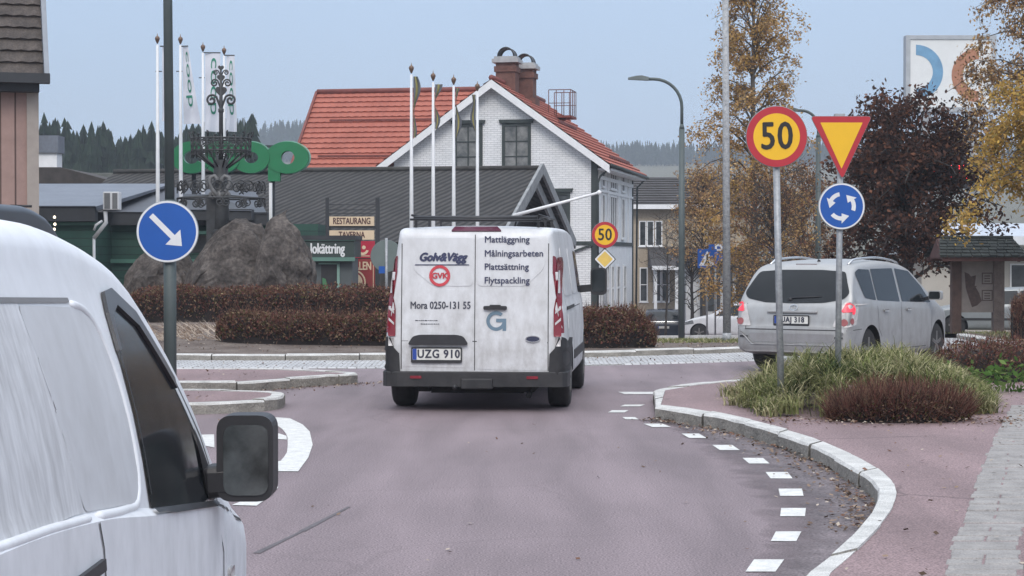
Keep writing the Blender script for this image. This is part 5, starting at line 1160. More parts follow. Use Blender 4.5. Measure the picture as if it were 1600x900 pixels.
# yield triangle over the roundabout disc
D = 19.4; b_ = P(1312, 0, D)
t = empty('road_sign', (b_.x, D, .12), 'yellow and red give way triangle above a blue roundabout disc on one post', 'road sign')
mb = MB(); mb.tube([(-.012, .035, -.1), (.012, .035, 1.655+215*D/3000-.12)], .031, 12); mb.build('post', m_galv, t)
zz = lambda py: 1.655 - (py-400)*D/3000 - .12
s_ = D/3000
tri = rnd_poly([(-47*s_, zz(182)), (49*s_, zz(182)), (3*s_, zz(281))][::-1], .045, 5)
mb = MB(); mb.prism(tri, (0,0,0), AX, UP, FN, .024); pl = mb.build('triangle_plate', m_back, t)
mb = MB(); mb.prism(rnd_poly([(-46.4*s_, zz(182.5)), (48.4*s_, zz(182.5)), (3*s_, zz(280.2))][::-1], .043, 5), (0,-.0245,0), AX, UP, FN, .001); mb.build('rim', m_red2, pl)
mb = MB(); mb.prism(rnd_poly([(-31.5*s_, zz(192)), (34.5*s_, zz(192)), (1.8*s_, zz(264))][::-1], .008, 3), (0,-.0260,0), AX, UP, FN, .001); mb.build('face', m_yel, pl)
for a_, b_2 in ((212,206),(345,339),(184,178)): mb = MB(); mb.box(-.05,.05,0,.08, zz(a_), zz(b_2)); mb.build('clamp', m_galv, t)
c = Vector((2.0*s_, 0, zz(322.5))); pl = disc_sign(t, c, 36*s_, m_swhite, m_blue, 2.6*s_, name='disc_plate')
mb = MB()
for q in range(3):
    a0 = R(75 + 120*q + 25); rr, w_ = 19*s_, 3.2*s_
    pts = arc(0, 0, rr-w_, rr+w_, a0, a0+R(52), 8)
    mb.prism(pts, c + FN*.0285, AX, UP, FN, .001)
    a1 = a0 + R(50); a2 = a0 + R(88)
    mb.prism([((rr-8*s_)*math.cos(a1), (rr-8*s_)*math.sin(a1)), ((rr+8*s_)*math.cos(a1), (rr+8*s_)*math.sin(a1)), (rr*1.0*math.cos(a2), rr*1.0*math.sin(a2))], c + FN*.029, AX, UP, FN, .001)
mb.build('arrows', m_swhite, pl)

# keep right disc on the tall dark pole
D = 20.3; b_ = P(261, 0, D); zz = lambda py: 1.655 - (py-400)*D/3000 - .12; s_ = D/3000
t = empty('street_lamp', (b_.x, D, .12), 'tall dark green pole on the traffic island carrying the blue keep right disc', 'pole')
mb = MB(); mb.tube([(.02,.06,-.1), (.02,.06,zz(312))], .068, 14); mb.tube([(.02,.06,zz(313)), (0-.0,.06,zz(-120)), (0,.06,9.0)], [.052,.047,.04], 14); mb.build('pole', m_dkpole, t)
mb = MB(); mb.tube([(0,.06,9.0),(0,.06,9.3),(.3,.06,9.6),(1.3,.06,9.7)], .035, 8); mb.prism(rnd_poly(rect(1.2,1.9,-.12,.12),.08), (0,.06,9.66), (1,0,0), (0,1,0), (0,0,1), .1); mb.build('lamp_head', m_dkpole, t)
ks = empty('road_sign', (b_.x, D, zz(362)+.12), 'round blue keep right sign with white diagonal arrow on the dark pole', 'road sign')
c = Vector((2*s_, -.02, 0)); pl = disc_sign(ks, c, 48*s_, m_swhite, m_blue, 3.2*s_)
mb = MB(); u = Vector((1,-1)).normalized(); n_ = Vector((1,1)).normalized()
def uv_(a, b): return tuple(u*a*s_ + n_*b*s_)
mb.prism([uv_(-36,-4.3), uv_(-36,4.3), uv_(13,4.3), uv_(13,-4.3)], c + FN*.0285, AX, UP, FN, .001)
mb.prism([uv_(12,-16.5), uv_(12,16.5), uv_(32,0)], c + FN*.0288, AX, UP, FN, .001); mb.build('arrow', m_swhite, pl)
for a_ in (-.2, .15): mb = MB(); mb.box(-.06,.08,.0,.12,a_,a_+.05); mb.build('clamp', m_galv, ks)

# pedestrian crossing and parking signs in the distance
D = 64; b_ = P(1105, 0, D); gz = zt(D); zz = lambda py: 1.655 - (py-400)*D/3000 - gz; s_ = D/3000
t = empty('road_sign', (b_.x, D, gz), 'square blue pedestrian crossing sign with white triangle in the distance', 'road sign')
mb = MB(); mb.tube([(0,.05,0),(0,.05,zz(392))], .03, 8); mb.build('post', m_galv, t)
mb = MB(); mb.prism(rnd_poly(rect(-15*s_,15*s_,zz(419),zz(389)), .03), (0,0,0), AX, UP, FN, .02); pl = mb.build('sign_plate', m_blue, t)
mb = MB(); mb.prism([(-13*s_, zz(415)), (13*s_, zz(415)), (0, zz(392))], (0,-.021,0), AX, UP, FN, .001); mb.build('triangle', m_swhite, pl)
mb = MB(); mb.prism([(-1.4*s_,zz(400)),(1.4*s_,zz(400)),(1.6*s_,zz(407)),(5*s_,zz(414)),(3*s_,zz(414)),(0,zz(409)),(-3.5*s_,zz(414)),(-5.5*s_,zz(414)),(-1.8*s_,zz(407))], (0,-.023,0), AX, UP, FN, .001); mb.prism(circ(1.5*s_, 10, 0, zz(398.6)), (0,-.023,0), AX, UP, FN, .001); mb.build('walking_figure', m_blk, pl)
D = 66; b_ = P(1118, 0, D); gz = zt(D); zz = lambda py: 1.655 - (py-400)*D/3000 - gz; s_ = D/3000
t = empty('road_sign', (b_.x, D, gz), 'blue parking sign just behind the pedestrian crossing sign', 'road sign')
mb = MB(); mb.tube([(0,.05,0),(0,.05,zz(384))], .03, 8); mb.build('post', m_galv, t)
mb = MB(); mb.prism(rnd_poly(rect(-11*s_,11*s_,zz(407),zz(382)), .03), (0,0,0), AX, UP, FN, .02); pl = mb.build('sign_plate', m_blue, t)
mb = MB(); mb.text('P', 26*s_, (4*s_,-.024,zz(392)), bold=.01, depth=.001); mb.build('letter', m_swhite, pl)
D = 72; b_ = P(1209, 0, D); gz = zt(D); zz = lambda py: 1.655 - (py-400)*D/3000 - gz
t = empty('road_sign', (b_.x, D, gz), 'distant round blue sign seen through the bare bush', 'road sign'); mb = MB(); mb.tube([(0,.05,0),(0,.05,zz(380))], .03, 8); mb.build('post', m_galv, t); disc_sign(t, Vector((0,0,zz(388))), .24, m_swhite, m_blue, .02)
# round sign seen from behind, left of the van
D = 46; b_ = P(604, 0, D); gz = isl_z(b_.x, D); zz = lambda py: 1.655 - (py-400)*D/3000 - gz; s_ = D/3000
t = empty('road_sign', (b_.x, D, gz), 'grey back of a round traffic sign beside the restaurant sign', 'road sign')
mb = MB(); mb.tube([(0,-.04,0),(0,-.04,zz(372))], .035, 10); mb.build('post', m_galv, t)
mb = MB(); mb.lathe([(.38,0),(.385,.01),(.38,.02)], (0,-.005,zz(400)), AX, UP, FN, 40, 0, False); mb.build('sign_plate', M('sign_back_green', (.13,.165,.16), rough=.5, var=.12), t)
mb = MB(); mb.prism(rect(-12*s_,2*s_,zz(427),zz(416)), (0,-.02,0), AX, UP, FN, .02); mb.build('small_plate', m_blue, t)

# ---- lamp posts
def lamp(px, D, py_top, px_head, py_joint, label, base_py=None, wd=.075):
    gz = zt(D); b_ = P(px, 0, D); s_ = D/3000; zz = lambda py: 1.655 - (py-400)*D/3000 - gz
    t = empty('street_lamp', (b_.x, D, gz), label, 'street lamp')
    mb = MB(); zj = zz(py_joint); mb.tube([(0,0,0),(0,0,zj)], [wd*1.08, wd*.92], 14); mb.tube([(0,0,zj-.0),(0,0,zj+.12)], [wd*.92, wd*.55], 14)
    mb.build('lower_pole', m_dkpole, t)
    dx = (px_head-px)*s_; zt_ = zz(py_top); pts = [(0,0,zj+.1)]; rr = abs(dx)*.52; sg = 1 if dx > 0 else -1
    pts.append((0,0,zt_-rr))
    for k in range(1, 9):
        a = math.pi/2*k/8; pts.append((sg*rr*(1-math.cos(a)), 0, zt_-rr+rr*math.sin(a)))
    pts.append((dx*.66, 0, zt_)); mb = MB(); mb.tube(pts, wd*.52, 10); mb.build('arm', m_dkpole, t)
    mb = MB(); x0, x1 = dx*.62, dx; v = []
    prof = [(0,.05),(.25,.075),(.35,.085),(.6,.07),(1,.02)]
    for q, h in prof:
        x = x0+(x1-x0)*q; z = zt_+.02*q
        v += [(x,-.11*(1-.5*q),z-.035),(x,.11*(1-.5*q),z-.035),(x,.08*(1-.5*q),z-.035+h+.03),(x,-.08*(1-.5*q),z-.035+h+.03)]
    f = [(4*i+e, 4*i+(e+1)%4, 4*i+4+(e+1)%4, 4*i+4+e) for i in range(len(prof)-1) for e in range(4)] + [(0,1,2,3), tuple(4*(len(prof)-1)+e for e in (3,2,1,0))]
    mb.add(v, f); mb.build('lamp_head', m_dkpole, t)
    return t
lamp(1065, 47, 124, 981, 202, 'slim dark street lamp with curved arm reaching left beside the white house')
gz = zt(60); 
lamp(1278, 60, 173, 1226, 215, 'dark street lamp with curved arm partly hidden behind the give way sign', wd=.085)
D = 37; b_ = P(1136, 0, D); gz = isl_z(b_.x, D)
t = empty('lamp_pole', (b_.x, D, gz), 'tall galvanised pole running out of the top of the photo, base in grass', 'pole')
mb = MB(); mb.tube([(0,0,0),(0,0,.16)], .085, 16); mb.tube([(0,0,.1),(-.045,0,7.2)], [.078,.058], 16); mb.build('pole', M('galvanised_mottled', (.31,.32,.33), rough=.6, var=.3, scale=14, speck=(.25, 55)), t)
mb = MB(); mb.tube([(-.045,0,7.2),(-.05,0,9.2),(-.6,0,9.8),(-1.4,0,9.9)], [.055,.045,.04,.04], 10); mb.prism(rnd_poly(rect(-2.0,-1.35,-.12,.12),.08), (0,0,9.85), (1,0,0), (0,1,0), (0,0,1), .1); mb.build('lamp_head', m_galv, t)

# ---- flagpoles
m_fpole = M('flagpole_white', (.66,.67,.68), rough=.5, var=.08, scale=3)
m_brass = M('finial_bronze', (.16,.10,.07), rough=.45, metal=.4)
m_flagw = M_leaf('banner_cloth', (.70,.71,.76), .02, .25)
m_flaggreen = M('banner_green', (.02,.19,.12), rough=.8)
def flagpole(px, py, D, label, group, r=.055):
    gz = zt(D); b_ = P(px, 0, D); H = 1.655 - (py-400)*D/3000 - gz
    t = empty('flagpole', (b_.x, D, gz), label, 'flagpole', group)
    mb = MB(); mb.tube([(0,0,0),(0,0,H*.5),(0,0,H-.15)], [r*1.25,r,r*.65], 10); mb.build('pole', m_fpole, t)
    mb = MB(); mb.lathe([(.015,-.12),(.025,-.10),(.055,-.03),(.07,.02),(.055,.06),(.015,.09),(.004,.16)], (0,0,H), n=12); mb.build('finial', m_brass, t)
    return t, H
def banner(px, D, y0, y1, w0, w1, label, drift=0., txt=True, seed=0):
    gz = zt(D); b_ = P(px, 0, D); s_ = D/3000; zz = lambda py: 1.655 - (py-400)*D/3000 - gz
    t = empty('banner_flag', (b_.x, D, gz), label, 'flag', 'white banner flags on poles behind the boulders'); rng = random.Random(seed); ph = rng.uniform(0, 6)
    def pt(u, v):    # u across, v down
        w_ = w0 + (w1-w0)*v
        x = (3.2 + u*w_ + drift*v*u)*s_; z = zz(y0+(y1-y0)*v + u*4*(1-v)*0); y = .10*math.sin(u*5.0+ph+v*2.4)*(.25+v) + .02*math.sin(v*16+ph)
        return Vector((x, y, z))
    nu, nv = 10, 22; v = [pt(i/nu, j/nv) for j in range(nv+1) for i in range(nu+1)]
    mb = MB(); mb.add(v, [(j*(nu+1)+i, j*(nu+1)+i+1, (j+1)*(nu+1)+i+1, (j+1)*(nu+1)+i) for j in range(nv) for i in range(nu)], 0, True); mb.build('cloth', m_flagw, t)
    mb = MB(); mb.tube([(0,0,zz(y0-1)), pt(1,0)+Vector((0,0,.02))], .018, 6); mb.build('spar', m_black, t); mb = MB(); mb.tube([(-.12,0,zz(y0+38)),(.05,0,zz(y0+38))], .015, 6); mb.build('cleat', m_black, t)
    if txt:
        c_ = bpy.data.curves.new('t', 'FONT'); c_.body = 'coop'; c_.size = 1; c_.offset = .0; c_.align_x = 'CENTER'; c_.align_y = 'CENTER'; c_.resolution_u = 4
        ob = bpy.data.objects.new('t', c_); me = ob.to_mesh(); bm = bmesh.new(); bm.from_mesh(me); ob.to_mesh_clear(); bpy.data.objects.remove(ob)
        bmesh.ops.subdivide_edges(bm, edges=[e for e in bm.edges if e.calc_length() > .2], cuts=2); bmesh.ops.triangulate(bm, faces=bm.faces[:])
        xs = [q.co.x for q in bm.verts]; yy = [q.co.y for q in bm.verts]; x0, x1, ya, yb = min(xs), max(xs), min(yy), max(yy); bm.verts.index_update()
        v = []
        for q in bm.verts:
            vv = .06 + .72*(q.co.x-x0)/(x1-x0); uu = .24 + .52*(q.co.y-ya)/(yb-ya); v.append(pt(uu, vv) + Vector((0,-.02,0)))
        mb = MB(); mb.add(v, [tuple(x.index for x in f.verts) for f in bm.faces]); bm.free(); mb.build('banner_lettering', m_flaggreen, t)
    return t
LF = [(247,62,52.0),(283,63,53.5),(318,75,55.5),(351,80,57.5)]
lbl = ['white flagpole just left of the tall dark green pole','white flagpole with twisted banner just right of the dark green pole','white flagpole behind the left part of the iron ornament','white flagpole directly behind the iron ornament spire']
for (px, py, D), lb_ in zip(LF, lbl): flagpole(px, py, D, lb_, 'flagpoles behind the boulders')
banner(251, 52.0, 74, 190, 14, 15, 'white banner almost hidden behind the tall dark green pole', txt=False, seed=1)
banner(283, 53.5, 74, 194, 9, 24, 'narrow white banner with green lettering nearest the dark green pole', drift=4, seed=2)
banner(318, 55.5, 84, 206, 24, 22, 'wide white banner with green lettering left of the iron spire', seed=3)
banner(351, 57.5, 88, 206, 13, 16, 'white banner with green lettering right of the iron spire', seed=4)
m_sw = [M_leaf('flag_blue', (.17,.18,.20), .2, .2), M_leaf('flag_yellow', (.46,.41,.16), .2, .25)]
RF = [(643,108,50),(677,120,51),(709,126,52),(746,136,53)]
for i, (px, py, D) in enumerate(RF):
    lb_ = ['tallest white flagpole, leftmost of four before the red roof','second white flagpole from the left before the red roof','white flagpole crossing the left gable window','white flagpole between the two gable windows'][i]
    flagpole(px, py, D, lb_, 'flagpoles in front of the white house', .05)
    gz = zt(D); b_ = P(px, 0, D); zz = lambda q: 1.655 - (q-400)*D/3000 - gz
    t = empty('hanging_flag', (b_.x, D, gz), ['limp flag on the leftmost of four poles before the red roof','limp flag on the second pole before the red roof','limp flag on the pole crossing the left gable window','limp flag on the pole between the gable windows'][i], 'flag', 'limp flags in front of the white house')
    rng = random.Random(i+7); mb = MB(); sgn = 1 if i != 3 else -1
    L = [95, 70, 85, 75][i]; nv = 26
    for s0, s1, mi in ((0,.45,0),(.45,.8,1),(.8,1.3,0)):
        v = []
        for j in range(nv+1):
            q = j/nv; z = zz(py+12+L*q); wob = .04*math.sin(q*9+i) ; w_ = (.085+.04*math.sin(q*6+i*2))*(1-.45*q)
            for u in (s0, (s0+s1)/2, s1): v.append((sgn*(.05 + u*w_ + wob*u), .05*math.sin(u*9+q*3)+.02*i, z))
        mb.add(v, [(3*j+e, 3*j+e+1, 3*j+e+4, 3*j+e+3) for j in range(nv) for e in (0,1)], mi, True)
    mb.build('cloth', m_sw, t)

# ================================================================= ISLAND: boulders and iron ornament
m_rock = M('boulder_rock', (.052,.043,.039), rough=.9, var=.45, scale=2.6, col2=(.125,.108,.098), bump=1.0, bscale=7, speck=(.45, 16))
from mathutils import noise as mnoise
def boulder(loc, outline, depth, label, seed, lean=0.):
    """rough rock: outline (x, z) half silhouette filled out in depth, broken into facets"""
    bm = bmesh.new(); bmesh.ops.create_icosphere(bm, subdivisions=5, radius=1.0)
    xs = [p[0] for p in outline]; f0 = pchip(outline)
    for v in bm.verts:
        d = v.co.normalized(); z01 = max(0., d.z*.62+.38)
        # horizontal position -> width from profile
        x = d.x; px = (min(xs)+max(xs))/2 + x*(max(xs)-min(xs))/2*1.12
        h = f0(px); edge = 1
        n = mnoise.fractal(Vector((d.x*1.6+seed, d.y*1.6, d.z*1.6)), .9, 2.1, 5)
        n2 = mnoise.noise(Vector((px*.9+seed, d.y*2.1, d.z*3)))
        rid = abs(mnoise.noise(Vector((d.x*3.3+seed*2, d.y*3.3, d.z*1.2))))
        v.co = Vector((px + n*.24, d.y*depth*(1+.25*n), z01*h*1.06*(1+.05*n) - .08 + n2*.10 - rid*.22*z01 + .05*mnoise.noise(Vector((d.x*9+seed, d.y*9, d.z*4)))))
    rg = random.Random(int(seed*10)); zc_ = max(v.co.z for v in bm.verts)*.45; cx_ = (min(xs)+max(xs))/2; hw = (max(xs)-min(xs))/2
    for _ in range(17):   # cleave flat fracture faces
        n_ = Vector((rg.gauss(0,1), rg.gauss(-.5,1), rg.gauss(.15,.8))).normalized()
        sup = max((Vector(((v.co.x-cx_), v.co.y, v.co.z-zc_))).dot(n_) for v in bm.verts); d_ = sup*(rg.uniform(.84,.96) if abs(n_.x) > .6 else rg.uniform(.70,.93))
        if n_.z > .8: continue
        for v in bm.verts:
            k_ = Vector((v.co.x-cx_, v.co.y, v.co.z-zc_)).dot(n_) - d_
            if k_ > 0: v.co -= n_*k_*.92
    for v in bm.verts: v.co += Vector((v.co.x-cx_, v.co.y, v.co.z-zc_)).normalized()*(.05*mnoise.fractal(v.co*2.3+Vector((seed,0,0)), .8, 2.1, 5) - .09*abs(mnoise.noise(Vector((v.co.x*2.2+seed, v.co.y*2.2, v.co.z*.9)))))
    bmesh.ops.recalc_face_normals(bm, faces=bm.faces[:]); bm.verts.index_update()
    mb = MB(); mb.add([v.co for v in bm.verts], [tuple(q.index for q in f.verts) for f in bm.faces]); bm.free()
    o = mb.build('boulder', m_rock, loc=loc); tag(o, label, 'boulder', 'boulders on the roundabout'); return o
s40 = 40/3000
def bl(px0, px1, tops, D, depth, label, seed):
    s_ = D/3000; cx = (px0+px1)/2; x = (cx-800)*s_; g_ = isl_z(x, D)
    outl = [((px-cx)*s_, max(.06, 1.655 - (py-400)*s_ - g_)) for px, py in tops]
    return boulder((x, D, g_), outl, depth, label, seed)
bl(183, 312, [(183,465),(198,430),(222,395),(250,372),(275,376),(300,410),(312,455)], 41.5, .85, 'grey boulder at the left, behind the blue keep right sign', 3.1)
bl(276, 470, [(276,458),(288,430),(312,388),(345,354),(372,346),(405,350),(438,378),(460,416),(470,455)], 40.5, 1.1, 'broad central boulder carrying the iron ornament', 7.7)
bl(400, 512, [(400,430),(412,342),(424,312),(437,308),(452,338),(474,388),(495,428),(512,462)], 39.6, .6, 'pointed leaning slab of rock right of the broad boulder', 12.3)

m_iron = M('wrought_iron', (.052,.054,.056), rough=.6, metal=.3, var=.3, scale=7)
m_irong = M('grey_iron_scroll', (.15,.15,.15), rough=.6, metal=.3, var=.25)
D = 40.5; b_ = P(346, 0, D); gz = 1.5; zz = lambda py: 1.655 - (py-400)*D/3000 - gz; s_ = D/3000
orn = empty('iron_ornament', (b_.x, D, gz), 'tall wrought iron ornament with hearts, scrolls and a basket crown on the central boulder', 'sculpture')
mb = MB(); mb.tube([(0,0,zz(392)),(0,0,zz(330)),(-.01,0,zz(250))], [.17,.16,.155], 14); mb.lathe([(.22,0),(.22,.30),(.17,.36)], (0,0,zz(385)), n=14); mb.box(-.30,-.12,-.1,.1,zz(385),zz(310)); mb.build('column', m_iron, orn)
mb = MB(); mb.tube([(0,0,zz(250)),(0,0,zz(168)),(0,0,zz(108))], [.05,.042,.018], 10); mb.lathe([(.03,-.06),(.06,-.03),(.06,.03),(.03,.06)], (0,0,zz(173)), n=10); mb.build('spire', m_iron, orn)
def spiral(cx, cz, r0, turns, a0, sg=1, n=30, rmin=.15):
    return [(cx + sg*r0*(1-(1-rmin)*k/n)*math.cos(a0+turns*2*math.pi*k/n), 0, cz + r0*(1-(1-rmin)*k/n)*math.sin(a0+turns*2*math.pi*k/n)) for k in range(n+1)]
def heart_poly(w_, h_, n=26):
    o = []
    for k in range(n):
        a = 2*math.pi*k/n; o.append((w_/2*math.sin(a)**3, h_*(13*math.cos(a)-5*math.cos(2*a)-2*math.cos(3*a)-math.cos(4*a))/29+.05*h_))
    return o
for (py, w_) in ((107,9),(123,12),(144,18)):
    mb = MB(); mb.prism(heart_poly(w_*s_, w_*.95*s_), (0,-.02,zz(py)), AX, UP, (0,1,0), .05); mb.build('heart', m_iron, orn)
for (py, rr, wd, arm) in ((157, 8.5, 14.5, 26),(130.5, 6, 10, 18),(114, 4, 8, 12)):
    for sg in (-1, 1):
        mb = MB(); pts = [(0,0,zz(py+arm*.45)), (sg*wd*.28*s_,0,zz(py+arm*.12)), (sg*wd*.55*s_,0,zz(py-rr*.75))] + spiral(sg*wd*s_, zz(py), rr*s_, 1.5, R(115), -sg*-1, rmin=.2)[3:]
        # arm rises, rolls outward and curls under
        pts = [(0,0,zz(py+arm*.55)), (sg*wd*.25*s_,0,zz(py+arm*.15)), (sg*wd*.5*s_,0,zz(py-rr*.62))] + [(sg*wd*s_ + sg*p[0], 0, p[2]) for p in [(rr*s_*(1-.8*k/26)*math.cos(R(120)-1.35*2*math.pi*k/26), 0, zz(py) + rr*s_*(1-.8*k/26)*math.sin(R(120)-1.35*2*math.pi*k/26)) for k in range(27)]]
        mb.tube(pts, [.024*max(.55, rr/8.5)]*len(pts), 8); mb.build('scroll', m_iron, orn)
# basket crown: band of lattice with curls, in the round
mb = MB(); rb = 46*s_
for py, r_ in ((217, rb*1.02), (236, rb*1.0)):
    pts = [(r_*math.cos(2*math.pi*k/28), r_*.8*math.sin(2*math.pi*k/28), zz(py)) for k in range(29)]; mb.tube(pts, .019, 6)
rng = random.Random(4)
for k in range(26):
    a = 2*math.pi*k/26; ca, sa = math.cos(a), math.sin(a)*.8
    mb.tube([(rb*ca, rb*sa, zz(247)), (rb*1.03*ca, rb*1.03*sa, zz(212))], .011, 5)
    # rings and hearts in the band
    cx, cy = rb*math.cos(a+.12), rb*.8*math.sin(a+.12); tx, ty = -math.sin(a+.12), .8*math.cos(a+.12)
    for (pz, rr) in ((231, 4.3), (222, 3.6), (240, 3.2)):
        pts = [(cx + tx*rr*s_*math.cos(2*math.pi*q/10), cy + ty*rr*s_*math.cos(2*math.pi*q/10), zz(pz) + rr*s_*math.sin(2*math.pi*q/10)) for q in range(11)]; mb.tube(pts, .011, 5)
for k in range(10):
    a = 2*math.pi*k/10; ca, sa = math.cos(a), math.sin(a)*.8
    mb.tube([(.15*ca, .15*sa, zz(262)), (rb*.55*ca, rb*.55*sa, zz(252)), (rb*.98*ca, rb*.98*sa, zz(236))], .022, 5)
    mb.tube([(rb*1.03*ca, rb*1.03*sa, zz(215)), (rb*1.1*ca, rb*1.1*sa, zz(206)), (rb*1.0*ca, rb*1.0*sa, zz(209))], .018, 5)
mb.build('basket_crown', m_iron, orn)
# lower ring of scrolls
mb = MB(); rl = 68*s_
for k in range(12):
    a = 2*math.pi*k/12 + R(9); ca, sa = math.cos(a), math.sin(a); tx, ty = -sa, ca; c0 = Vector((rl*ca, rl*.8*sa, 0))
    for sg in (-1, 1):
        for (zc, rr, fl) in ((292, 10.5, 1), (317, 7, -1)):
            pts = []
            for q in range(25):
                th = R(-70) + 1.5*2*math.pi*q/24; r_ = rr*s_*(1-.72*q/24); pts.append(c0 + Vector((tx*sg*(rr*.72*s_ - r_*math.cos(th)), ty*sg*(rr*.72*s_ - r_*math.cos(th)), zz(zc) + fl*r_*math.sin(th))))
            mb.tube(pts, .015, 5)
pts = [(rl*math.cos(2*math.pi*k/36), rl*.8*math.sin(2*math.pi*k/36), zz(310)) for k in range(37)]; mb.tube(pts, .02, 5)
for k in range(4):
    a = 2*math.pi*k/4 + .4; mb.tube([(0,0,zz(305)), (rl*math.cos(a), rl*.8*math.sin(a), zz(310))], .025, 6)
mb.build('scroll_ring', m_iron, orn)
# big grey front heart
mb = MB()
for sg in (-1, 1):
    pts = [(0,-.22,zz(312)), (sg*10*s_,-.22,zz(299)), (sg*16*s_,-.22,zz(287)), (sg*14*s_,-.22,zz(278)), (sg*8*s_,-.22,zz(275.5)), (sg*3.5*s_,-.22,zz(280)), (sg*5*s_,-.22,zz(286))]
    mb.tube(pts, .045, 8)
    pts = [(sg*1*s_,-.22,zz(307))] + [(sg*(10.5*s_ + 6*s_*(1-.75*k/20)*math.cos(R(150)-1.3*2*math.pi*k/20)), -.22, zz(306)+6*s_*(1-.75*k/20)*math.sin(R(150)-1.3*2*math.pi*k/20)) for k in range(21)]
    mb.tube(pts, .032, 7)
mb.tube([(0,-.22,zz(312)),(0,-.2,zz(300))], .05, 8); mb.build('front_heart', m_irong, orn)

# ================================================================= SHOP SIGN, RESTAURANT SIGN, KIOSK
D = 55.5; s_ = D/3000; gz = zt(D); b_ = P(376, 0, D); zz = lambda py: 1.655 - (py-400)*D/3000 - gz
m_cgreen = M('sign_green', (.008,.165,.062), rough=.45, var=.08, scale=3)
m_cedge = M('sign_green_edge', (.20,.42,.33), rough=.5)
cs = empty('shop_sign', (b_.x, D, gz), 'big green rounded letters mounted above the low roofs behind the iron ornament', 'sign')
qx = lambda px: (px-376)*s_
def oval(cx, cy, rx, ry, n=40): return [(qx(cx)+rx*s_*math.cos(2*math.pi*k/n), zz(cy)+ry*s_*math.sin(2*math.pi*k/n)) for k in range(n)]
def letter(kind, cx, cy, rx, ry, hx, hy, nm='letter', off=0.):
    mb = MB()
    if kind == 'c':
        a0, a1 = R(32), R(328); o_ = []; i_ = []
        for k in range(37):
            a = a0+(a1-a0)*k/36; o_.append((qx(cx)+rx*s_*math.cos(a), zz(cy)+ry*s_*math.sin(a))); i_.append((qx(cx)+hx*s_*math.cos(a), zz(cy)+hy*s_*math.sin(a)))
        mb.prism(o_ + i_[::-1], (0,off,0), AX, UP, (0,1,0), .30, 0, 1)
    else:
        mb.ringprism(oval(cx, cy, rx, ry), oval(cx+1, cy, hx, hy), (0,off,0), AX, UP, (0,1,0), .30)
    if kind == 'p': mb.prism(rnd_poly(rect(qx(418), qx(437), zz(283), zz(248)), .05), (0,off+.02,0), AX, UP, (0,1,0), .26)
    l = mb.build(nm, [m_cgreen, m_cedge], cs)
    m2 = MB(); m2.ringprism(oval(cx+1.2, cy-.6, rx+.8, ry+.8), oval(cx+1.2, cy-.6, rx-.6, ry-.6), (0,off+.12,0), AX, UP, (0,1,0), .2)
    if kind != 'c': m2.build('letter_edge', m_cedge, l)
letter('c', 299, 246, 31, 25, 12, 10); letter('o', 345, 246, 30, 25, 11, 9, off=.04); letter('o', 391, 246, 30, 24.5, 11, 9, off=.08); letter('p', 448, 246, 34, 25, 10.5, 10.5, off=.12)
mb = MB()
for px in (300, 346, 424): mb.box(qx(px)-.06, qx(px)+.06, .35, .45, 0, zz(255))
mb.box(qx(285), qx(455), .32, .40, zz(272), zz(268)); mb.box(qx(285), qx(455), .32, .40, zz(230), zz(226)); mb.build('support_frame', m_fascia, cs)
mb = MB(); mb.box(qx(421), qx(425.5), -.05, .06, 0, zz(286)); mb.build('white_post', m_wtrim, cs)

D = 50; s_ = D/3000; b_ = P(551, 0, D); gz = zt(D); zz = lambda py: 1.655 - (py-400)*D/3000 - gz; qx = lambda px: (px-551)*s_
rs = empty('restaurant_sign', (b_.x, D, gz), 'restaurant sign of cream and red panels between two dark posts', 'sign')
mb = MB(); mb.box(qx(509), qx(514.5), -.05, .05, 0, zz(309)); mb.build('post', m_fascia, rs)
mb = MB(); mb.box(qx(587), qx(593.5), -.05, .05, 0, zz(309)); mb.build('post', m_fascia, rs)
mb = MB()
for py in (320, 328, 334): mb.box(qx(514), qx(588), -.012, .012, zz(py+.7), zz(py-.7))
mb.box(qx(514), qx(588), -.02, .02, zz(357), zz(353)); mb.build('rail', m_fascia, rs)
m_creamp = M('sign_cream', (.66,.52,.36), rough=.5, var=.05); m_dred = M('sign_dark_red', (.25,.03,.03), rough=.5, var=.1); m_crim = M('sign_crimson', (.40,.012,.04), rough=.5, var=.05); m_brown = M('lettering_brown', (.075,.025,.025), rough=.6)
def panel(x0, x1, y0, y1, mat, txt=None, size=.2, xs=1., inkm=None, tx=None):
    mb = MB(); mb.box(qx(x0), qx(x1), -.05, -.0, zz(y1), zz(y0)); p = mb.build('panel', mat, rs)
    if txt:
        t2 = MB(); t2.text(txt, size, (qx(tx if tx else (x0+x1)/2), -.056, zz((y0+y1)/2)), bold=.0045, depth=.003, xs=xs); t2.build('panel_lettering', inkm or m_brown, p)
    return p
panel(515, 585, 338.5, 353, m_creamp, 'RESTAURANG', .235, .66); panel(515, 585, 360, 374.5, m_creamp, 'TAVERNA', .225, .68)
p1 = panel(537, 586, 376.5, 403, m_crim)
mb = MB(); c0 = Vector((qx(567), -.056, zz(389))); mb.prism(arc(0,0,.095,.16,R(150),R(345),16), c0, AX, UP, FN, .004); mb.prism(circ(.05,14,.03,.04), c0, AX, UP, FN, .004); mb.box(qx(556), qx(578), -.058, -.052, zz(400.5), zz(399.3)); mb.build('panel_emblem', m_creamp, p1)
p2 = panel(537, 586, 404.5, 459, m_dred)
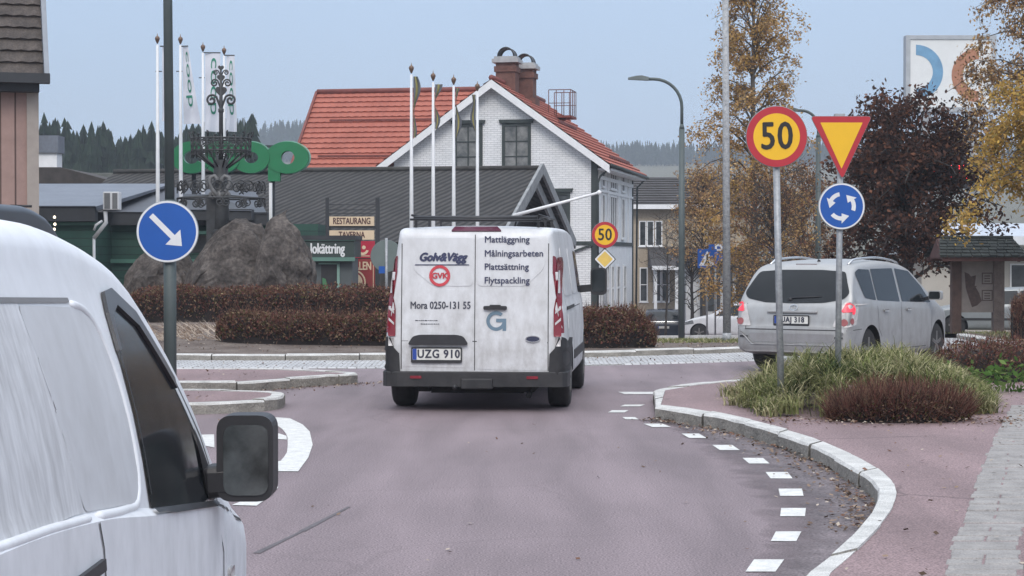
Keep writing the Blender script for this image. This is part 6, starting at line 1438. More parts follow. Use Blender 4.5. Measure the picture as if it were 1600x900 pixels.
mb = MB(); mb.text('DALEN', .30, (qx(563), -.056, zz(416)), bold=.006, depth=.003, xs=.62); mb.ringprism([(p[0]+qx(552), p[1]+zz(441)) for p in circ(.33, 32)], [(p[0]+qx(552), p[1]+zz(441)) for p in circ(.29, 32)], (0,-.054,0), AX, UP, FN, .004); mb.prism([(p[0]+qx(552), p[1]+zz(441)) for p in circ(.245, 28)], (0,-.054,0), AX, UP, FN, .004); mb.box(qx(583), qx(584), -.056, -.05, zz(455), zz(407)); mb.build('panel_lettering', m_creamp, p2)

D = 47; s_ = D/3000; b_ = P(516, 0, D); gz = zt(D); zz = lambda py: 1.655 - (py-400)*D/3000 - gz; qx = lambda px: (px-516)*s_
kk = empty('kiosk', (b_.x, D, gz), 'small dark green kiosk with white lettered fascia between rock and restaurant sign', 'kiosk')
m_kgreen = M('kiosk_green', (.030,.048,.044), rough=.6, var=.15); m_kgrey = M('kiosk_grey_wall', (.085,.10,.105), rough=.7, var=.15)
mb = MB(); mb.box(qx(478), qx(550), .15, 1.9, 0, zz(404)); mb.build('wall', m_kgrey, kk)
mb = MB(); mb.box(qx(470), qx(554), -.05, 2.0, zz(402), zz(375)); fa = mb.build('fascia', m_kgreen, kk)
mb = MB(); mb.box(qx(466), qx(556), -.10, 2.05, zz(375), zz(368)); mb.build('roof', m_fascia, kk)
mb = MB(); mb.box(qx(472), qx(555), -.085, -.05, zz(408), zz(402)); mb.box(qx(473), qx(555.5), -.09, -.05, zz(376), zz(373.5)); mb.build('ledge', M('kiosk_ledge', (.10,.20,.165), rough=.6), kk)
mb = MB(); mb.text('lokättring', .36, (qx(512), -.054, zz(389)), bold=.010, depth=.003, xs=.60); mb.build('fascia_lettering', m_swhite, fa)
mb = MB(); mb.box(qx(501), qx(527), .13, .149, zz(455), zz(413)); dr_ = mb.build('doorway', m_black, kk)
mb = MB(); mb.box(qx(526), qx(530), .10, .15, 0, zz(411)); mb.box(qx(497), qx(530), .10, .15, zz(413), zz(410.5)); mb.build('door_frame', M('pale_green_frame', (.22,.36,.31), rough=.6), kk)
mb = MB(); mb.prism([(qx(503), zz(452)), (qx(513), zz(452)), (qx(508), zz(436)), (qx(503), zz(434))], (0,.12,0), AX, UP, FN, .01); mb.build('door_poster', M('poster_green', (.06,.20,.09), rough=.7), kk)

# ---- floodlight on a bent white pole, string of lamps
D = 47; s_ = D/3000; b_ = P(147, 0, D); gz = zt(D); zz = lambda py: 1.655 - (py-400)*D/3000 - gz; qx = lambda px: (px-147)*s_
fl = empty('floodlight', (b_.x, D, gz), 'box shaped floodlight on a kinked white pole before the green shop', 'lamp')
mb = MB(); mb.tube([(0,0,0),(0,0,zz(372))], .035, 8); mb.tube([(0,0,zz(372)),(qx(166),0,zz(348)),(qx(165),0,zz(330))], .05, 8); mb.tube([(0,0,zz(360)),(qx(150),0,zz(352)),(qx(160),0,zz(345))], .03, 6); mb.build('pole', m_fpole, fl)
mb = MB(); mb.box(qx(163), qx(187), -.12, .25, zz(328), zz(300)); h = mb.build('lamp_head', m_wtrim, fl, bevel=.015)
mb = MB(); mb.box(qx(165), qx(174), -.128, -.121, zz(326.5), zz(302)); mb.box(qx(177.5), qx(185.5), -.128, -.121, zz(326.5), zz(302)); mb.build('lens', M('lamp_lens_grey', (.20,.205,.21), rough=.2), h)
D = 43; s_ = D/3000; b_ = P(77, 0, D); zz = lambda py: 1.655 - (py-400)*D/3000; qx = lambda px: (px-77)*s_
sl_ = empty('string_lights', (b_.x, D, 0), 'string of small warm lit bulbs beside the pink house corner', 'lights')
mb = MB(); mb.tube([(qx(86),.02,0),(qx(86),.02,zz(332))], .012, 6); L_ = [(70,353),(77,355.5),(85,358),(86,350),(85.5,339)]; mb.tube([(qx(a),0,zz(b-1.5)) for a, b in L_], .008, 5); mb.build('cable', m_black, sl_)
m_bulb = M('bulb_lit', (.8,.7,.5), emit=((1,.87,.66), 3))
for a, b in L_:
    mb = MB(); mb.lathe([(.004,-.04),(.03,-.02),(.032,.0),(.02,.02),(.004,.03)], (qx(a),0,zz(b)), n=10); mb.build('bulb', m_bulb, sl_)

# ---- wooden notice board with shingled roof
D = 40.5; s_ = D/3000; b_ = P(1522, 0, D); gz = zt(D)+.126; zz = lambda py: 1.655 - (py-400)*D/3000 - gz; qx = lambda px: (px-1522)*s_
nb = empty('notice_board', (b_.x, D, gz), 'wooden notice board with small shingled roof and weathered map panel', 'notice board')
m_wood = M('weathered_wood', (.085,.052,.042), rough=.85, var=.35, scale=5, bump=.5, bscale=30); m_wood2 = M('weathered_post', (.15,.115,.10), rough=.85, var=.35, scale=5, bump=.5, bscale=30)
mb = MB(); mb.box(qx(1486), qx(1501), -.1, .1, 0, zz(398)); mb.build('post', m_wood, nb, bevel=.01)
mb = MB(); mb.box(qx(1551), qx(1568), -.1, .1, 0, zz(395)); mb.build('post', m_wood2, nb, bevel=.01)
m_map = M('map_panel', (.225,.19,.17), rough=.6, var=.14, scale=6)
mb = MB(); mb.box(qx(1496), qx(1553), -.06, .03, zz(488), zz(403)); pn = mb.build('map_panel', m_map, nb)
mp_ = M('map_print', (.075,.047,.04), rough=.7, var=.3, scale=14)
mb = MB(); mb.prism([(qx(a), zz(b)) for a, b in ((1506,425),(1513,428),(1516,432),(1524,430),(1522,446),(1529,458),(1533,470),(1526,477),(1518,480),(1513,466),(1508,450))][::-1], (0,-.0615,0), AX, UP, FN, .001); mb.build('map_shape', mp_, pn)
mb = MB()
for y0, y1 in ((426,444),(453,470)):
    mb.ringprism(rect(qx(1533), qx(1550), zz(y1), zz(y0)), rect(qx(1534.5), qx(1548.5), zz(y1-1.5), zz(y0+1.5)), (0,-.0615,0), AX, UP, FN, .001)
    for q in range(3): mb.box(qx(1537), qx(1546), -.0622, -.061, zz(y0+6+q*4), zz(y0+4.4+q*4))
for q in range(4): mb.box(qx(1512), qx(1525), -.0632, -.0625, zz(448+q*5), zz(446.6+q*5))
mb.build('notice', mp_, pn)
m_shin = M('roof_shingle', (.020,.025,.023), rough=.9, var=.4, scale=5, col2=(.042,.048,.043), bump=.6, bscale=25)
mb = MB(); zr2 = zz(373); rng = random.Random(8)
for side in (-1, 1):
    for i in range(6):
        t0, t1 = i/6, (i+1.25)/6; y0, y1 = side*(.78*(1-t0)), side*(.78*(1-t1) if t1 < 1 else 0); za = zz(402) + (zr2-zz(402))*t0; zb2 = zz(402)+(zr2-zz(402))*min(1, t1)
        x = qx(1456)+ (qx(1470)-qx(1456))*t0*.9; xe = qx(1592) - (qx(1592)-qx(1580))*t0*.9
        while x < xe - .02:
            w_ = min(rng.uniform(.14,.22), xe-x); dz = rng.uniform(0, .02)
            mb.add([(x,y0,za+.03+dz),(x+w_-.012,y0,za+.03+dz),(x+w_-.012,y1,zb2+.012),(x,y1,zb2+.012),(x,y0,za),(x+w_-.012,y0,za)], [(0,1,2,3),(4,5,1,0)]); x += w_
mb.tube([(qx(1470),0,zr2+.02),(qx(1582),0,zr2+.02)], .05, 6); mb.build('roof', m_shin, nb)
mb = MB()
for x in (qx(1466), qx(1578)): 
    for side in (-1,1): mb.beam((x, 0, zr2-.05), (x, side*.74, zz(405)), .06, .12)
mb.box(qx(1460), qx(1588), -.74, -.68, zz(408), zz(402)); mb.box(qx(1460), qx(1588), .68, .74, zz(408), zz(402)); mb.prism([(-.6, zz(403)), (.6, zz(403)), (0, zr2-.04)], (qx(1462),0,0), (0,1,0), (0,0,1), (1,0,0), .05); mb.prism([(-.6, zz(403)), (.6, zz(403)), (0, zr2-.04)], (qx(1580),0,0), (0,1,0), (0,0,1), (1,0,0), .05); mb.box(qx(1462), qx(1584), -.6, .6, zz(404), zz(402.5)); mb.build('roof_frame', M('roof_timber', (.085,.04,.035), rough=.85, var=.3), nb)
# ================================================================= TREES, HEDGES, GRASS
m_bark = M('bark_dark', (.050,.043,.038), rough=.95, var=.35, scale=6, bump=.8, bscale=25)
m_birch = M('bark_birch', (.30,.28,.25), rough=.9, var=.6, scale=5, col2=(.07,.06,.055), bump=.5, bscale=20)
m_twig = M('twig_brown', (.070,.050,.042), rough=.95, var=.25)
LY = [M_leaf('leaf_gold', (.56,.37,.10)), M_leaf('leaf_ochre', (.44,.28,.09)), M_leaf('leaf_olive', (.29,.23,.08))]
LB = [M_leaf('leaf_tan', (.52,.35,.165)), M_leaf('leaf_rust', (.38,.225,.11)), M_leaf('leaf_brown', (.19,.125,.08))]
LD = [M_leaf('leaf_maroon', (.098,.055,.044)), M_leaf('leaf_plum', (.052,.035,.031)), M_leaf('leaf_redbrown', (.17,.08,.052))]

def leaf_quads(mb, pts, rng, s0, s1, nm, asp=.55, flat=0., wts=None):
    n = len(pts); pts = np.asarray(pts)
    u = rng.normal(size=(n,3)); u /= np.linalg.norm(u, axis=1)[:,None]
    t = rng.normal(size=(n,3)); 
    if flat: u[:,2] *= (1-flat); t[:,2] *= (1-flat); u /= np.linalg.norm(u, axis=1)[:,None]
    v = np.cross(u, t); v /= np.linalg.norm(v, axis=1)[:,None]+1e-9
    if flat: v = np.cross(np.array([0,0,1.])+rng.normal(size=(n,3))*.3, u); v /= np.linalg.norm(v, axis=1)[:,None]
    s = rng.uniform(s0, s1, n)[:,None]*.5
    q = np.stack([pts-u*s, pts+v*s*asp, pts+u*s, pts-v*s*asp], 1).reshape(-1,3)
    b = len(mb.v); mb.v += [tuple(x) for x in q.tolist()]; mb.f += [(b+4*i,b+4*i+1,b+4*i+2,b+4*i+3) for i in range(n)]
    mi = rng.choice(nm, n, p=wts); mb.m += mi.tolist(); mb.s += [False]*n

def tree(name, loc, label, H, tr, crown, t0, nl, n_leaf, ls, lmats, bark, seed, up=.9, droop=.5, twig=.6, hang=.0, cat='tree', wts=None, forks=1, tw_n=9, tw_r=.006, spread=.10, group=None, lead=True):
    rng = np.random.default_rng(seed); root = empty(name, loc, label, cat, group)
    tb = MB(); leafp = []
    top = H if lead else H*.55
    ax_x = np.cumsum(rng.normal(0, .03*H/8, 9)); ax_y = np.cumsum(rng.normal(0, .03*H/8, 9)); ax_x -= ax_x[0]; ax_y -= ax_y[0]
    def axis(t): i = min(7.999, t*8); k = int(i); f = i-k; return np.array([ax_x[k]*(1-f)+ax_x[k+1]*f, ax_y[k]*(1-f)+ax_y[k+1]*f, t*H])
    tb.tube([tuple(axis(q*top/H/8)) for q in range(9)], [tr*(1.25 if q == 0 else 1)*(1-.9*q/8*(top/H)) for q in range(9)], 9)
    for i in range(nl):
        t = t0 + (1-t0)*((i+.5)/nl)**.9*.98; az = i*2.39996 + rng.normal(0,.35); L = crown(t)*rng.uniform(.78,1.12)
        ts = t*rng.uniform(.78,.97) if up > .2 else t
        ts = min(ts, top/H); p0 = axis(ts); tip_z = t*H
        d = np.array([math.cos(az), math.sin(az), 0])
        pts = []
        for q in range(6):
            s = q/5; pts.append(p0 + d*L*s + np.array([0,0,(tip_z-p0[2])*s*(1.25-.25*s)*1.0 + L*(up*s*(1-s)*.9 - droop*s*s*.35)]) + rng.normal(0,.03*L,3)*(1 if q else 0))
        r0 = max(.012, tr*.42*(1-ts*.75)); tb.tube([tuple(p) for p in pts], [r0*(1-.85*q/5) for q in range(6)], 6, cap=False)
        for w_ in range(tw_n):
            s = rng.uniform(.22,1.0); k = min(4, int(s*5)); f = s*5-k; b = pts[k]*(1-f)+pts[k+1]*f
            dd = rng.normal(size=3); dd[2] = abs(dd[2])*.5 + up*.25; dd /= np.linalg.norm(dd); ln = twig*rng.uniform(.5,1.25)
            c = [b]
            for q in range(1,5): c.append(b + dd*ln*(q/4)*(1-hang*.45) - np.array([0,0,hang*ln*(q/4)**1.7*1.15]) + rng.normal(0,.03,3)*ln)
            tb.tube([tuple(p) for p in c], [tw_r*1.5,tw_r*1.2,tw_r,tw_r*.8,tw_r*.4], 3, cap=False); leafp.append(np.array(c))
    tb.build('trunk', [bark], root)
    if n_leaf:
        LPs = np.array(leafp); pw_ = rng.random(len(LPs))**1.6+.05; idx = rng.choice(len(LPs), n_leaf, p=pw_/pw_.sum()); s = rng.uniform(.15,1,n_leaf)*4; k = np.minimum(3, s.astype(int)); f = (s-k)[:,None]
        p = LPs[idx,k]*(1-f)+LPs[idx,k+1]*f + rng.normal(0,spread,(n_leaf,3))
        cb = MB(); leaf_quads(cb, p, rng, ls[0], ls[1], len(lmats), wts=wts); cb.build('crown', lmats, root)
    return root
def cr(tbl): 
    f = pchip(tbl); return lambda t: max(.08, f(t))
gp = lambda px, D, dz=0.: (P(px,0,D).x, D, zt(D)+dz)
tree('birch_tree', gp(1173,58), 'tall slender autumn birch with thin drooping tan leaves behind the galvanised pole', 12.5, .15, cr([(0,.8),(.1,1.35),(.35,1.75),(.6,1.55),(.8,1.25),(1,.3)]), .08, 92, 31000, (.065,.12), LB+[LY[1]], m_birch, 11, up=.9, droop=.9, twig=.75, hang=.75, wts=[.36,.20,.10,.34], tw_n=9, tw_r=.007)
tree('maroon_tree', gp(1420,46,.12), 'round headed tree with dark purple brown leaves behind the silver car', 5.85, .17, cr([(0,1.0),(.22,1.75),(.45,2.2),(.7,2.05),(.88,1.4),(1,.45)]), .24, 74, 22000, (.08,.155), LD, m_bark, 5, up=1.0, droop=.15, twig=.55, wts=[.42,.38,.20], tw_n=9, spread=.13, lead=False)
tree('birch_tree', (10.95, 37, .12), 'golden leaved birch at the right edge hanging over the notice board', 5.75, .13, cr([(0,.6),(.3,1.5),(.55,1.95),(.8,1.6),(1,.5)]), .50, 66, 46000, (.055,.11), LY, m_birch, 23, up=.8, droop=.9, twig=.7, hang=.7, wts=[.36,.44,.20], tw_n=9, spread=.11)
tree('birch_tree', (12.3, 44, zt(44)+.12), 'tall thin brown leaved birch rising above the golden birch at the right edge', 10.5, .14, cr([(0,.6),(.3,1.6),(.55,2.1),(.75,1.9),(1,.5)]), .36, 66, 22000, (.06,.11), LB, m_birch, 31, up=.9, droop=.9, twig=.8, hang=.8, tw_n=8, tw_r=.006)
tree('bare_tree', gp(1212,54), 'nearly bare many stemmed small tree between the galvanised pole and the 50 sign', 5.2, .08, cr([(0,.3),(.3,.7),(.6,1.2),(1,.8)]), .12, 46, 4200, (.06,.10), [LB[1],LB[2],LD[2]], m_bark, 41, up=1.3, droop=0, twig=.8, tw_n=9, tw_r=.007, lead=False)
tree('bare_tree', gp(1100,74), 'brown leaved tree behind the pedestrian crossing sign', 6.6, .10, cr([(0,.5),(.3,1.2),(.6,1.5),(1,.5)]), .42, 44, 9000, (.07,.12), [LB[1],LB[2],LB[0]], m_bark, 43, up=1.0, droop=.2, twig=.7, tw_n=8)
tree('bare_tree', gp(1262,62), 'russet thin leaved tree behind the round 50 sign', 5.6, .10, cr([(0,.5),(.3,1.1),(.6,1.5),(1,.7)]), .2, 44, 9500, (.06,.115), [LD[2],LB[2],LB[1]], m_bark, 47, up=1.0, droop=.1, twig=.7, tw_n=8)
tree('bare_tree', gp(1082,76), 'small leafless tree at the foot of the dark street lamp', 4.6, .09, cr([(0,.3),(.4,.9),(.7,1.2),(1,.6)]), .25, 26, 300, (.04,.07), [LB[2]], m_bark, 53, up=1.1, droop=0, twig=.7, tw_n=8, tw_r=.008, lead=False)
tree('bare_tree', gp(1040,84), 'thin leafless branches in front of the beige house', 5.6, .06, cr([(0,.3),(.4,.9),(.7,1.1),(1,.5)]), .3, 22, 160, (.04,.07), [LB[2]], m_bark, 57, up=1.0, droop=0, twig=.7, tw_n=7, tw_r=.008)
for px, D, H, sd, lb_ in ((1010,118,6.9,61,'dark bare woodland tree behind the roof of the beige house'),(1120,112,8.2,62,'dim brown tree far behind the tall birch')):
    tree('bare_tree', gp(px,D), lb_, H, .14, cr([(0,.8),(.3,2.2),(.6,2.6),(1,.8)]), .15, 40, 5200, (.10,.2), [LB[2], LD[1], LD[0]], m_bark, sd, up=1.0, droop=.1, twig=1.1, tw_n=8, tw_r=.015, spread=.2)

# ---- spruces: one dark tree standing out, and the far wood as one mass
m_spr = [M_leaf('spruce_dark', (.018,.030,.020), .3, .1), M_leaf('spruce_mid', (.028,.042,.028), .3, .1)]
def spruce(mb, x, y, z, H, Rr, rng, nl=13, npt=9):
    for k in range(nl):
        t = (k+.3*rng.random())/nl; zc = z + H*(.10+.90*t); r = Rr*(1-t)**.85*(.8+.4*rng.random()) + .05; dz = H*.9/nl*1.5
        a0 = rng.random()*6.28; b = len(mb.v); mb.v.append((x, y, min(z+H, zc+dz)))
        for j in range(npt*2):
            a = a0 + math.pi*j/npt; q = r*(1 if j % 2 == 0 else .45)*(.75+.5*rng.random()); mb.v.append((x+q*math.cos(a), y+q*math.sin(a), zc - (.25*r if j % 2 == 0 else 0)))
        for j in range(npt*2): mb.f.append((b, b+1+j, b+1+(j+1)%(npt*2))); mb.m.append(0 if rng.random() < .6 else 1); mb.s.append(False)
rng = random.Random(12)
t = empty('spruce_tree', gp(1066,135), 'single dark spruce behind the beige house and the slim street lamp', 'tree')
mb = MB(); mb.tube([(0,0,0),(0,0,10)], [.18,.03], 7); mb.build('trunk', m_bark, t); mb = MB(); spruce(mb, 0,0,0, 9.9, 2.3, rng, 17, 10); mb.build('crown', m_spr, t)
mb = MB(); trunks = 0
def wood(px0, px1, D0, D1, h0, h1, n):
    for _ in range(n):
        D = rng.uniform(D0, D1); px = rng.uniform(px0, px1); x = (px-800)/3000*D; H = rng.uniform(h0, h1)*(1+.03*math.sin(px*.021)+.03*math.sin(px*.083+1))
        mb.tube([(x,D,zt(D)-.3),(x,D,zt(D)+H*.3)], .18, 4, cap=False); spruce(mb, x, D, zt(D), H, H*rng.uniform(.11,.23), rng, 15, 7)
wood(-260, 400, 196, 240, 15.4, 18.4, 1050)
wood(330, 780, 880, 1000, 14, 19, 520)
wood(860, 1500, 835, 885, 7.5, 10.5, 620)
wood(1500, 2100, 690, 790, 10, 14, 150)
o = mb.build('forest', m_spr); tag(o, 'misty spruce forest on the far hill', 'forest', kind='stuff')

# ---- hedges
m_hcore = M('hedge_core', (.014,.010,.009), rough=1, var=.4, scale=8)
LH = [M_leaf('hedge_maroon', (.15,.064,.052)), M_leaf('hedge_brown', (.20,.122,.085)), M_leaf('hedge_olive', (.08,.075,.03)), M_leaf('hedge_dark', (.068,.04,.034)), M_leaf('hedge_tan', (.27,.20,.125))]
def hedge(name, line, wd, ht, label, n, seed, zf, cat='hedge', wts=(.36,.25,.12,.17,.10), mats=None, ls=(.03,.065), twigs=2400, green_low=0., group=None):
    """clipped twiggy hedge along a ground line: dark lumpy core, twigs and small leaves"""
    rng = np.random.default_rng(seed); L = [np.array(p, float) for p in line]; seg = [np.linalg.norm(L[i+1]-L[i]) for i in range(len(L)-1)]; tot = sum(seg)
    c0 = L[0]; root = empty(name, (c0[0], c0[1], zf(c0[0], c0[1])), label, cat, group); org = np.array([c0[0], c0[1], zf(c0[0], c0[1])])
    cs_ = [0.]
    for q in seg: cs_.append(cs_[-1]+q/tot)
    fx_, fy_ = pchip(list(zip(cs_, [p[0] for p in L]))), pchip(list(zip(cs_, [p[1] for p in L])))
    def at(s):
        p = np.array([fx_(s), fy_(s)]); a_, b_ = max(0, s-.06), min(1, s+.06); t = np.array([fx_(b_)-fx_(a_), fy_(b_)-fy_(a_)]); t /= np.linalg.norm(t)
        return p, np.array([-t[1], t[0]])
    hf = pchip(ht) if isinstance(ht, list) else (lambda s: ht)
    def shape(s, a):   # cross-section: flat-ish top, rounded shoulders; tapers at the ends
        e = min(1, (min(s, 1-s)*tot/(wd*.55)))**.5 if 0 < s < 1 else 0; e = max(.12, e)
        n_ = 1 + .16*mnoise.noise(Vector((s*tot*1.3+seed, a*1.1, 0))) + .10*mnoise.noise(Vector((s*tot*4+seed, a*3, 5)))
        c, s_ = math.cos(a), max(0, math.sin(a)); k = .62
        return (wd/2*e*(abs(c)**k)*(1 if c > 0 else -1)*n_, hf(s)*(.55+.45*e)*(s_**k)*n_)
    ns_, na = max(8, int(tot*5)), 12; v = []
    for i in range(ns_+1):
        s = i/ns_; p, nn = at(s)
        for j in range(na+1):
            o_, h = shape(s, math.pi*j/na); q = p + nn*o_*.84; v.append((q[0]-org[0], q[1]-org[1], zf(p[0],p[1])-org[2]+h*.86-.03))
    cb = MB(); cb.add(v, [(i*(na+1)+j, i*(na+1)+j+1, (i+1)*(na+1)+j+1, (i+1)*(na+1)+j) for i in range(ns_) for j in range(na)] + [tuple(range(na+1)), tuple(ns_*(na+1)+j for j in range(na,-1,-1))], 0, True); cb.build('stems', m_hcore, root)
    pts = []; lowm = []
    for _ in range(n):
        s = rng.uniform(0,1); a = rng.uniform(.02,math.pi-.02); o_, h = shape(s, a); k = rng.uniform(.80,1.06); p, nn = at(s); q = p + nn*o_*k
        pts.append((q[0]-org[0], q[1]-org[1], zf(p[0],p[1])-org[2]+h*k+.01))
    lb = MB(); leaf_quads(lb, pts, rng, ls[0], ls[1], 5 if mats is None else len(mats), wts=list(wts) if mats is None else None)
    for _ in range(twigs):
        s = rng.uniform(0,1); a = rng.uniform(.02,math.pi-.02); o_, h = shape(s, a); p, nn = at(s); q = p + nn*o_*.85; b = np.array([q[0]-org[0], q[1]-org[1], zf(p[0],p[1])-org[2]+h*.84])
        d = np.array([nn[0]*o_*.5, nn[1]*o_*.5, h*.35+.12]) + rng.normal(0,.12,3); d /= np.linalg.norm(d)+1e-6; ln = rng.uniform(.07,.27); e = b + d*ln; w_ = np.array([.0035,0,0])
        k0 = len(lb.v); lb.v += [tuple(b-w_), tuple(b+w_), tuple(e+w_*.4), tuple(e-w_*.4)]; lb.f.append((k0,k0+1,k0+2,k0+3)); lb.m.append(int(rng.choice([1,3,0]))if mats is None else 0); lb.s.append(False)
    lb.build('foliage', mats or LH, root)
    return root
hedge('hedge', [(-7.6,37.9),(-5,37.5),(-1.4,37.4)], .9, .66, 'long back row of brown clipped hedge in front of the boulders', 11500, 3, isl_z, ls=(.035,.075))
hedge('hedge', [(-4.95,32.3),(-3.4,31.75),(-1.2,31.6)], .95, [(0,.40),(.15,.50),(.6,.46),(1,.5)], 'lower front row of brown clipped hedge nearest the roundabout kerb', 9500, 4, isl_z, wts=(.30,.24,.19,.16,.11), ls=(.035,.07))
hedge('hedge', [(.2,31.9),(1.2,32.1),(2.42,32.9)], .95, [(0,.62),(.7,.66),(1,.46)], 'short reddish hedge right of the white van under the far 50 sign', 8000, 5, isl_z, wts=(.34,.26,.11,.13,.16), ls=(.035,.07))
zp = lambda x, y: .122
hedge('hedge', [(2.95,17.95),(3.6,17.85),(4.3,18.1)], .60, [(0,.12),(.2,.21),(.45,.27),(.7,.23),(1,.12)], 'low dark red barberry hedge at the front of the grass clump', 7500, 6, zp, wts=(.13,.20,.17,.42,.08), ls=(.02,.042), twigs=4200)
hedge('hedge', [(5.2,23.2),(6.6,24.2),(8.4,25.0),(11,25.8)], 1.1, .46, 'dark red planting bed edge running right behind the grass clump', 11000, 7, zp, wts=(.38,.22,.10,.24,.06), ls=(.025,.055), twigs=2600)
hedge('shrub', [(9.25,35.5),(10.6,35.7)], 1.2, .98, 'grey twiggy shrub at the right edge below the notice board', 3600, 8, lambda x,y: zt(y)+.12, cat='shrub', wts=(.15,.30,.05,.45,.05), ls=(.03,.06), twigs=2600)
# leafy green plant by the bed
rng_ = np.random.default_rng(9); t = empty('leafy_plant', (5.55,21.6,.122), 'small bright green leafy plant beside the dark red planting bed', 'plant')
pts = rng_.normal(size=(240,3))*np.array([.28,.18,.10]) + np.array([0,0,.16]); pts[:,2] = np.abs(pts[:,2])
mb = MB(); leaf_quads(mb, pts, rng_, .06, .13, 2, asp=.5); mb.build('foliage', [M_leaf('plant_green', (.07,.135,.035)), M_leaf('plant_green_pale', (.13,.19,.06))], t)

# ---- long grass clump in the foreground, round the sign posts
rng_ = np.random.default_rng(14); LG = [M_leaf('grass_green', (.15,.175,.065),.3,.3), M_leaf('grass_olive', (.235,.235,.11),.3,.3), M_leaf('grass_straw', (.42,.385,.23),.25,.3), M_leaf('grass_deep', (.055,.075,.030),.3,.2)]
mb = MB(); cl = [Vector(p) for p in ((2.22,20.6),(2.3,19.4),(2.45,18.3),(2.9,18.0),(3.6,18.3),(4.3,18.5),(4.62,18.5),(4.9,19.6),(5.2,21.2),(5.4,22.6),(4.4,22.6),(3.4,22.3),(2.6,21.6))]
def inside(x, y):
    c = False; n = len(cl)
    for i in range(n):
        a, b = cl[i], cl[i-1]
        if (a.y > y) != (b.y > y) and x < (b.x-a.x)*(y-a.y)/(b.y-a.y)+a.x: c = not c
    return c
def edge_d(x, y):
    p = Vector((x, y)); m_ = 9
    for i in range(len(cl)):
        a, b = cl[i-1], cl[i]; t_ = max(0, min(1, (p-a).dot(b-a)/(b-a).length_squared)); m_ = min(m_, (p-a.lerp(b, t_)).length)
    return m_
# tussocks: blades spring from many centres and arch over
tus = []
while len(tus) < 330:
    x, y = rng_.uniform(2.1,5.5), rng_.uniform(17.8,22.8)
    if inside(x, y): tus.append((x, y, edge_d(x, y)))
for (x, y, ed) in tus:
    mz = .23*min(1, ed/.9)**1.4; hh = (.19 + .19*min(1, ed/.7)) * rng_.uniform(.7,1.25); dom = rng_.choice(4, p=[.27,.36,.26,.11])
    for _ in range(58):
        az = rng_.uniform(0, 6.283); ln = hh*rng_.uniform(.8,1.5); out_ = rng_.uniform(.35,1.05)*ln; w_ = rng_.uniform(.004,.0085)
        bx, by = x + rng_.normal(0,.05), y + rng_.normal(0,.05); d = np.array([math.cos(az), math.sin(az)]); sd = np.array([-d[1], d[0]])*w_; k0 = len(mb.v); N = 4
        for q in range(N+1):
            s = q/N; z = ln*(1.25*s - 1.02*s*s*(.35+.65*out_/ln)); px_, py_2 = bx + d[0]*out_*s**1.5, by + d[1]*out_*s**1.5; ww = (1-s**2.2)
            mb.v += [(px_-sd[0]*ww, py_2-sd[1]*ww, mz+.12+z), (px_+sd[0]*ww, py_2+sd[1]*ww, mz+.12+z)]
        mi = int(dom) if rng_.random() < .6 else int(rng_.choice(4, p=[.26,.34,.27,.13]))
        for q in range(N): mb.f.append((k0+2*q, k0+2*q+1, k0+2*q+3, k0+2*q+2)); mb.m.append(mi); mb.s.append(True)
o = mb.build('grass', LG); tag(o, 'long arching green and straw grass round the sign posts', 'grass', kind='stuff')
# short verge grass at the foot of the galvanised pole and by the notice board
mb = MB()
for _ in range(5200):
    if rng_.random() < .6: x, y = rng_.uniform(2.6,6.4), rng_.uniform(35.6,39.5); z = isl_z(x, y)
    else: x, y = rng_.uniform(9.2,12.5), rng_.uniform(34,43); z = zt(y)+.126
    hgt = rng_.uniform(.03,.08); a = rng_.uniform(0,3.14); w_ = .012; dx, dy = math.cos(a)*w_, math.sin(a)*w_; lx, ly = rng_.normal(0,.03,2); k0 = len(mb.v)
    mb.v += [(x-dx,y-dy,z),(x+dx,y+dy,z),(x+lx,y+ly,z+hgt)]; mb.f.append((k0,k0+1,k0+2)); mb.m.append(int(rng_.choice(3,p=[.5,.3,.2]))); mb.s.append(False)
o = mb.build('verge_grass', LG[:3]); tag(o, 'short green grass on the verges', 'grass', kind='stuff')

# ---- fallen leaves: gutter drift, under the clump, pavement, island soil
LFm = [M_leaf('litter_tan', (.25,.185,.14),.3,.1), M_leaf('litter_brown', (.12,.085,.065),.35,.1), M_leaf('litter_pale', (.42,.36,.30),.2,.1), M_leaf('litter_rust', (.16,.09,.065),.3,.1)]
mb = MB(); pts = []
kf = [Vector(p) for p in KF[5:]]
for _ in range(1000):
    i = rng_.integers(2, len(kf)-1); f = rng_.random(); p = kf[i].lerp(kf[i+1], f); d = (kf[i+1]-kf[i]).normalized(); nn = Vector((-d.y, d.x)); q = p + nn*abs(rng_.normal(0,.16)); pts.append((q.x, q.y, .012+rng_.uniform(0,.02)))
for _ in range(800):
    x, y = rng_.uniform(2.3,5.0), rng_.normal(17.75,.25); pts.append((x, y, .130+rng_.uniform(0,.02)))
for _ in range(900):
    x, y = rng_.uniform(4.3,8), rng_.uniform(17,24); pts.append((x, y, .132+rng_.uniform(0,.015)))
for _ in range(150):
    x, y = rng_.uniform(1.6,4.5), rng_.uniform(9,17.5)
    pts.append((x+ (y-9)*.08, y, .130+rng_.uniform(0,.01)))
for _ in range(2400):
    a = rng_.uniform(-.75,.95); r = rng_.uniform(8.2,11.7); x, y = IC.x + r*math.sin(a), IC.y - r*math.cos(a); pts.append((x, y, isl_z(x,y)+.012+rng_.uniform(0,.03)))
for _ in range(700):
    a = rng_.uniform(-.7,.9); r = rng_.uniform(12.05,13.8); x, y = IC.x + r*math.sin(a), IC.y - r*math.cos(a); pts.append((x, y, .05))
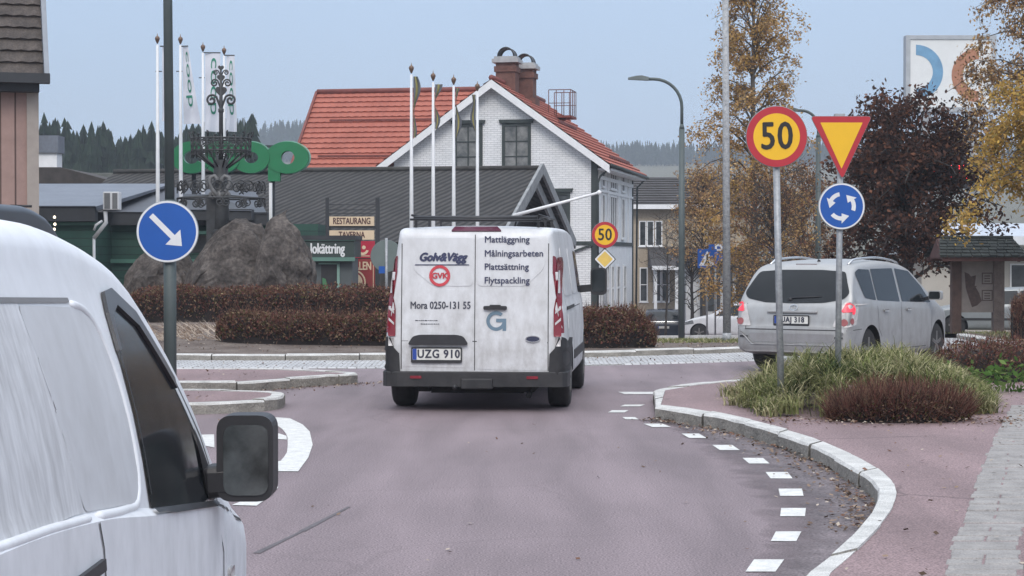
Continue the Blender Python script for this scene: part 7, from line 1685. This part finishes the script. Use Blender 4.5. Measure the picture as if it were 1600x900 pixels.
for _ in range(420):
    x = rng_.uniform(-3.6,-1.2); y = 23.3 + (x+3.4)*1.1 + abs(rng_.normal(0,.25))*-1; pts.append((x, y, .012))
for _ in range(260): pts.append((rng_.uniform(-6,-3.2), rng_.choice([rng_.uniform(20.3,21.6), rng_.uniform(23.6,26)]), .13))
for _ in range(90): pts.append((rng_.uniform(-3,3.2), rng_.uniform(9,27), .010))
pts = np.array(pts)
leaf_quads(mb, pts, rng_, .02, .046, 4, asp=.7, flat=.75, wts=[.34,.36,.10,.20])
o = mb.build('fallen_leaves', LFm); tag(o, 'dry brown fallen leaves in the gutter and on the paving', 'fallen leaves', kind='stuff')
# dry flattened stalks in the island bed by the dark pole
mb = MB()
for _ in range(900):
    x, y = rng_.normal(-5.7,.55), rng_.uniform(31.8,35.5); z = isl_z(x,y); a = rng_.uniform(0,3.14); ln = rng_.uniform(.08,.3); k0 = len(mb.v); w_ = .008
    mb.v += [(x,y,z+.02),(x+w_,y+w_,z+.03),(x+math.cos(a)*ln,y+math.sin(a)*ln*.5,z+rng_.uniform(.04,.2))]; mb.f.append((k0,k0+1,k0+2)); mb.m.append(int(rng_.integers(0,3))); mb.s.append(False)
o = mb.build('dry_stalks', LFm[:3]); tag(o, 'pale dry flattened stalks in the island bed', 'dry plants', kind='stuff')

# ================================================================= AIR: even haze round everything
mb = MB(); mb.box(-690, 690, -70, 1340, -8, 90)
hz = mb.build('haze', M('haze_air', (1,1,1))); hz['kind'] = 'stuff'; hz['label'] = 'thin grey autumn mist over the street'; hz['category'] = 'haze'
m = _m['haze_air']; t = m.node_tree; 
for n in list(t.nodes): 
    if n.type != 'OUTPUT_MATERIAL': t.nodes.remove(n)
vp = t.nodes.new('ShaderNodeVolumePrincipled'); vp.inputs['Color'].default_value = (.76,.84,.96,1); vp.inputs['Density'].default_value = .00050; vp.inputs['Anisotropy'].default_value = .0
t.links.new(vp.outputs[0], [n for n in t.nodes if n.type == 'OUTPUT_MATERIAL'][0].inputs['Volume'])
